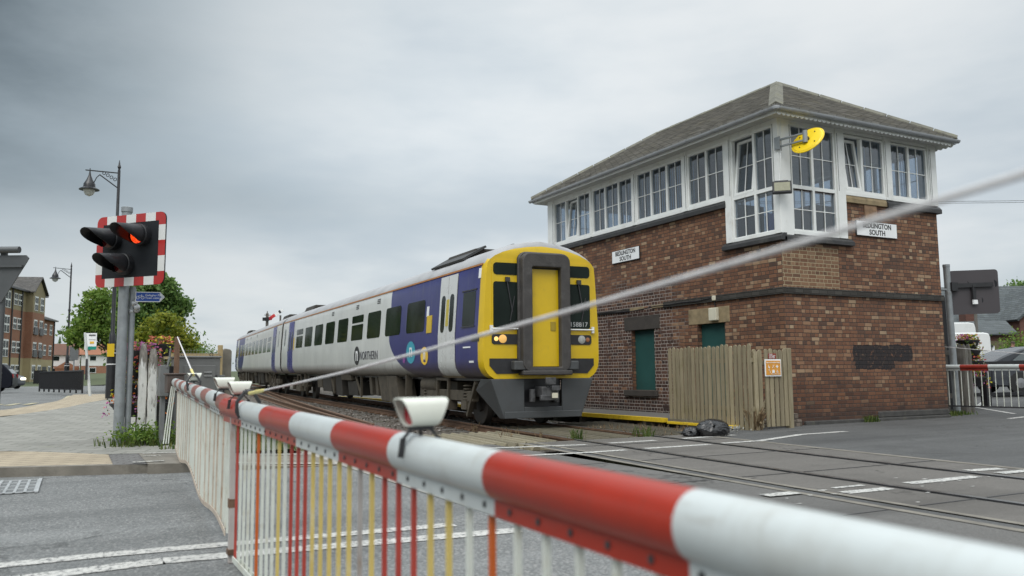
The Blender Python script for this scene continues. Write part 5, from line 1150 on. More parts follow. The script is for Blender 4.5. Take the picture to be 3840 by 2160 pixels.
RB_, d, side, cen = barrier('level_crossing_barrier', 'distant dark red and white barrier beyond the signal box with a grey car behind it', (18.9, 5.6, 1.15), (17.95, 12.9, 1.2), [.4, 1.0, 1.75, 2.35, 2.97, 3.6, 4.2, 4.8, 5.43, 6.08, 6.7], 0, mat('dark_barrier_red', (.24, .03, .02), .35, .15, 4), .05,
    lambda t: .25, [.1+.15*i for i in range(48)], lambda i: M_barw, [], botm=M_dark)
e = MB(); e.tube([(18.0, 12.7, 1.63), (18.35, 10, 1.3)], .006, 6); e.build('stay_rope', M_rope, RB_); e = MB(); e.box(17.85, 18.05, 12.95, 13.4, -.1, 1.3); e.build('pedestal', M_grey, RB_, sm=0, bev=.015)

# ------------------------------------------------------------------ vegetation builders
def leaf(mb, p, sz, m=0, up=.3):
    a = Vector((random.gauss(0, 1), random.gauss(0, 1), random.gauss(0, 1)+up)).normalized(); b = a.orthogonal().normalized()
    b = Matrix.Rotation(random.random()*6.28, 3, a) @ b; c = a.cross(b); l = sz*random.uniform(.6, 1.3); w_ = l*random.uniform(.4, .7)
    mb.add([p-b*l*.5, p+c*w_*.5, p+b*l*.5, p-c*w_*.5], [(0, 1, 2, 3)], m)
def crown(mb, c, rad, n, nl, sz, flat=1.0, clump=.3, hole=.25):
    c = Vector(c); rad = Vector(rad)
    for _ in range(n):
        while True:
            q = Vector((random.uniform(-1, 1), random.uniform(-1, 1), random.uniform(-1, 1)))
            if hole < q.length < 1: break
        k = q.length**.35/q.length; q = Vector((q.x*k*rad.x, q.y*k*rad.y, q.z*k*rad.z))*random.uniform(.6, 1.0); cl_ = c+q; s_ = clump*random.uniform(.6, 1.4)*min(rad)
        for _ in range(int(nl*random.uniform(.5, 1.5))):
            leaf(mb, cl_+Vector((random.gauss(0, 1)*s_, random.gauss(0, 1)*s_, random.gauss(0, .75)*s_)), sz)
def tree(name, lab, base, trunk_r, trunk_h, blobs, m, sz=.2, group=None, clump=.22):
    T = thing(name, lab, 'tree', base, (0, 0, 0), group); b = Vector(base)
    e = MB(); e.tube([b+Vector((0, 0, -.3)), b+Vector((.03, .02, trunk_h*.5)), b+Vector((.0, .05, trunk_h))], [trunk_r*1.25, trunk_r, trunk_r*.75], 10)
    for c, r, n, nl in blobs:
        c = Vector(c); st = b+Vector((0, 0, trunk_h*.8)); md = st.lerp(b+c, .55)+Vector((0, 0, .15)); e.tube([st, md, b+c], [trunk_r*.6, trunk_r*.35, trunk_r*.1], 7)
    e.build('trunk', M_bark, T)
    e = MB()
    for c, r, n, nl in blobs: crown(e, b+Vector(c), r, n, nl, sz, clump=clump)
    e.build('crown', m, T, sm=0, fix=False)
    return T
def weeds(name, pts, n, h, m, lab=None, spread=.15, wd=.012):
    mb = MB()
    for (x, y, z) in pts:
        for _ in range(n):
            p = Vector((x+random.gauss(0, spread), y+random.gauss(0, spread), z)); hh = h*random.uniform(.35, 1.15); a = random.random()*6.28; ln = random.uniform(.1, .6)*hh
            t = p+Vector((math.cos(a)*ln, math.sin(a)*ln, hh)); s_ = Vector((-math.sin(a), math.cos(a), 0))*wd*random.uniform(.5, 1.5); md = p.lerp(t, .6)+Vector((0, 0, hh*.1))
            mb.add([p-s_, p+s_, md+s_*.8, t, md-s_*.8], [(0, 1, 2, 3, 4)])
            if random.random() < .5: leaf(mb, md, h*.22)
    return struct(mb.build(name, m, sm=0, fix=False), 'stuff')
random.seed(11)
tree('broadleaf_tree', 'large dark green tree behind the crossing lights, the tallest on the left', (3.0, 50.5, .4), .28, 2.6,
     [((.1, .3, 4.7), (1.5, 1.6, 1.8), 56, 70), ((-.8, .2, 3.6), (1.6, 1.6, 1.4), 48, 65), ((1.25, .5, 3.9), (1.15, 1.2, 1.3), 40, 65), ((1.5, 0, 2.5), (.95, 1.1, 1.1), 28, 55), ((.2, 0, 2.2), (1.6, 1.4, 1.3), 40, 60), ((.3, .2, 6.0), (.7, .7, .7), 18, 45), ((1.85, .5, 4.75), (.95, 1, 1.0), 34, 60), ((1.2, .3, 5.7), (1.0, 1, .85), 30, 60)], M_leaf_dark, .26)
tree('maple_tree', 'pale green tree spreading over the bus stop at the left edge of the trees', (1.7, 46.2, .4), .1, 2.4,
     [((-1.0, 0, 3.5), (.9, 1, .9), 32, 50), ((-1.35, .3, 2.75), (.9, 1, .6), 26, 48), ((-.3, .2, 3.0), (.95, 1, .95), 28, 50), ((-1.5, 0, 2.45), (.6, .7, .35), 14, 40), ((-.75, .2, 4.4), (.8, .9, .8), 26, 48)], M_leaf_mid, .22)
tree('ornamental_tree', 'yellow green bushy tree just behind the flower planters', (3.55, 42.5, .4), .14, 1.1,
     [((.1, 0, 2.85), (1.0, .95, .95), 36, 54), ((-.75, 0, 2.2), (.8, .8, .85), 26, 50), ((.85, .1, 2.1), (.8, .8, .85), 26, 50), ((0, 0, 1.4), (1.3, 1, .8), 30, 50)], M_leaf_yel, .2)
def shrub(base, r, n, m, lab, sz=.2):
    T = thing('shrub', lab, 'shrub', base); e = MB(); crown(e, Vector(base)+Vector((0, 0, r[2]*.8)), r, n, 55, sz, clump=.25, hole=.1); e.build('foliage', m, T, sm=0, fix=False)
    e = MB(); e.tube([Vector(base)+Vector((0, 0, -.2)), Vector(base)+Vector((.05, 0, r[2]))], [.07, .03], 6); e.build('stem', M_bark, T)
shrub((5.5, 51, .6), (1.1, 1.3, 1.75), 40, M_leaf_mid, 'rounded green shrub beside the big tree, nearest the train')
shrub((7.4, 66, 1.2), (1.7, 1.5, 1.45), 36, M_leaf_dark, 'dark shrub with a pointed top behind the timber post')
shrub((9.5, 73, 1.2), (1.9, 1.5, 1.3), 36, M_leaf_dark, 'low dark shrub touching the rear of the train')
shrub((11.3, 86, 1.3), (2.2, 1.6, 1.5), 36, M_leaf_mid, 'smallest and farthest low shrub seen just left of the train rear')
shrub((4.6, 58, .5), (1.6, 1.4, 1.5), 36, M_leaf_dark, 'dark shrub filling in below the big tree')

# ------------------------------------------------------------------ left side: lights, posts, cabinets, planters
WL = thing('crossing_signal', 'level crossing light with red and white chequered border and lit red lamp on the left', 'traffic light', (.6, 13.57, .05))
e = MB(); e.tube([(.6, 13.57, -.05), (.6, 13.57, 3.58)], .072, 18); e.lathe((.6, 13.57, 3.56), [(.082, -.02), (.082, .05), (.06, .06)], 18); e.build('pole', M_galv, WL)
bR = Vector((.66, -.751, 0)).normalized(); bN = Vector((-.751, -.66, 0)); bC = Vector((.80, 13.455, 2.935)) + bN*.2
def BP(u, v, d_=0): return bC+bR*u+Vector((0, 0, v))+bN*d_
BWd, BH, cor = .655, .53, .1
def bpoly(w_, h, r, d_, n=5):
    return [BP(x, z, d_) for x, z in rrect(-w_, w_, -h, h, r, n)]
e = MB(); e.prism(bpoly(BWd, BH, cor, 0), bN*-.02); bb = e.build('backboard', mat('backboard_dark', (.014, .016, .019), .6, .15, 3, spec=.2), WL, sm=0)
M_cr = mat('chequer_red', (.36, .018, .016), .4, .08, 3, coat=.1); M_cw = mat('chequer_white', (.6, .61, .6), .4, .05, 3)
e = MB(); bw_ = .125
nU, nV = 7, 5
us = [-BWd]+[-BWd+.19+(2*BWd-.38)*i/5 for i in range(6)]+[BWd]
vs_ = [-BH]+[-BH+.19+(2*BH-.38)*i/3 for i in range(4)]+[BH]
def cell(u0, u1, v0, v1, m): e.quad(BP(u0, v0, .002), BP(u1, v0, .002), BP(u1, v1, .002), BP(u0, v1, .002), m)
for i in range(7):
    for top in (0, 1):
        v0, v1 = (BH-bw_, BH) if top else (-BH, -BH+bw_)
        if i in (0, 6):
            r = cor; sx = -1 if i == 0 else 1; sv = 1 if top else -1
            arc = [BP(sx*(BWd-r+r*math.cos(R(90*k/5))), sv*(BH-r+r*math.sin(R(90*k/5))), .002) for k in range(6)]
            inner_u = us[1] if i == 0 else us[6]
            e.add(arc+[BP(inner_u, sv*BH, .002), BP(inner_u, sv*(BH-bw_), .002), BP(sx*BWd, sv*(BH-bw_), .002)], [tuple(range(9))], 0)
        else: cell(us[i], us[i+1], v0, v1, 0 if i % 2 == 0 else 1)
for j in range(5):
    for sx in (-1, 1):
        u0, u1 = (-BWd, -BWd+bw_) if sx < 0 else (BWd-bw_, BWd); v0, v1 = max(vs_[j], -BH+bw_), min(vs_[j+1], BH-bw_)
        cell(u0, u1, v0, v1, 0 if j % 2 == 0 else 1)
e.build('chequer_border', [M_cr, M_cw], bb, sm=0, fix=False)
M_hoodb = mat('lamp_hood_black', (.016, .017, .02), .5, .2, 4, spec=.3, dirt=(.05, .048, .045), dfac=.6)
M_lens_on = newmat('red_lamp_lit')[0]
nt2 = NT(M_lens_on.node_tree); b2 = M_lens_on.node_tree.nodes['Principled BSDF']; o2 = nt2.obj(); vo = nt2.add('ShaderNodeTexVoronoi'); vo.inputs['Scale'].default_value = 55; nt2.l.new(o2, vo.inputs['Vector'])
nt2.put(b2.inputs['Base Color'], (.3, .02, .01, 1)); nt2.put(b2.inputs['Emission Color'], nt2.ramp(vo.outputs['Distance'], [(.1, (.9, .1, .015)), (.75, (.4, .008, .0))])); b2.inputs['Emission Strength'].default_value = 1.6
M_lens_off = mat('red_lamp_unlit', (.07, .008, .008), .2, .2, 30)
Mrot = Matrix((( bR.x, 0, bN.x, 0), (bR.y, 0, bN.y, 0), (0, 1, 0, 0), (0, 0, 0, 1)))      # local: x=right, y=up, z=out
hoodax = (bN+Vector((0, 0, -.06))).normalized()
for u, v, on_ in ((-.31, .17, 0), (.24, .2, 1), (-.06, -.215, 2)):
    c = BP(u, v, .0)
    e = MB(); n = 22; rings = []; r0 = .15
    e.lathe(c, [(r0*1.05, 0), (r0*1.08, .1), (r0, .11)], n, 0, Mrot)
    for k, (dep, rr) in enumerate(((.1, r0), (.16, r0), (.34, r0*.96), (.54, r0*.9))):
        ring = []
        for i in range(n+1):
            a = R(-60+300*i/n) if True else 0
            aa = R(-50)+R(280)*i/n
            cut = (1-math.cos(aa-R(90)))*.5; dd = dep if k < 2 else .16+(dep-.16)*(1-min(1, cut*1.1)**1.9)
            ring.append(c+bR*rr*math.cos(aa)+Vector((0, 0, rr*math.sin(aa)))+bN*dd+Vector((0, 0, -.07*max(0, dd-.16))))
        rings.append(ring)
    o = len(e.v)
    for rg in rings: e.v += [tuple(q) for q in rg]
    for k in range(3):
        for i in range(n): e.f.append((o+k*(n+1)+i, o+k*(n+1)+i+1, o+(k+1)*(n+1)+i+1, o+(k+1)*(n+1)+i)); e.mi.append(0)
    hd = e.build('lamp_hood', M_hoodb, WL, sm=45); sf = hd.modifiers.new('thick', 'SOLIDIFY'); sf.thickness = .008; sf.offset = -1
    e = MB(); e.lathe(c+bN*.105, [(.12, 0), (.13, .006), (.1, .02), (.001, .03)], 22, 0, Mrot); e.build('lens', M_lens_on if on_ == 1 else M_lens_off, hd)
e = MB(); e.lathe((.6, 13.57, 2.55), [(.085, -.03), (.085, .03)], 16); e.lathe((.6, 13.57, 3.3), [(.085, -.03), (.085, .03)], 16); e.bar((.6, 13.57, 3.2), BP(-.05, .26, -.02), .06); e.bar((.6, 13.57, 2.6), BP(-.05, -.3, -.02), .06); e.build('clamp', M_galv, WL)
P2 = thing('sign_post', 'slimmer galvanised post beside the crossing light pole carrying the cycle sign', 'post', (.72, 13.6, 0)); e = MB(); e.tube([(.72, 13.6, -.05), (.72, 13.6, 2.42)], .043, 14); e.build('post', M_galv, P2); e = MB(); e.lathe((.72, 13.6, 2.36), [(.052, -.03), (.052, .03)], 12); e.lathe((.72, 13.6, 2.18), [(.052, -.03), (.052, .03)], 12); e.build('clamp', M_galv, P2)
e = MB()
for k in range(5): e.ball((.75+random.gauss(0, .02), 13.55+random.gauss(0, .02), 2.05+.03*k), .05, 0, 6, (1, .6, 1))
e.build('foil_wrap', mat('silver_foil', (.4, .4, .4), .25, .3, 30, metal=.8), P2, sm=20)
# cycle route sign
sgR = Vector((.97, -.23, 0)).normalized(); sgN = Vector((-.23, -.97, 0)).normalized(); sgC = Vector((.95, 13.46, 2.265))
SG = lambda u, v, d_=0: sgC+sgR*u+Vector((0, 0, v))+sgN*d_
M_blue = mat('sign_blue', (.012, .07, .36), .4, .06, 4)
e = MB(); e.prism([SG(-.2, -.075), SG(.14, -.075), SG(.205, 0), SG(.14, .075), SG(-.2, .075)], sgN*-.012); cs = tag(e.build('cycle_route_sign', M_sign_white, sm=0), 'small blue arrow sign with a white bicycle pointing right below the crossing light', 'sign')
e = MB(); e.prism([SG(-.19, -.063, .001), SG(.135, -.063, .001), SG(.19, 0, .001), SG(.135, .063, .001), SG(-.19, .063, .001)], sgN*.002); e.build('blue_panel', M_blue, cs, sm=0)
e = MB()
for u in (-.165, -.1): e.tube([SG(u+.022*math.cos(a), -.012+.022*math.sin(a), .006) for a in [i*.7 for i in range(10)]], .0035, 4)
for a, b in (((-.165, -.012), (-.15, .02)), ((-.15, .02), (-.112, .018)), ((-.112, .018), (-.1, -.012)), ((-.165, -.012), (-.135, -.012)), ((-.135, -.012), (-.112, .018)), ((-.112, .018), (-.114, .035))): e.bar(SG(*a, .006), SG(*b, .006), .006, .003)
e.prism([SG(.13, -.05, .004), SG(.145, -.05, .004), SG(.182, 0, .004), SG(.145, .05, .004), SG(.13, .05, .004), SG(.165, 0, .004)], sgN*.002)
e.build('bicycle_symbol', M_sign_white, cs, sm=0)
text('Gallagher Park\nTown centre', .042, SG(-.065, .004, .005), sgR, (0, 0, 1), M_sign_white, cs, align='LEFT')
# weathered white gate post
GP = thing('gate_post', 'thick old timber gate post with peeling white paint, split down the middle', 'post', (.98, 13.6, 0))
def peeling():
    m, nt, b = newmat('peeling_white_paint'); o = nt.obj(); x, y, z = nt.xyz(o)
    v = nt.vec(nt.m('MULTIPLY', x, 9), nt.m('MULTIPLY', y, 9), nt.m('MULTIPLY', z, 1.5)); f = nt.noise(v, 1.6, 7, .7)
    top = nt.smooth(z, 1.05, 1.45); k = nt.smooth(nt.m('SUBTRACT', f, nt.m('MULTIPLY', top, .3)), .36, .44)
    wood = nt.ramp(nt.noise(v, 4, 5), [(.3, (.09, .08, .07)), (.7, (.26, .24, .21))])
    nt.put(b.inputs['Base Color'], nt.mix(k, wood, nt.ramp(nt.noise(o, 6, 4), [(.3, (.5, .5, .47)), (.7, (.66, .66, .63))]))); b.inputs['Roughness'].default_value = .8
    nt.put(b.inputs['Normal'], nt.bump(nt.m('ADD', f, k), .5, .015)); return m
M_peel = peeling()
def rough_post(x0, x1, y0, y1, h, m, par, nm):
    bm_ = MB(); nz = 14
    for k in range(nz+1):
        z = -.05+(h+.05)*k/nz; j = lambda: random.uniform(-.006, .006); tp = .55 if k == nz else (.85 if k == nz-1 else 1); cx, cy = (x0+x1)/2, (y0+y1)/2; hx, hy = (x1-x0)/2*tp, (y1-y0)/2*tp
        for sx, sy in ((-1, -.7), (-.7, -1), (.7, -1), (1, -.7), (1, .7), (.7, 1), (-.7, 1), (-1, .7)): bm_.v.append((cx+hx*sx+j(), cy+hy*sy+j(), z+(random.uniform(-.05, .03) if k == nz else 0)))
    for k in range(nz):
        for i in range(8): bm_.f.append((k*8+i, k*8+(i+1) % 8, (k+1)*8+(i+1) % 8, (k+1)*8+i)); bm_.mi.append(0)
    bm_.f.append(tuple(nz*8+i for i in range(8))); bm_.mi.append(0)
    return bm_.build(nm, m, par, sm=25)
rough_post(.85, .968, 13.56, 13.8, 1.56, M_peel, GP, 'post_half'); rough_post(.972, 1.1, 13.5, 13.72, 1.5, M_peel, GP, 'post_half')
# tiered flower planter
def planter_tower(name, x, y, z0, tiers, lab, sz=1.0):
    T = thing(name, lab, 'planter', (x, y, z0)); e = MB(); e.box(x-.045, x+.045, y-.045, y+.045, z0-.1, z0+tiers[-1][0]+.12); e.build('post', M_timber, T, sm=0)
    for h, r, fl_ in tiers:
        e = MB(); e.lathe((x, y, z0+h), [(r*.68, -.2*sz), (r*.9, -.06*sz), (r, -.02*sz), (r, 0), (r*.9, 0), (r*.85, -.03*sz)], 18); tb = e.build('tub', M_blackp, T)
        e = MB()
        for _ in range(90):
            a = random.random()*6.28; q = r*random.uniform(.2, 1.1); leaf(e, Vector((x+q*math.cos(a), y+q*math.sin(a), z0+h+random.uniform(-.02, .12)*sz-(.1*sz if q > r else 0))), .06*sz)
        e.build('leaves', M_leaf_mid, tb, sm=0, fix=False)
        e = MB(); ms = [M_flower[i] for i in fl_]
        for _ in range(230):
            a = random.random()*6.28; q = r*random.uniform(.15, 1.22); p = Vector((x+q*math.cos(a), y+q*math.sin(a), z0+h+random.uniform(0, .13)*sz-(random.uniform(0, .3)*sz if q > r*.95 else 0))); mi = random.randrange(len(ms))
            for _ in range(2): leaf(e, p+Vector((random.gauss(0, .008), random.gauss(0, .008), 0)), .05*sz, mi)
        e.build('flowers', ms, tb, sm=0, fix=False)
    return T
random.seed(5)
planter_tower('flower_planter', .9, 14.1, .1, [(.58, .42, (0, 1, 0)), (.88, .33, (1, 3, 4)), (1.15, .27, (3, 2, 5)), (1.38, .24, (5, 0)), ], 'tiered black planter of pink, orange and yellow flowers behind the crossing light pole')
planter_tower('flower_planter', 1.26, 15.1, .12, [(.8, .22, (0,)), (1.5, .2, (5, 3))], 'taller planter with coral flowers behind the peeling white gate post')
# mesh fence, posts, cabinet
MF = thing('mesh_fence', 'timber railed wire mesh fence behind the planters and grey cabinet', 'fence', (2, 18, .1))
e = MB(); e.box(1.45, 2.62, 17.96, 18.04, 1.43, 1.545); e.box(1.45, 2.62, 17.96, 18.04, .12, .24); e.build('rails', M_newtimber, MF, sm=0); e = MB()
for k in range(24): e.box(1.35+.055*k, 1.353+.055*k, 17.95, 17.953, .25, 1.64)
for k in range(25): e.box(1.35, 2.62, 17.946, 17.949, .26+.056*k, .263+.056*k)
e.build('wire_mesh', M_galv, MF, sm=0); e = MB(); e.box(1.38, 1.48, 17.98, 18.08, -.1, 1.6); e.build('post', M_newtimber, MF, sm=0)
e = MB(); e.box(1.2, 1.62, 14.75, 14.77, .1, 1.25); tag(e.build('dark_screen', M_black, sm=0), 'black backing board of the planters beside the white gate post', 'screen')
e = MB(); e.box(2.6, 2.69, 18.0, 18.1, -.1, 1.72); tag(e.build('timber_post', M_newtimber, sm=0, bev=.005), 'new pale timber post beside the grey concrete post', 'post')
e = MB(); e.prism([(2.72, 18.2, -.1), (2.9, 18.2, -.1), (2.9, 18.2, 1.6), (2.87, 18.2, 1.64), (2.76, 18.2, 1.66), (2.72, 18.2, 1.62)], (0, .16, 0)); tag(e.build('concrete_post', M_conc2, sm=0, bev=.015), 'broad weathered concrete post by the rear of the train', 'post')
CB = thing('equipment_cabinet', 'grey steel equipment cabinet behind the barrier pivot', 'cabinet', (1.8, 14.9, 0)); M_cab = mat('cabinet_grey', (.15, .15, .145), .5, .12, 3, dirt=(.09, .085, .075), dfac=.5)
e = MB(); e.box(1.44, 2.13, 14.5, 15.2, .15, 1.38); e.box(1.42, 2.15, 14.48, 15.22, 1.38, 1.41); e.box(1.46, 2.1, 14.53, 15.2, -.1, .15); e.build('body', M_cab, CB, sm=0, bev=.01)
e = MB(); e.box(1.57, 2.06, 14.485, 14.5, .25, 1.26); dr = e.build('door', M_cab, CB, sm=0, bev=.006); e = MB(); [e.prism([(1.88, 14.486, z), (2.0, 14.486, z), (2.0, 14.47, z-.02), (1.88, 14.47, z-.02)], (0, 0, -.004)) for z in (1.16, 1.1, .5)]; e.build('louvre', M_cab, dr, sm=0); e = MB(); e.box(2.055, 2.085, 14.46, 14.49, 1.02, 1.1); e.build('hinge', M_dark, dr, sm=0)
e = MB()
for x in (1.55, 2.0): e.tube([(x+.025*math.cos(a), 14.6, 1.44+.03*math.sin(a)) for a in [i*.6 for i in range(11)]], .007, 5)
e.build('lifting_eye', M_dark, CB)
e = MB(); e.box(2.2, 2.32, 15.2, 15.5, -.1, 1.1); e.lathe((2.26, 15.3, .95), [(.07, -.09), (.08, 0), (.07, .06)], 12); tag(e.build('point_motor_post', M_cab, sm=0, bev=.01), 'small grey box post between the cabinet and the train', 'box')
# weeds around the posts
random.seed(3)
weeds('weeds', [(.66+random.uniform(-.25, .75), 13.35+random.uniform(-.35, .25), .09) for _ in range(34)], 12, .14, M_grass, spread=.07, wd=.008)
weeds('weeds', [(1.15+random.random()*1.0, 12.3+random.random()*1.4, .05) for _ in range(40)], 16, .14, M_grass, spread=.1)
weeds('dry_weeds', [(xc(y)-1.1+random.gauss(0, .18), y, -.13) for y in (12.6, 13.1, 13.8, 14.3, 16, 18)], 20, .22, M_dry, spread=.06, wd=.005)
weeds('weeds', [(xc(11.6)+random.choice((-.7, .65))+random.gauss(0, .06), 11.75+random.gauss(0, .12), -.03) for _ in range(10)], 12, .2, M_grass, spread=.05, wd=.007)
weeds('dry_weeds', [(8.9+random.random()*1.8, 12+random.random()*2.2, -.12) for _ in range(40)], 7, .2, M_dry, spread=.1, wd=.005)
weeds('dry_weeds', [(11.2+random.gauss(0, .05), 11.66, 0) for _ in range(9)], 22, .42, M_dry, spread=.05, wd=.004)
weeds('weeds', [(3.3+random.random()*1.6, 13+random.random()*14, -.1) for _ in range(60)], 14, .16, M_grass, spread=.12)
weeds('weeds', [(14.6+random.gauss(0, .12), 12.0, 0) for _ in range(5)], 14, .16, M_grass, spread=.06)
weeds('weeds', [(17.55+random.random()*.9, 12.2+random.random()*.5, .03) for _ in range(16)], 16, .12, M_grass, spread=.08)
weeds('grass_tufts', [(random.uniform(1.9, 3.2), random.uniform(12, 22), gz(2, 17)*.5) for _ in range(70)], 14, .13, M_grass, spread=.15)
e = MB()
for _ in range(24):
    c = Vector((.66+random.uniform(-.12, .62), 13.28+random.uniform(-.2, .2), .12+random.random()*.1))
    for _ in range(46): leaf(e, c+Vector((random.gauss(0, .09), random.gauss(0, .07), abs(random.gauss(0, .09)))), .055)
struct(e.build('leafy_weeds', M_leaf_mid, sm=0, fix=False), 'stuff')
# lamp posts
def lamp_post(x, y, z, H, lab):
    T = thing('street_lamp', lab, 'street lamp', (x, y, z), (0, 0, 0), 'black ornamental street lamps'); ax = Vector((-.875, .484, 0))
    e = MB(); Lh = lambda a, b, c=0: Vector((x, y, z))+ax*a+Vector((0, 0, b))
    e.lathe((x, y, z), [(.14, 0), (.14, 1.5), (.1, 1.55), (.085, 2.0), (.06, 2.05), (.055, 4.6), (.075, 4.62), (.075, 4.7), (.05, 4.75), (.042, H-.35), (.03, H-.3), (.055, H-.22), (.03, H-.15), (.008, H)], 14); e.build('column', M_black, T)
    e = MB()
    for b in (1.05, 1.4): e.lathe((x, y, z+b), [(.147, 0), (.147, .035)], 14)
    e.build('band', mat('band_white', (.6, .6, .6), .5), T)
    e = MB(); e.bar(Lh(0, H-.42), Lh(1.08, H-.3), .045, .03); e.bar(Lh(0, H-.92), Lh(.62, H-.46), .035); e.tube([Lh(.62, H-.46), Lh(.72, H-.55), Lh(.8, H-.72)], .015, 6)
    for k in range(4): e.tube([Lh(.12+.12*k+.05*math.cos(a), H-.62+.07*k+.05*math.sin(a)) for a in [i*.8 for i in range(9)]], .012, 5)
    e.build('bracket_arm', M_black, T); c = Lh(.94, H-.36)
    e = MB(); e.lathe(c, [(.01, .12), (.02, 0), (.04, -.12), (.09, -.25), (.15, -.36), (.17, -.4), (.18, -.5), (.3, -.57), (.3, -.59), (.17, -.58)], 20); ln = e.build('lantern', M_black, T); e = MB(); e.lathe(c, [(.17, -.57), (.165, -.65), (.12, -.74), (.001, -.8)], 16); e.build('bowl', mat('lamp_bowl', (.45, .46, .42), .15, .1, 4), ln)
    return T
L1 = lamp_post(1.0, 28.8, .42, 7.55, 'black ornamental street lamp rising behind the crossing light, the taller looking of the two')
e = MB(); e.box(.86, 1.06, 28.6, 28.64, 1.72, 2.12); e.build('yellow_plate', M_ty, L1, sm=0)
lamp_post(-.42, 55.3, .38, 7.5, 'black ornamental street lamp farther up the side road before the flats')
# triangular sign seen from behind, at the left edge
M_dsign = mat('dark_sign_back', (.07, .075, .078), .5, .12, 3)
TS = thing('road_sign', 'grey back of a triangular road sign on a thick pole at the left edge', 'sign', (-1.0, 12.9, .1)); vdir = Vector((.886, -.464, 0)); tn = Vector((.464, .886, 0)); tb_ = Vector((-.93, 12.91, 2.36))
SP = lambda u, v, d_=0: tb_+vdir*u+Vector((0, 0, v))+tn*d_
e = MB(); e.tube([SP(.0, -2.4, .06), SP(.0, .42, .06)], .045, 14); e.build('pole', M_dsign, TS)
tri = [(-.33, .25), (-.37, .3), (-.33, .35), (.33, .35), (.37, .31), (.345, .26), (.03, -.28), (-.03, -.28)]
e = MB(); e.prism([SP(u, v, .0) for u, v in tri], tn*.015); e.build('plate', M_dsign, TS, sm=0); e = MB(); e.tube([SP(-.1, .42, -.02), SP(.25, .42, -.02)], .045, 12); e.bar(SP(-.3, .2, -.02), SP(.3, .2, -.02), .03); e.build('fixing_rail', M_dsign, TS)
e = MB(); e.box(-.64, -.26, 9.15, 10.25, .004, .008, 0); g0 = e; e = MB()
DR = thing('drain_grate', 'pale steel drain grate set in the road near the left kerb', 'drain', (-.45, 9.7, 0)); g0.build('pit', M_grey, DR, sm=0)
for y in (9.15, 9.42, 9.7, 9.98, 10.22): e.box(-.64, -.26, y, y+.035, .008, .016)
for k in range(5): e.box(-.64+.085*k, -.615+.085*k, 9.15, 10.25, .008, .0145)
e.box(-.29, -.26, 9.1, 10.3, .008, .018); e.box(-.64, -.61, 9.1, 10.3, .008, .018); e.build('bars', mat('worn_steel', (.42, .43, .43), .4, .15, 6, metal=.3), DR, sm=0)
# black bin bags by the fence
def bag(nm, c, r, sx, sy, sz, lab, seed, knot):
    random.seed(seed); bm = bmesh.new(); bmesh.ops.create_icosphere(bm, subdivisions=5, radius=1); kn = Vector(knot).normalized()
    off = Vector((seed*3.1, seed*1.7, 0)); t1 = kn.orthogonal().normalized(); t2 = kn.cross(t1)
    for v in bm.verts:
        n = v.co.normalized(); d_ = n.dot(kn); f = sm01((d_+.6)/1.4); tang = (n-kn*d_); tl = max(1e-4, tang.length); ta = tang/tl
        w1 = mnoise.noise(Vector((ta.dot(t1)*3.2, ta.dot(t2)*3.2, d_*1.3))+off); w2 = mnoise.noise(Vector((ta.dot(t1)*8, ta.dot(t2)*8, d_*2.2))+off); w3 = mnoise.noise(n*6+off)
        w_ = .1*mnoise.noise(n*1.6+off)+f*(.09*(abs(w1)-.2)+.06*(abs(w2)-.2))+.045*(abs(w3)-.2)+.02*mnoise.noise(n*14+off)
        q = n*(1+w_); q -= kn*max(0, d_-.8)*.9; q.z = max(q.z, -.62+.03*math.sin(9*n.x))
        v.co = (c[0]+q.x*sx*r, c[1]+q.y*sy*r, c[2]+(q.z+.62)*sz*r)
    me = bpy.data.meshes.new(nm); bm.to_mesh(me); bm.free(); me.shade_smooth(); me.materials.append(M_bag); o = bpy.data.objects.new(nm, me); COL.objects.link(o); tag(o, lab, 'bin bag'); WM[o] = Matrix.Identity(4)
    kp = Vector((c[0]+kn.x*.86*sx*r, c[1]+kn.y*.86*sy*r, c[2]+(kn.z*.86+.62)*sz*r)); e = MB(); e.tube([kp-kn*.02, kp+kn*.02, kp+kn*.05+Vector((.01, 0, .02))], [.03, .012, .028], 8); e.build('knot', M_bag, o); return o
M_bag = mat('black_polythene', (.012, .012, .013), .24, .3, 6, .25, 25)
bag('bin_bag', (9.6, 11.05, 0), .265, 1.2, .8, .68, 'large full black bin bag lying on the road edge in front of the picket fence', 4, (-.35, -.75, .35)); bag('bin_bag', (9.27, 11.2, 0), .17, 1.05, .8, .6, 'small black bin bag tucked behind the left end of the large one', 9, (-.5, -.6, .2))
e = MB()
random.seed(8)
for _ in range(60): leaf(e, Vector((10.15+random.gauss(0, .1), 11.2+random.gauss(0, .07), .05+random.random()*.08)), .07)
struct(e.build('torn_paper_litter', mat('litter', (.3, .3, .28), .9, .4, 20), sm=0, fix=False), 'stuff')

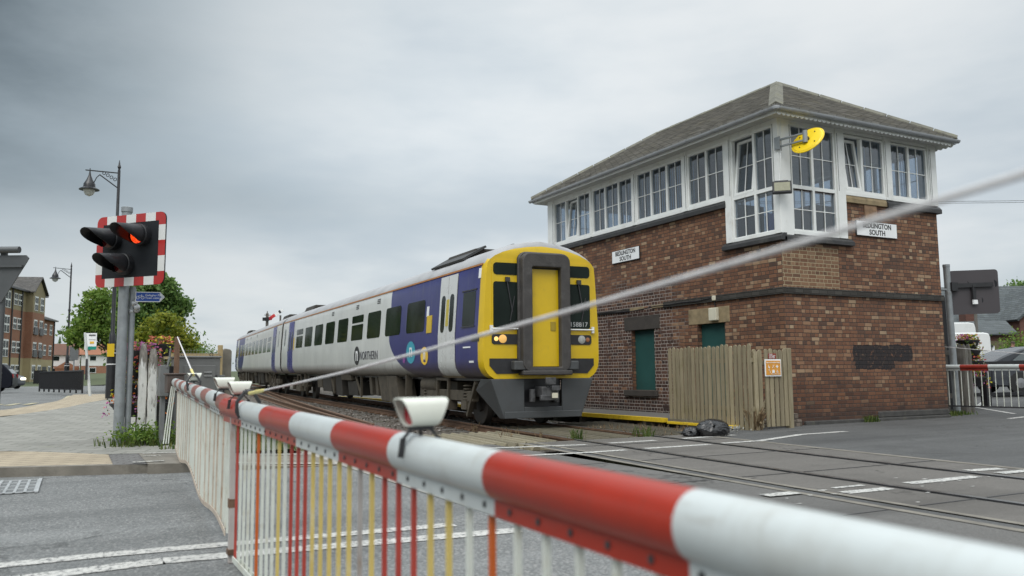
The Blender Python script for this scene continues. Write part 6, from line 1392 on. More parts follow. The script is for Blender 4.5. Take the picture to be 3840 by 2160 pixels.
# ------------------------------------------------------------------ far left: flats, houses, street furniture, vehicles
def simple_brick(name, c0, c1, mortar, w_=.225, h_=.075):
    m, nt, b = newmat(name); o = nt.pos(); x, y, z = nt.xyz(o); nx, ny, nz = nt.xyz(nt.add('ShaderNodeNewGeometry').outputs['Normal'])
    isx = nt.m('GREATER_THAN', nt.m('ABSOLUTE', nx), .6); u = nt.m('ADD', nt.m('MULTIPLY', isx, y), nt.m('MULTIPLY', nt.m('SUBTRACT', 1, isx), x))
    br = nt.add('ShaderNodeTexBrick'); nt.l.new(nt.vec(u, z, 0), br.inputs['Vector']); br.inputs['Scale'].default_value = 1; br.inputs['Brick Width'].default_value = w_; br.inputs['Row Height'].default_value = h_; br.inputs['Mortar Size'].default_value = .008
    br.inputs['Color1'].default_value = (*c0, 1); br.inputs['Color2'].default_value = (*c1, 1); br.inputs['Mortar'].default_value = (*mortar, 1)
    c = nt.mix(nt.m('MULTIPLY', nt.smooth(nt.noise(o, .5, 5, .6), .4, .75), .35), br.outputs['Color'], tuple(k*.6 for k in c0)); nt.put(b.inputs['Base Color'], c); b.inputs['Roughness'].default_value = .85; return m
M_fbrick = simple_brick('flats_brick', (.24, .095, .055), (.3, .125, .07), (.26, .19, .13)); M_frend = mat('olive_render', (.26, .22, .13), .85, .1, .6); M_fyel = mat('yellow_block', (.36, .3, .17), .85, .1, .6)
M_tile = slate_mat('grey_tiles', (.05, .046, .042), (.07, .064, .058), (.09, .085, .078), .12, .3); M_pipe = M_black
FO = Vector((-6.8, 111.6, 0)); ft = Vector((.254, .967, 0)).normalized(); fn = Vector((.967, -.254, 0)).normalized()
FL_ = lambda t, d_, z: FO+ft*t+fn*d_+Vector((0, 0, z))
def fb(mb, t0, t1, d0, d1, z0, z1, m=0):
    vs = [FL_(t, d_, z) for z in (z0, z1) for d_ in (d0, d1) for t in (t0, t1)]
    return mb.add(vs, [(0, 2, 3, 1), (4, 5, 7, 6), (0, 1, 5, 4), (2, 6, 7, 3), (0, 4, 6, 2), (1, 3, 7, 5)], m)
FT = thing('apartment_building', 'four storey brown brick apartment block with olive top storey and a projecting gable', 'building', FL_(2, -5, .3))
e = MB()
for z0, z1, mi in ((-.5, 3.5, 2), (3.5, 9.1, 0), (9.1, 11.6, 1)): fb(e, -16, 11.3, -9, 0, z0, z1, mi); fb(e, 4.9, 9.3, 0, .8, z0, z1, mi)
p = [FL_(4.9, .8, 11.6), FL_(9.3, .8, 11.6), FL_(7.1, .8, 13.3)]; e.prism(p, fn*-6, 1)
for z0, z1, mi in ((-.5, 3.5, 2), (3.5, 8.85, 0)): fb(e, 11.3, 17.6, -9, -.4, z0, z1, mi)
e.build('wall', [M_fbrick, M_frend, M_fyel], FT, sm=0)
e = MB()
def gable(t0, t1, d0, d1, z, zr, ov=.4):
    a, b = FL_(t0-ov, d1+ov, z), FL_(t1+ov, d1+ov, z); c, d_ = FL_(t1+ov, d0-ov, z), FL_(t0-ov, d0-ov, z); dm = (d0+d1)/2; r0, r1 = FL_(t0+1.5, dm, zr), FL_(t1-1.5, dm, zr)
    e.add([a, b, c, d_, r0, r1], [(0, 1, 5, 4), (2, 3, 4, 5), (1, 2, 5), (3, 0, 4), (3, 2, 1, 0)])
gable(-16, 11.3, -9, 0, 11.6, 14.0); gable(11.6, 17.6, -9, -.4, 8.85, 10.6)
for s_ in (0, 1):
    q = (FL_(4.5, 1.1, 11.45), FL_(7.1, 1.1, 13.5), FL_(7.1, -5, 13.5), FL_(4.5, -5, 11.45)) if s_ == 0 else (FL_(7.1, 1.1, 13.5), FL_(9.7, 1.1, 11.45), FL_(9.7, -5, 11.45), FL_(7.1, -5, 13.5))
    e.prism(list(q), (0, 0, .12))
e.build('roof', M_tile, FT, sm=0)
def fwin(t, d_, z, w_, h, juliet=False):
    mb = MB(); fb(mb, t-w_/2, t+w_/2, d_-.05, d_+.05, z-h/2, z+h/2); o = mb.build('window', M_white, FT, sm=0); mb = MB()
    for a in (-1, 1):
        for v in (0, 1): fb(mb, t+a*w_*.245-w_*.19, t+a*w_*.245+w_*.19, d_+.05, d_+.065, z-h/2+.08+v*h*.48, z-h/2+v*h*.48+h*.42)
    mb.build('pane', M_glassdark, o, sm=0)
    if juliet:
        mb = MB(); fb(mb, t-w_*.6, t+w_*.6, d_+.1, d_+.16, z-h*.55, z-.05); mb.build('balcony_railing', M_black, o, sm=0)
for row, z in enumerate((2.0, 4.75, 7.5, 10.35)):
    for t in (-12.5, -9.5, -6.5, -4): fwin(t, 0, z, 1.1, 1.4)
    fwin(-1.2, 0, z-.2, 1.7, 2.0); fwin(1.35, 0, z, 1.1, 1.4); fwin(2.75, 0, z, 1.1, 1.4); fwin(6.0, .8, z-.15, 1.2, 1.75, 0 < row < 3); fwin(8.1, .8, z-.15, 1.2, 1.75, 0 < row < 3); fwin(10.3, 0, z, 1.0, 1.4)
    if row < 3:
        for t in (12.5, 13.9, 16.2):
            if row or t > 15: fwin(t, -.4, z, 1.05, 1.4)
e = MB()
for t, d_, h in ((.2, .06, 11.6), (3.4, .06, 11.6), (9.6, .06, 11.6), (11.35, .06, 11.4), (17.5, -.34, 8.8)): e.tube([FL_(t, d_, 0), FL_(t, d_, h)], .09, 6)
e.build('drainpipe', M_pipe, FT)
e = MB(); fb(e, 12.2, 15.0, -.42, -.36, .2, 2.6); e.build('archway', M_dark, FT, sm=0)
e = MB(); fb(e, -16.3, 11.6, .1, .5, 11.42, 11.62); fb(e, 11.6, 17.9, -.3, .05, 8.68, 8.86); e.build('eaves_board', M_black, FT, sm=0)
def house(lab, x0, x1, y, z0, ze, zr, roofm, dep=8):
    H = thing('house', lab, 'house', ((x0+x1)/2, y+dep/2, z0)); e = MB(); e.box(x0, x1, y, y+dep, z0-1, z0+2.2, 0); e.box(x0, x1, y-.03, y+dep, z0+2.2, ze, 1); e.build('wall', [M_fbrick, mat('white_render', (.62, .62, .6), .8, .08, .5)], H, sm=0)
    e = MB(); e.add([(x0-.4, y-.5, ze), (x1+.4, y-.5, ze), (x1+.4, y+dep+.5, ze), (x0-.4, y+dep+.5, ze), (x0-.4, y+dep/2, zr), (x1+.4, y+dep/2, zr)], [(0, 1, 5, 4), (2, 3, 4, 5), (1, 2, 5), (3, 0, 4), (3, 2, 1, 0)]); e.build('roof', roofm, H, sm=0)
    for t in (.2, .5, .8):
        for z in (z0+1.2, z0+3.9):
            e = MB(); x = x0+(x1-x0)*t; e.box(x-.7, x+.7, y-.08, y-.03, z-.6, z+.6); wn = e.build('window', M_white, H, sm=0); e = MB(); e.box(x-.6, x+.6, y-.09, y-.08, z-.5, z+.5); e.build('pane', M_glassdark, wn, sm=0)
    return H
M_rt1 = mat('brown_roof_tiles', (.12, .06, .04), .85, .15, .8); M_rt2 = mat('orange_roof_tiles', (.26, .11, .06), .85, .15, .8)
house('white rendered house with dark brown roof at the end of the side road', -8.5, .9, 215, 1.6, 6.3, 9.0, M_rt1); Hh = house('white rendered house with orange brown roof, partly behind the trees', 1.2, 13, 212, 1.6, 6.3, 9.0, M_rt2)
e = MB(); e.prism([(-4.2, 211.5, 3.2), (.8, 211.5, 3.2), (-1.7, 211.5, 4.9)], (0, 3, 0)); e.box(-3.9, .5, 211.6, 214.5, 1, 3.2); tag(e.build('porch_building', [M_rt2], sm=0), 'small building with an orange gable in front of the dark roofed house', 'building')
def conifer(x, y, z, h, lab):
    T = thing('conifer_tree', lab, 'tree', (x, y, z)); e = MB(); e.tube([(x, y, z), (x, y, z+h)], [.15, .03], 6); e.build('trunk', M_bark, T); e = MB()
    for _ in range(420): t = random.random(); a = random.random()*6.28; r = (1-t)*h*.22*random.random()**.5; leaf(e, Vector((x+r*math.cos(a), y+r*math.sin(a), z+h*(.1+.9*t))), .45)
    e.build('crown', M_leaf_dark, T, sm=0, fix=False)
conifer(-7.2, 232, 1.5, 10.5, 'dark conifer behind the left end of the dark roofed house'); conifer(-3.6, 236, 1.5, 9.8, 'dark conifer behind the ridge of the dark roofed house'); conifer(1.2, 238, 1.5, 10.6, 'dark conifer between the two house roofs')
def railing(lab, a, b, z0, h, n, name='railing', dense=True):
    a, b = Vector((*a, 0)), Vector((*b, 0)); T = thing(name, lab, 'railing', (*((a+b)/2).xy, z0)); e = MB(); L = (b-a).length; d_ = (b-a).normalized()
    for k in range(n): p = a.lerp(b, k/(n-1)); e.box(p.x-.035, p.x+.035, p.y-.035, p.y+.035, z0, z0+h)
    e.build('post', M_black, T, sm=0); e = MB(); e.bar(a+Vector((0, 0, z0+h)), b+Vector((0, 0, z0+h)), .07, .05); e.bar(a+Vector((0, 0, z0+.14)), b+Vector((0, 0, z0+.14)), .05, .04); e.build('rail', M_black, T, sm=0); e = MB(); k = 0
    while k*.1 < L: p = a+d_*k*.1; e.box(p.x-.014, p.x+.014, p.y-.014, p.y+.014, z0+.15, z0+h-.02); k += 1
    e.build('infill_bars', M_black, T, sm=0); return T
railing('black pedestrian guard railing on the corner of the side road', (-1.45, 45.6), (.3, 38.2), .45, .92, 9)
railing('short black fence in front of the flats archway', (-3.9, 104), (-2.6, 100), .4, 1.5, 4)
BS = thing('bus_stop', 'white bus stop pole with a white and green flag in front of the pale tree', 'bus stop', (.52, 33.6, .43)); e = MB(); e.tube([(.52, 33.6, .4), (.27, 33.72, 2.7)], [.05, .04], 10); e.build('pole', mat('pale_grey_pole', (.55, .57, .56), .45, .05), BS)
u_ = Vector((.95, -.3, 0)).normalized(); fl0 = Vector((.27, 33.72, 0)); e = MB(); e.prism([fl0+Vector((0, 0, 2.08)), fl0+u_*.4+Vector((0, 0, 2.08)), fl0+u_*.4+Vector((0, 0, 2.68)), fl0+Vector((0, 0, 2.68))], (.01, .03, 0)); fg = e.build('flag', M_sign_white, BS, sm=0)
def flagp(nm, u0, u1, z0, z1, m): e = MB(); q = Vector((-.003, -.012, 0)); e.prism([fl0+u_*u0+Vector((0, 0, z0))+q, fl0+u_*u1+Vector((0, 0, z0))+q, fl0+u_*u1+Vector((0, 0, z1))+q, fl0+u_*u0+Vector((0, 0, z1))+q], (.002, .006, 0)); e.build(nm, m, fg, sm=0)
flagp('green_strip', .12, .4, 2.08, 2.2, mat('bus_green', (.0, .2, .15), .4)); flagp('yellow_mark', .18, .32, 2.3, 2.38, mat('bus_yellow', (.7, .42, .04), .4)); flagp('dark_strip', .14, .36, 2.58, 2.63, mat('bus_grey', (.1, .1, .1), .4)); flagp('pale_strip', .14, .36, 2.44, 2.47, mat('bus_pale', (.5, .5, .5), .4)); e = MB(); e.box(.33, .4, 33.55, 33.62, 1.0, 1.75); e.build('timetable_case', M_dark, BS, sm=0)
RS = thing('road_sign', 'grey rectangular back of a road sign by the guard railing', 'sign', (-.1, 67.8, .43)); e = MB(); e.box(-.38, .18, 67.6, 67.63, 2.35, 3.3); e.build('plate', M_grey, RS, sm=0); e = MB(); e.tube([(-.08, 67.68, .3), (-.08, 67.68, 3.35)], .05, 8); e.build('pole', M_galv, RS)
RS = thing('road_sign', 'small round grey sign back standing before the flats beside the vehicles', 'sign', (-5.6, 75, .4)); e = MB(); e.lathe((-5.65, 75, 2.7), [(.001, -.01), (.38, -.01), (.38, .01), (.001, .01)], 20, 0, Matrix.Rotation(R(90), 4, 'X')); e.build('plate', M_galv, RS, sm=30); e = MB(); e.tube([(-5.65, 75.08, .3), (-5.65, 75.08, 2.7)], .05, 8); e.build('pole', M_galv, RS)
# vehicles
M_tyre = mat('tyre', (.015, .015, .015), .8, .2); M_rim = mat('alloy_rim', (.3, .3, .31), .3, .1, metal=.6); M_cglass = mat('car_glass', (.05, .062, .066), .06, .2, 1, spec=.45)
def vehicle(name, lab, cat, loc, rz, prof, win, W, wheels, paint_, hl=False, roof_in=.18):
    """prof: closed side outline (x, z), front at +x; win: list of side glass polygons; belt is where the cabin starts to lean in."""
    T = thing(name, lab, cat, loc, (0, 0, rz)); belt = max(z for x, z in win[0][:2]) if win else .9
    bz = min(z for w_ in win for x, z in w_); top = max(z for x, z in prof)
    hwid = lambda z: W/2-(roof_in*max(0, z-bz)/(top-bz))-.06*max(0, .45-z)/.45
    n = len(prof); mb = MB(); vs = [(x, hwid(z), z) for x, z in prof]+[(x, -hwid(z), z) for x, z in prof]
    mb.add(vs, [tuple(range(n)), tuple(range(n, 2*n))]+[(i, (i+1) % n, n+(i+1) % n, n+i) for i in range(n)]); mb.build('body', paint_, T, local=True, sm=30, bev=.05)
    for w_ in win:
        for s_ in (-1, 1):
            e = MB(); e.add([(x, s_*(hwid(z)+.006), z) for x, z in w_]+[(x, s_*(hwid(z)-.02), z) for x, z in w_], [tuple(range(len(w_)))]+[(i, (i+1) % len(w_), len(w_)+(i+1) % len(w_), len(w_)+i) for i in range(len(w_))]); e.build('side_window', M_cglass, T, local=True, sm=0)
    for x, r in wheels:
        for s_ in (-1, 1):
            e = MB(); Mr = Matrix.Rotation(R(90), 4, 'X'); e.lathe((x, s_*(W/2-.08), r), [(r*.6, -.1), (r, -.09), (r, .09), (r*.6, .1)], 20, 0, Mr); wh = e.build('wheel', M_tyre, T, local=True); e = MB(); e.lathe((x, s_*(W/2-.08), r), [(r*.62, -.095), (r*.3, -.105), (.01, -.11), (.01, .11), (r*.3, .105), (r*.62, .095)], 16, 0, Mr); e.build('rim', M_rim, wh, local=True)
    return T, hwid
def suv_prof(L, H): return [(-L*.5, .35), (-L*.5, .75), (-L*.49, .95), (-L*.44, H*.8), (-L*.39, H*.96), (-L*.2, H), (L*.05, H*.99), (L*.12, H*.95), (L*.27, .98), (L*.45, .88), (L*.495, .72), (L*.5, .35), (L*.46, .22), (-L*.46, .22)]
def ends(T, hwid, prof, glass_segs, L, lit):
    for (i, j) in glass_segs:
        a, b = prof[i], prof[j]; e = MB(); wa, wb = hwid(a[1])*.86, hwid(b[1])*.86; nx_, nz_ = (b[1]-a[1]), -(b[0]-a[0]); l_ = math.hypot(nx_, nz_); s_ = 1 if (nx_*(1 if a[0] > 0 else -1) > 0) else -1; ox, oz = nx_/l_*.012*s_, nz_/l_*.012*s_
        ax_, az, bx, bz_ = a[0]*.93+b[0]*.07, a[1]*.93+b[1]*.07, b[0]*.93+a[0]*.07, b[1]*.93+a[1]*.07
        if oz < 0: ox, oz = -ox, -oz
        e.add([(ax_+ox, wa, az+oz), (ax_+ox, -wa, az+oz), (bx+ox, -wb, bz_+oz), (bx+ox, wb, bz_+oz)], [(0, 1, 2, 3)]); e.build('windscreen', M_cglass, T, local=True, sm=0)
    for s_ in (-1, 1):
        y = s_*(hwid(.7)-.2); e = MB(); e.box(L*.47, L*.505, y-.18, y+.18, .62, .76); e.build('headlight', mat('headlight_lit', (1, .95, .75), .2, .02, emis=3) if lit else M_lamp_off, T, local=True, sm=0, bev=.02)
        e = MB(); e.box(-L*.505, -L*.48, y-.12, y+.12, .75, .95); e.build('tail_light', M_redlens, T, local=True, sm=0)
        e = MB(); e.box(L*.17, L*.22, s_*(hwid(1)+.02)-.09, s_*(hwid(1)+.02)+.09, .95, 1.1); e.build('mirror', M_black, T, local=True, sm=0, bev=.03)
pb = suv_prof(4.4, 1.52); T, h_ = vehicle('car', 'black hatchback cut off by the left edge, pointing left on the side road', 'car', (-4.93, 51.1, .36), R(180-5), pb, [[(-1.75, .98), (-.1, .98), (-.1, 1.4), (-1.45, 1.36)], [(0, .98), (1.05, .98), (.5, 1.38), (0, 1.4)]], 1.8, [(-1.32, .33), (1.35, .33)], mat('black_car_paint', (.006, .007, .012), .4, .1, spec=.12)); ends(T, h_, pb, [(2, 3), (7, 8)], 4.4, False)
pb = suv_prof(4.3, 1.45); T, h_ = vehicle('car', 'dark silver grey car with lit headlights just right of the black car', 'car', (-5.05, 68.55, .36), R(-50), pb, [[(-1.7, .95), (-.1, .95), (-.1, 1.34), (-1.4, 1.3)], [(0, .95), (1.05, .95), (.5, 1.32), (0, 1.34)]], 1.78, [(-1.3, .32), (1.33, .32)], mat('silver_car_paint', (.1, .105, .115), .3, .05, coat=.2)); ends(T, h_, pb, [(2, 3), (7, 8)], 4.3, True)
def van_prof(L, H): return [(-L*.5, .4), (-L*.5, H*.9), (-L*.49, H*.98), (-L*.44, H), (L*.2, H), (L*.26, H*.97), (L*.37, 1.25), (L*.48, 1.05), (L*.5, .8), (L*.5, .35), (L*.46, .25), (-L*.46, .25)]
M_vanw = mat('white_van_paint', (.62, .63, .62), .3, .04, 1, coat=.3)
def van(lab, loc, rz, L, H): 
    p = van_prof(L, H); T, h_ = vehicle('van', lab, 'van', loc, rz, p, [[(L*.16, 1.25), (L*.34, 1.25), (L*.265, H*.86), (L*.16, H*.86)]], 1.95, [(-L*.3, .35), (L*.33, .35)], M_vanw, roof_in=.12); ends(T, h_, p, [(5, 6)], L, False); e = MB()
    for y in (-.985, .985): e.box(-L*.46, L*.14, y-.006, y+.006, H*.6, H*.61)
    e.build('body_crease', M_grey, T, local=True, sm=0)
van('white van behind the black car at the left edge', (-6.0, 61.25, .36), R(-50), 5.2, 2.35)
van('tall white van, the upper one of the two behind the right hand planters', (40.4, 29.9, .75), R(180-27.7), 5.6, 2.85); van('smaller white van in front of the tall white van in the car park', (36.2, 26.15, .62), R(180-27.7), 5.0, 2.2)
pb = [(-2.2, .35), (-2.2, .8), (-2.12, .98), (-1.75, 1.15), (-1.15, 1.36), (-.5, 1.45), (.1, 1.43), (.45, 1.36), (1.2, .98), (1.9, .86), (2.15, .7), (2.2, .35), (2.0, .22), (-2.0, .22)]
T, h_ = vehicle('car', 'grey saloon car parked behind the right hand barrier', 'car', (26.75, 15.35, .34), R(-27.7), pb, [[(-1.55, 1.0), (-.5, 1.0), (-.5, 1.36), (-1.05, 1.32)], [(-.4, 1.0), (.85, 1.0), (.35, 1.33), (-.4, 1.37)]], 1.8, [(-1.35, .33), (1.35, .33)], mat('grey_car_paint', (.03, .033, .04), .3, .1, coat=.2, spec=.4), roof_in=.22); ends(T, h_, pb, [(3, 5), (7, 8)], 4.4, False)
e = MB(); [e.box(x, x+.06, -1.0, -.985, 1.02, 1.1) for x in (-.1, .3)]; e.build('window_sticker', M_sign_white, T, local=True, sm=0)

# ------------------------------------------------------------------ right side beyond the signal box
WR = thing('crossing_signal', 'dark back of a crossing light board on a grey pole, right of the signal box', 'traffic light', (18.15, 12.5, 0))
e = MB(); e.tube([(18.2, 12.5, -.05), (18.12, 12.5, 3.54)], .075, 16); e.lathe((18.12, 12.5, 3.53), [(.082, -.04), (.082, .02)], 16); e.tube([(18.1, 12.48, 2.95), (17.95, 12.6, 2.96), (17.9, 12.65, 2.8), (17.9, 12.65, 2.3)], .03, 8); e.build('pole', M_galv, WR)
r_ = Vector((.884, -.468, 0)); nb = Vector((-.468, -.884, 0)); c_ = Vector((18.72, 12.24, 2.9)); QP = lambda u, v, d_=0: c_+r_*u+Vector((0, 0, v+.03*u))+nb*d_
e = MB(); e.prism([QP(u, v) for u, v in rrect(-.58, .58, -.52, .52, .08, 5)], nb*-.02); e.build('backboard', mat('brown_grey_board', (.055, .048, .052), .55, .1, 1.5), WR, sm=0); e = MB(); e.bar(QP(-.58, .16, .04), QP(.42, .16, .04), .05, .1); e.bar(QP(-.03, .16, .03), QP(-.03, -.28, .03), .11, .04); e.box(18.12, 18.34, 12.38, 12.52, 2.92, 3.12); e.build('support_bracket', M_blackp, WR, sm=0); e = MB(); e.bar(QP(-.09, -.24, .06), QP(.03, -.24, .06), .02, .1); e.build('label_plate', M_sign_white, WR, sm=0)
e = MB(); e.tube([QP(.45, .18, -.02), QP(.62, .2, -.35)], .1, 14); e.tube([QP(-.2, .18, -.02), QP(-.1, .2, -.35)], .1, 14); e.tube([QP(.1, -.2, -.02), QP(.2, -.2, -.35)], .1, 14); e.build('lamp_hood', M_hoodb, WR)
e = MB(); e.prism([(19.15, 13.66, -.1), (19.5, 13.48, -.1), (19.5, 13.48, 2.92), (19.15, 13.66, 2.92)], (.04, .08, 0)); tag(e.build('dark_hoarding', M_black, sm=0, bev=.01), 'tall narrow black panel behind the pole of the right hand crossing light', 'panel')
PF = thing('pale_fence', 'short dark grey pale fence beside the right hand gate post', 'fence', (19, 13.3, 0)); e = MB()
for k in range(5): picket(e, (18.62+.16*k, 13.42-.085*k, 0), 1.72, .1, (.88, -.47, 0), 0)
e.build('pales', M_oldtimber, PF, sm=0); e = MB(); e.bar((18.5, 13.45, 1.5), (19.4, 12.98, 1.5), .05, .12); e.bar((18.5, 13.45, .45), (19.4, 12.98, .45), .05, .12); e.build('rails', M_oldtimber, PF, sm=0)
GP2 = thing('gate_post', 'broad grey timber gate post behind the right hand barrier', 'post', (18.9, 12.75, 0)); rough_post(18.76, 18.9, 12.6, 12.85, 1.68, M_oldtimber, GP2, 'post_half'); rough_post(18.91, 18.98, 12.58, 12.72, 1.68, M_oldtimber, GP2, 'post_half')
random.seed(21)
planter_tower('flower_planter', 20.0, 13.35, .1, [(.8, .4, (0, 2, 3)), (1.2, .34, (3, 5, 2)), (1.48, .3, (4, 3)), (1.72, .28, (5, 0, 3))], 'tiered black planter of coral, yellow and pink flowers behind the right hand gate post', 1.2)
RL = thing('rail_fence', 'black rail fence between the planters and the grey car', 'railing', (22.5, 13, .15)); e = MB(); e.bar((20.6, 14.0, 1.22), (27, 10.6, 1.32), .06, .11); e.bar((20.6, 14.0, .42), (27, 10.6, .55), .06, .09); e.build('rail', M_black, RL, sm=0); e = MB()
for k in range(5): p = Vector((21.15, 13.7, 0)).lerp(Vector((27, 10.6, 0)), k/4); e.box(p.x-.09, p.x+.09, p.y-.09, p.y+.09, 0, 1.25)
e.build('post', M_black, RL, sm=0)
# brick buildings with slate roofs, far right
M_dslate = slate_mat('blue_slates', (.045, .053, .056), (.062, .073, .076), (.082, .094, .098), .16, .36); M_rbrick = simple_brick('red_brick', (.1, .036, .024), (.14, .055, .036), (.1, .08, .07))
r3 = Vector((.886, -.464, 0)); f3 = Vector((.464, .886, 0)); BO = f3*60
BPt = lambda u, v, z: BO+r3*u+f3*v+Vector((0, 0, z))                    # u to the right, v away
def ob(mb, u0, u1, v0, v1, z0, z1, m=0): return mb.add([BPt(u, v, z) for z in (z0, z1) for v in (v0, v1) for u in (u0, u1)], [(0, 2, 3, 1), (4, 5, 7, 6), (0, 1, 5, 4), (2, 6, 7, 3), (0, 4, 6, 2), (1, 3, 7, 5)], m)
BB = thing('brick_building', 'long red brick building with a tall blue grey slate roof and a brick chimney', 'building', BPt(36, 5, 1)); e = MB(); ob(e, 28, 43, 0, 9, .3, 4.4); e.build('wall', M_rbrick, BB, sm=0); e = MB(); e.add([BPt(27.5, -.4, 4.35), BPt(43.5, -.4, 4.35), BPt(43.5, 9.4, 4.35), BPt(27.5, 9.4, 4.35), BPt(27.5, 4.5, 7.45), BPt(43.5, 4.5, 7.6)], [(0, 1, 5, 4), (2, 3, 4, 5), (1, 2, 5), (3, 0, 4), (3, 2, 1, 0)]); rf = e.build('roof', M_dslate, BB, sm=0); e = MB(); ob(e, 32.1, 32.75, -1.2, -.3, 2, 5.5); e.build('chimney', M_rbrick, rf, sm=0)
e = MB(); ob(e, 27.5, 37, -.55, -.42, 4.28, 4.36); e.tube([BPt(36.1, -.45, 4.3), BPt(36.2, -.45, 1)], .06, 8); e.build('gutter', M_white, BB, sm=0)
B2 = thing('brick_building', 'red brick gabled wing at the far right edge', 'building', BPt(38, -1, 1)); e = MB(); e.prism([BPt(35.1, -2.5, .3), BPt(41, -2.5, .3), BPt(41, -2.5, 4.5), BPt(38, -2.5, 6.8), BPt(35.1, -2.5, 4.5)], f3*5); e.build('wall', M_rbrick, B2, sm=0); e = MB(); e.prism([BPt(34.9, -2.7, 4.4), BPt(38, -2.7, 6.9), BPt(38, -2.7, 7.0), BPt(34.8, -2.7, 4.52)], f3*6); e.build('roof', M_dslate, B2, sm=0)
B3 = thing('outbuilding', 'low brick outbuilding with a grey slate roof in front of the long building', 'building', BPt(33, -6, 1)); e = MB(); ob(e, 29.3, 32.0, -7, -3.5, .4, 3.3); e.prism([BPt(32.0, -7, 3.3), BPt(32.0, -3.5, 3.3), BPt(32.0, -3.5, 4.25)], r3*-.2); e.build('wall', M_rbrick, B3, sm=0); e = MB(); e.prism([BPt(29.0, -7.3, 3.2), BPt(32.0, -7.3, 3.3), BPt(33.6, -3.4, 4.3), BPt(29.6, -3.4, 4.25)], (0, 0, .1)); e.build('roof', M_dslate, B3, sm=0); e = MB(); ob(e, 30.2, 31.4, -7.06, -7.0, 1.9, 2.9); e.build('boarded_window', mat('khaki_board', (.12, .1, .06), .8, .1), B3, sm=0)
e = MB(); p0 = BPt(27.9, -10, .9); e.tube([p0, p0+Vector((0, 0, 4.2))], [.11, .09], 10); tag(e.build('timber_pole', M_oldtimber, sm=30), 'plain brown timber pole standing before the slate roofed buildings', 'pole')
KS = thing('notice_shelter', 'small dark shelter with pale notices beside the smaller white van', 'shelter', BPt(26.5, -15, .9)); e = MB(); ob(e, 25.35, 25.85, -15, -14.6, .8, 2.3); e.prism([BPt(25.2, -15.1, 2.3), BPt(25.95, -15.1, 2.3), BPt(25.7, -15.1, 2.5), BPt(25.3, -15.1, 2.62)], f3*.6); e.build('case', M_blackp, KS, sm=0); e = MB(); ob(e, 25.45, 25.7, -15.03, -15, 1.5, 2.2); ob(e, 25.87, 26.0, -15.03, -15, 1.8, 2.35); e.build('notices', M_sign_white, KS, sm=0)
random.seed(31)
def hedge_pl(c, r, n, m, lab): 
    T = thing('hedge', lab, 'hedge', c); e = MB(); crown(e, Vector(c)+Vector((0, 0, r[2]*.7)), r, n, 45, .16, clump=.22, hole=.05); e.build('foliage', m, T, sm=0, fix=False); e = MB(); e.tube([Vector(c), Vector(c)+Vector((0, 0, r[2]))], .05, 6); e.build('stem', M_bark, T)
hedge_pl(tuple(BPt(28.9, -9.5, .9)), (1.6, 1.2, 1.25), 34, M_leaf_mid, 'green shrubby hedge in front of the low outbuilding'); hedge_pl(tuple(BPt(30.9, -10, .9)), (1.6, 1.2, 1.5), 34, M_leaf_mid, 'green shrubby hedge behind the standing person')
tree('distant_tree', 'rounded dark tree top showing above the slate roof at the right edge', tuple(f3*92+r3*57+Vector((0, 0, 1))), .3, 4, [((0, 0, 8.0), (2.0, 2, 1.8), 50, 50), ((2.4, 0, 8.0), (2.4, 2, 2.0), 50, 50)], M_leaf_dark, .4)
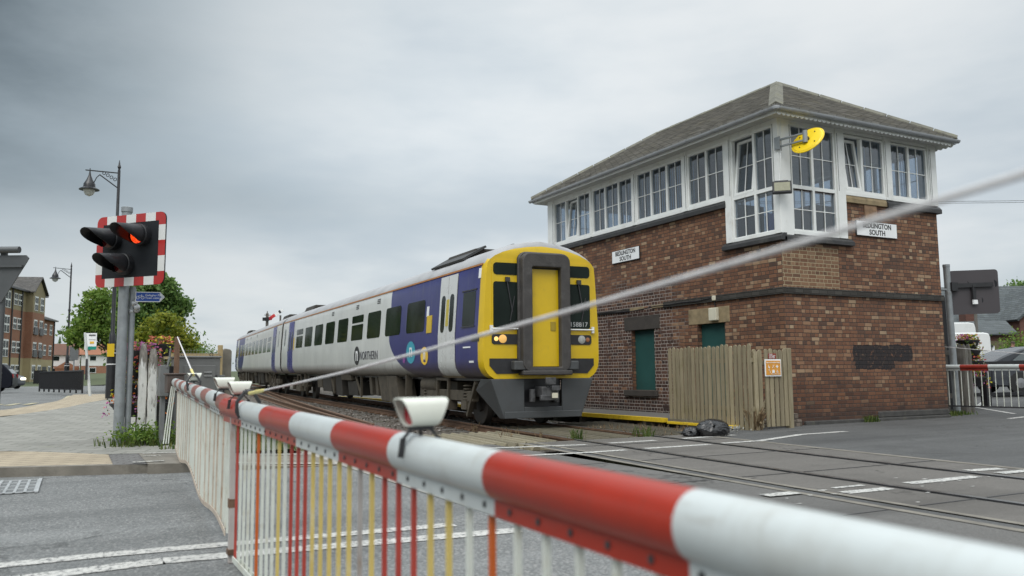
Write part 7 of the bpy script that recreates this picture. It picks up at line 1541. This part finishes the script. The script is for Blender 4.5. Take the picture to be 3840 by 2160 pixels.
# the man in the car park
PS = Vector((39.85, 24.3, .7))
def person(base, rz):
    T = thing('person', 'person in a dark jacket and sunglasses standing behind the grey car', 'person', base, (0, 0, rz))
    V = [(0, 0, .95), (0, 0, 1.15), (0, 0, 1.35), (0, 0, 1.46), (0, .0, 1.52), (0, .01, 1.6), (0, .01, 1.69),
         (.17, 0, 1.4), (.22, .0, 1.13), (.21, .06, .9), (.2, .08, .8), (-.17, 0, 1.4), (-.22, .0, 1.13), (-.21, .06, .9), (-.2, .08, .8),
         (.1, 0, .88), (.11, .01, .5), (.11, 0, .1), (.12, .12, .04), (-.1, 0, .88), (-.11, .01, .5), (-.11, 0, .1), (-.12, .12, .04)]
    Ed = [(0, 1), (1, 2), (2, 3), (3, 4), (4, 5), (5, 6), (2, 7), (7, 8), (8, 9), (9, 10), (2, 11), (11, 12), (12, 13), (13, 14), (0, 15), (15, 16), (16, 17), (17, 18), (0, 19), (19, 20), (20, 21), (21, 22)]
    rad = [.16, .15, .17, .08, .06, .095, .075, .075, .055, .042, .04, .075, .055, .042, .04, .1, .07, .05, .04, .1, .07, .05, .04]
    me = bpy.data.meshes.new('body'); me.from_pydata(V, Ed, []); o = bpy.data.objects.new('body', me); COL.objects.link(o); o.parent = T; WM[o] = WM[T]
    o.modifiers.new('skin', 'SKIN'); ss = o.modifiers.new('sub', 'SUBSURF'); ss.levels = ss.render_levels = 2
    for i, s_ in enumerate(me.skin_vertices[0].data): s_.radius = (rad[i], rad[i]*.85); s_.use_root = (i == 0)
    m, nt, b = newmat('person_clothes'); x, y, z = nt.xyz(nt.obj()); hand = nt.m('MULTIPLY', nt.m('LESS_THAN', z, .86), nt.m('GREATER_THAN', nt.m('ABSOLUTE', x), .165))
    skin = nt.m('MAXIMUM', nt.m('GREATER_THAN', z, 1.47), hand); c = nt.mix(skin, nt.mix(nt.m('GREATER_THAN', z, .93), (.03, .035, .06), (.012, .013, .018)), (.45, .26, .18)); nt.put(b.inputs['Base Color'], c); b.inputs['Roughness'].default_value = .7; me.materials.append(m)
    e = MB(); e.ball((0, -.005, 1.655), .1, 0, 8, (.95, 1.02, .8)); e.build('hair', mat('brown_hair', (.05, .03, .018), .7), T, local=True); e = MB(); e.box(-.07, .07, .09, .115, 1.6, 1.635); e.build('sunglasses', M_black, T, local=True, sm=0, bev=.01); e = MB(); e.ball((0, .105, 1.585), .018, 0, 6); e.build('nose', mat('skin', (.45, .26, .18), .6), T, local=True)
person(PS, R(150))
# overhead wires
for k, (z, lab) in enumerate(((13.55, 'upper thin black overhead wire right of the signal box roof'), (13.42, 'lower thin black overhead wire right of the signal box roof'))):
    a, b = f3*60+r3*18+Vector((0, 0, z-.05)), f3*60+r3*60+Vector((0, 0, z+.35)); e = MB(); e.tube([a.lerp(b, i/12)+Vector((0, 0, -.3*math.sin(math.pi*i/12))) for i in range(13)], .016, 5); tag(e.build('overhead_wire', M_black), lab, 'wire')
# semaphore signal behind the train
SM = thing('semaphore_signal', 'old semaphore signal with a raised arm showing above the rear of the train', 'railway signal', (15.2, 76.7, .5)); e = MB(); e.box(15.1, 15.32, 76.6, 76.8, .4, 6.7); e.lathe((15.21, 76.7, 6.7), [(.12, 0), (.05, .1), (.03, .25)], 8); e.box(16.2, 16.34, 76.1, 76.24, .4, 6.55); e.build('post', M_oldtimber, SM, sm=0)
e = MB(); q0, q1 = Vector((15.3, 76.55, 6.2)), Vector((16.45, 76.0, 7.05)); e.bar(q0, q0.lerp(q1, .45), .05, .28, 1); e.bar(q0.lerp(q1, .45), q1, .05, .28, 0); e.build('arm', [M_sign_white, mat('semaphore_red', (.5, .03, .03), .5)], SM, sm=0); e = MB(); e.bar(q0.lerp(q1, .72)+Vector((0, -.02, 0)), q0.lerp(q1, .84)+Vector((0, -.02, 0)), .06, .265); e.lathe((15.2, 76.5, 6.2), [(.2, 0), (.2, .05)], 10, 0, Matrix.Rotation(R(90), 4, 'X')); e.build('arm_stripe', M_black, SM, sm=0); e = MB(); e.lathe((15.45, 76.45, 6.25), [(.16, 0), (.16, .04)], 12, 0, Matrix.Rotation(R(90), 4, 'X')); e.build('spectacle_glass', M_redlens, SM, sm=0); e = MB(); e.box(14.8, 15.1, 76.55, 76.75, 6.05, 6.35); e.box(14.95, 15.5, 76.62, 76.72, 6.55, 6.6); e.build('lamp_case', M_blackp, SM, sm=0)
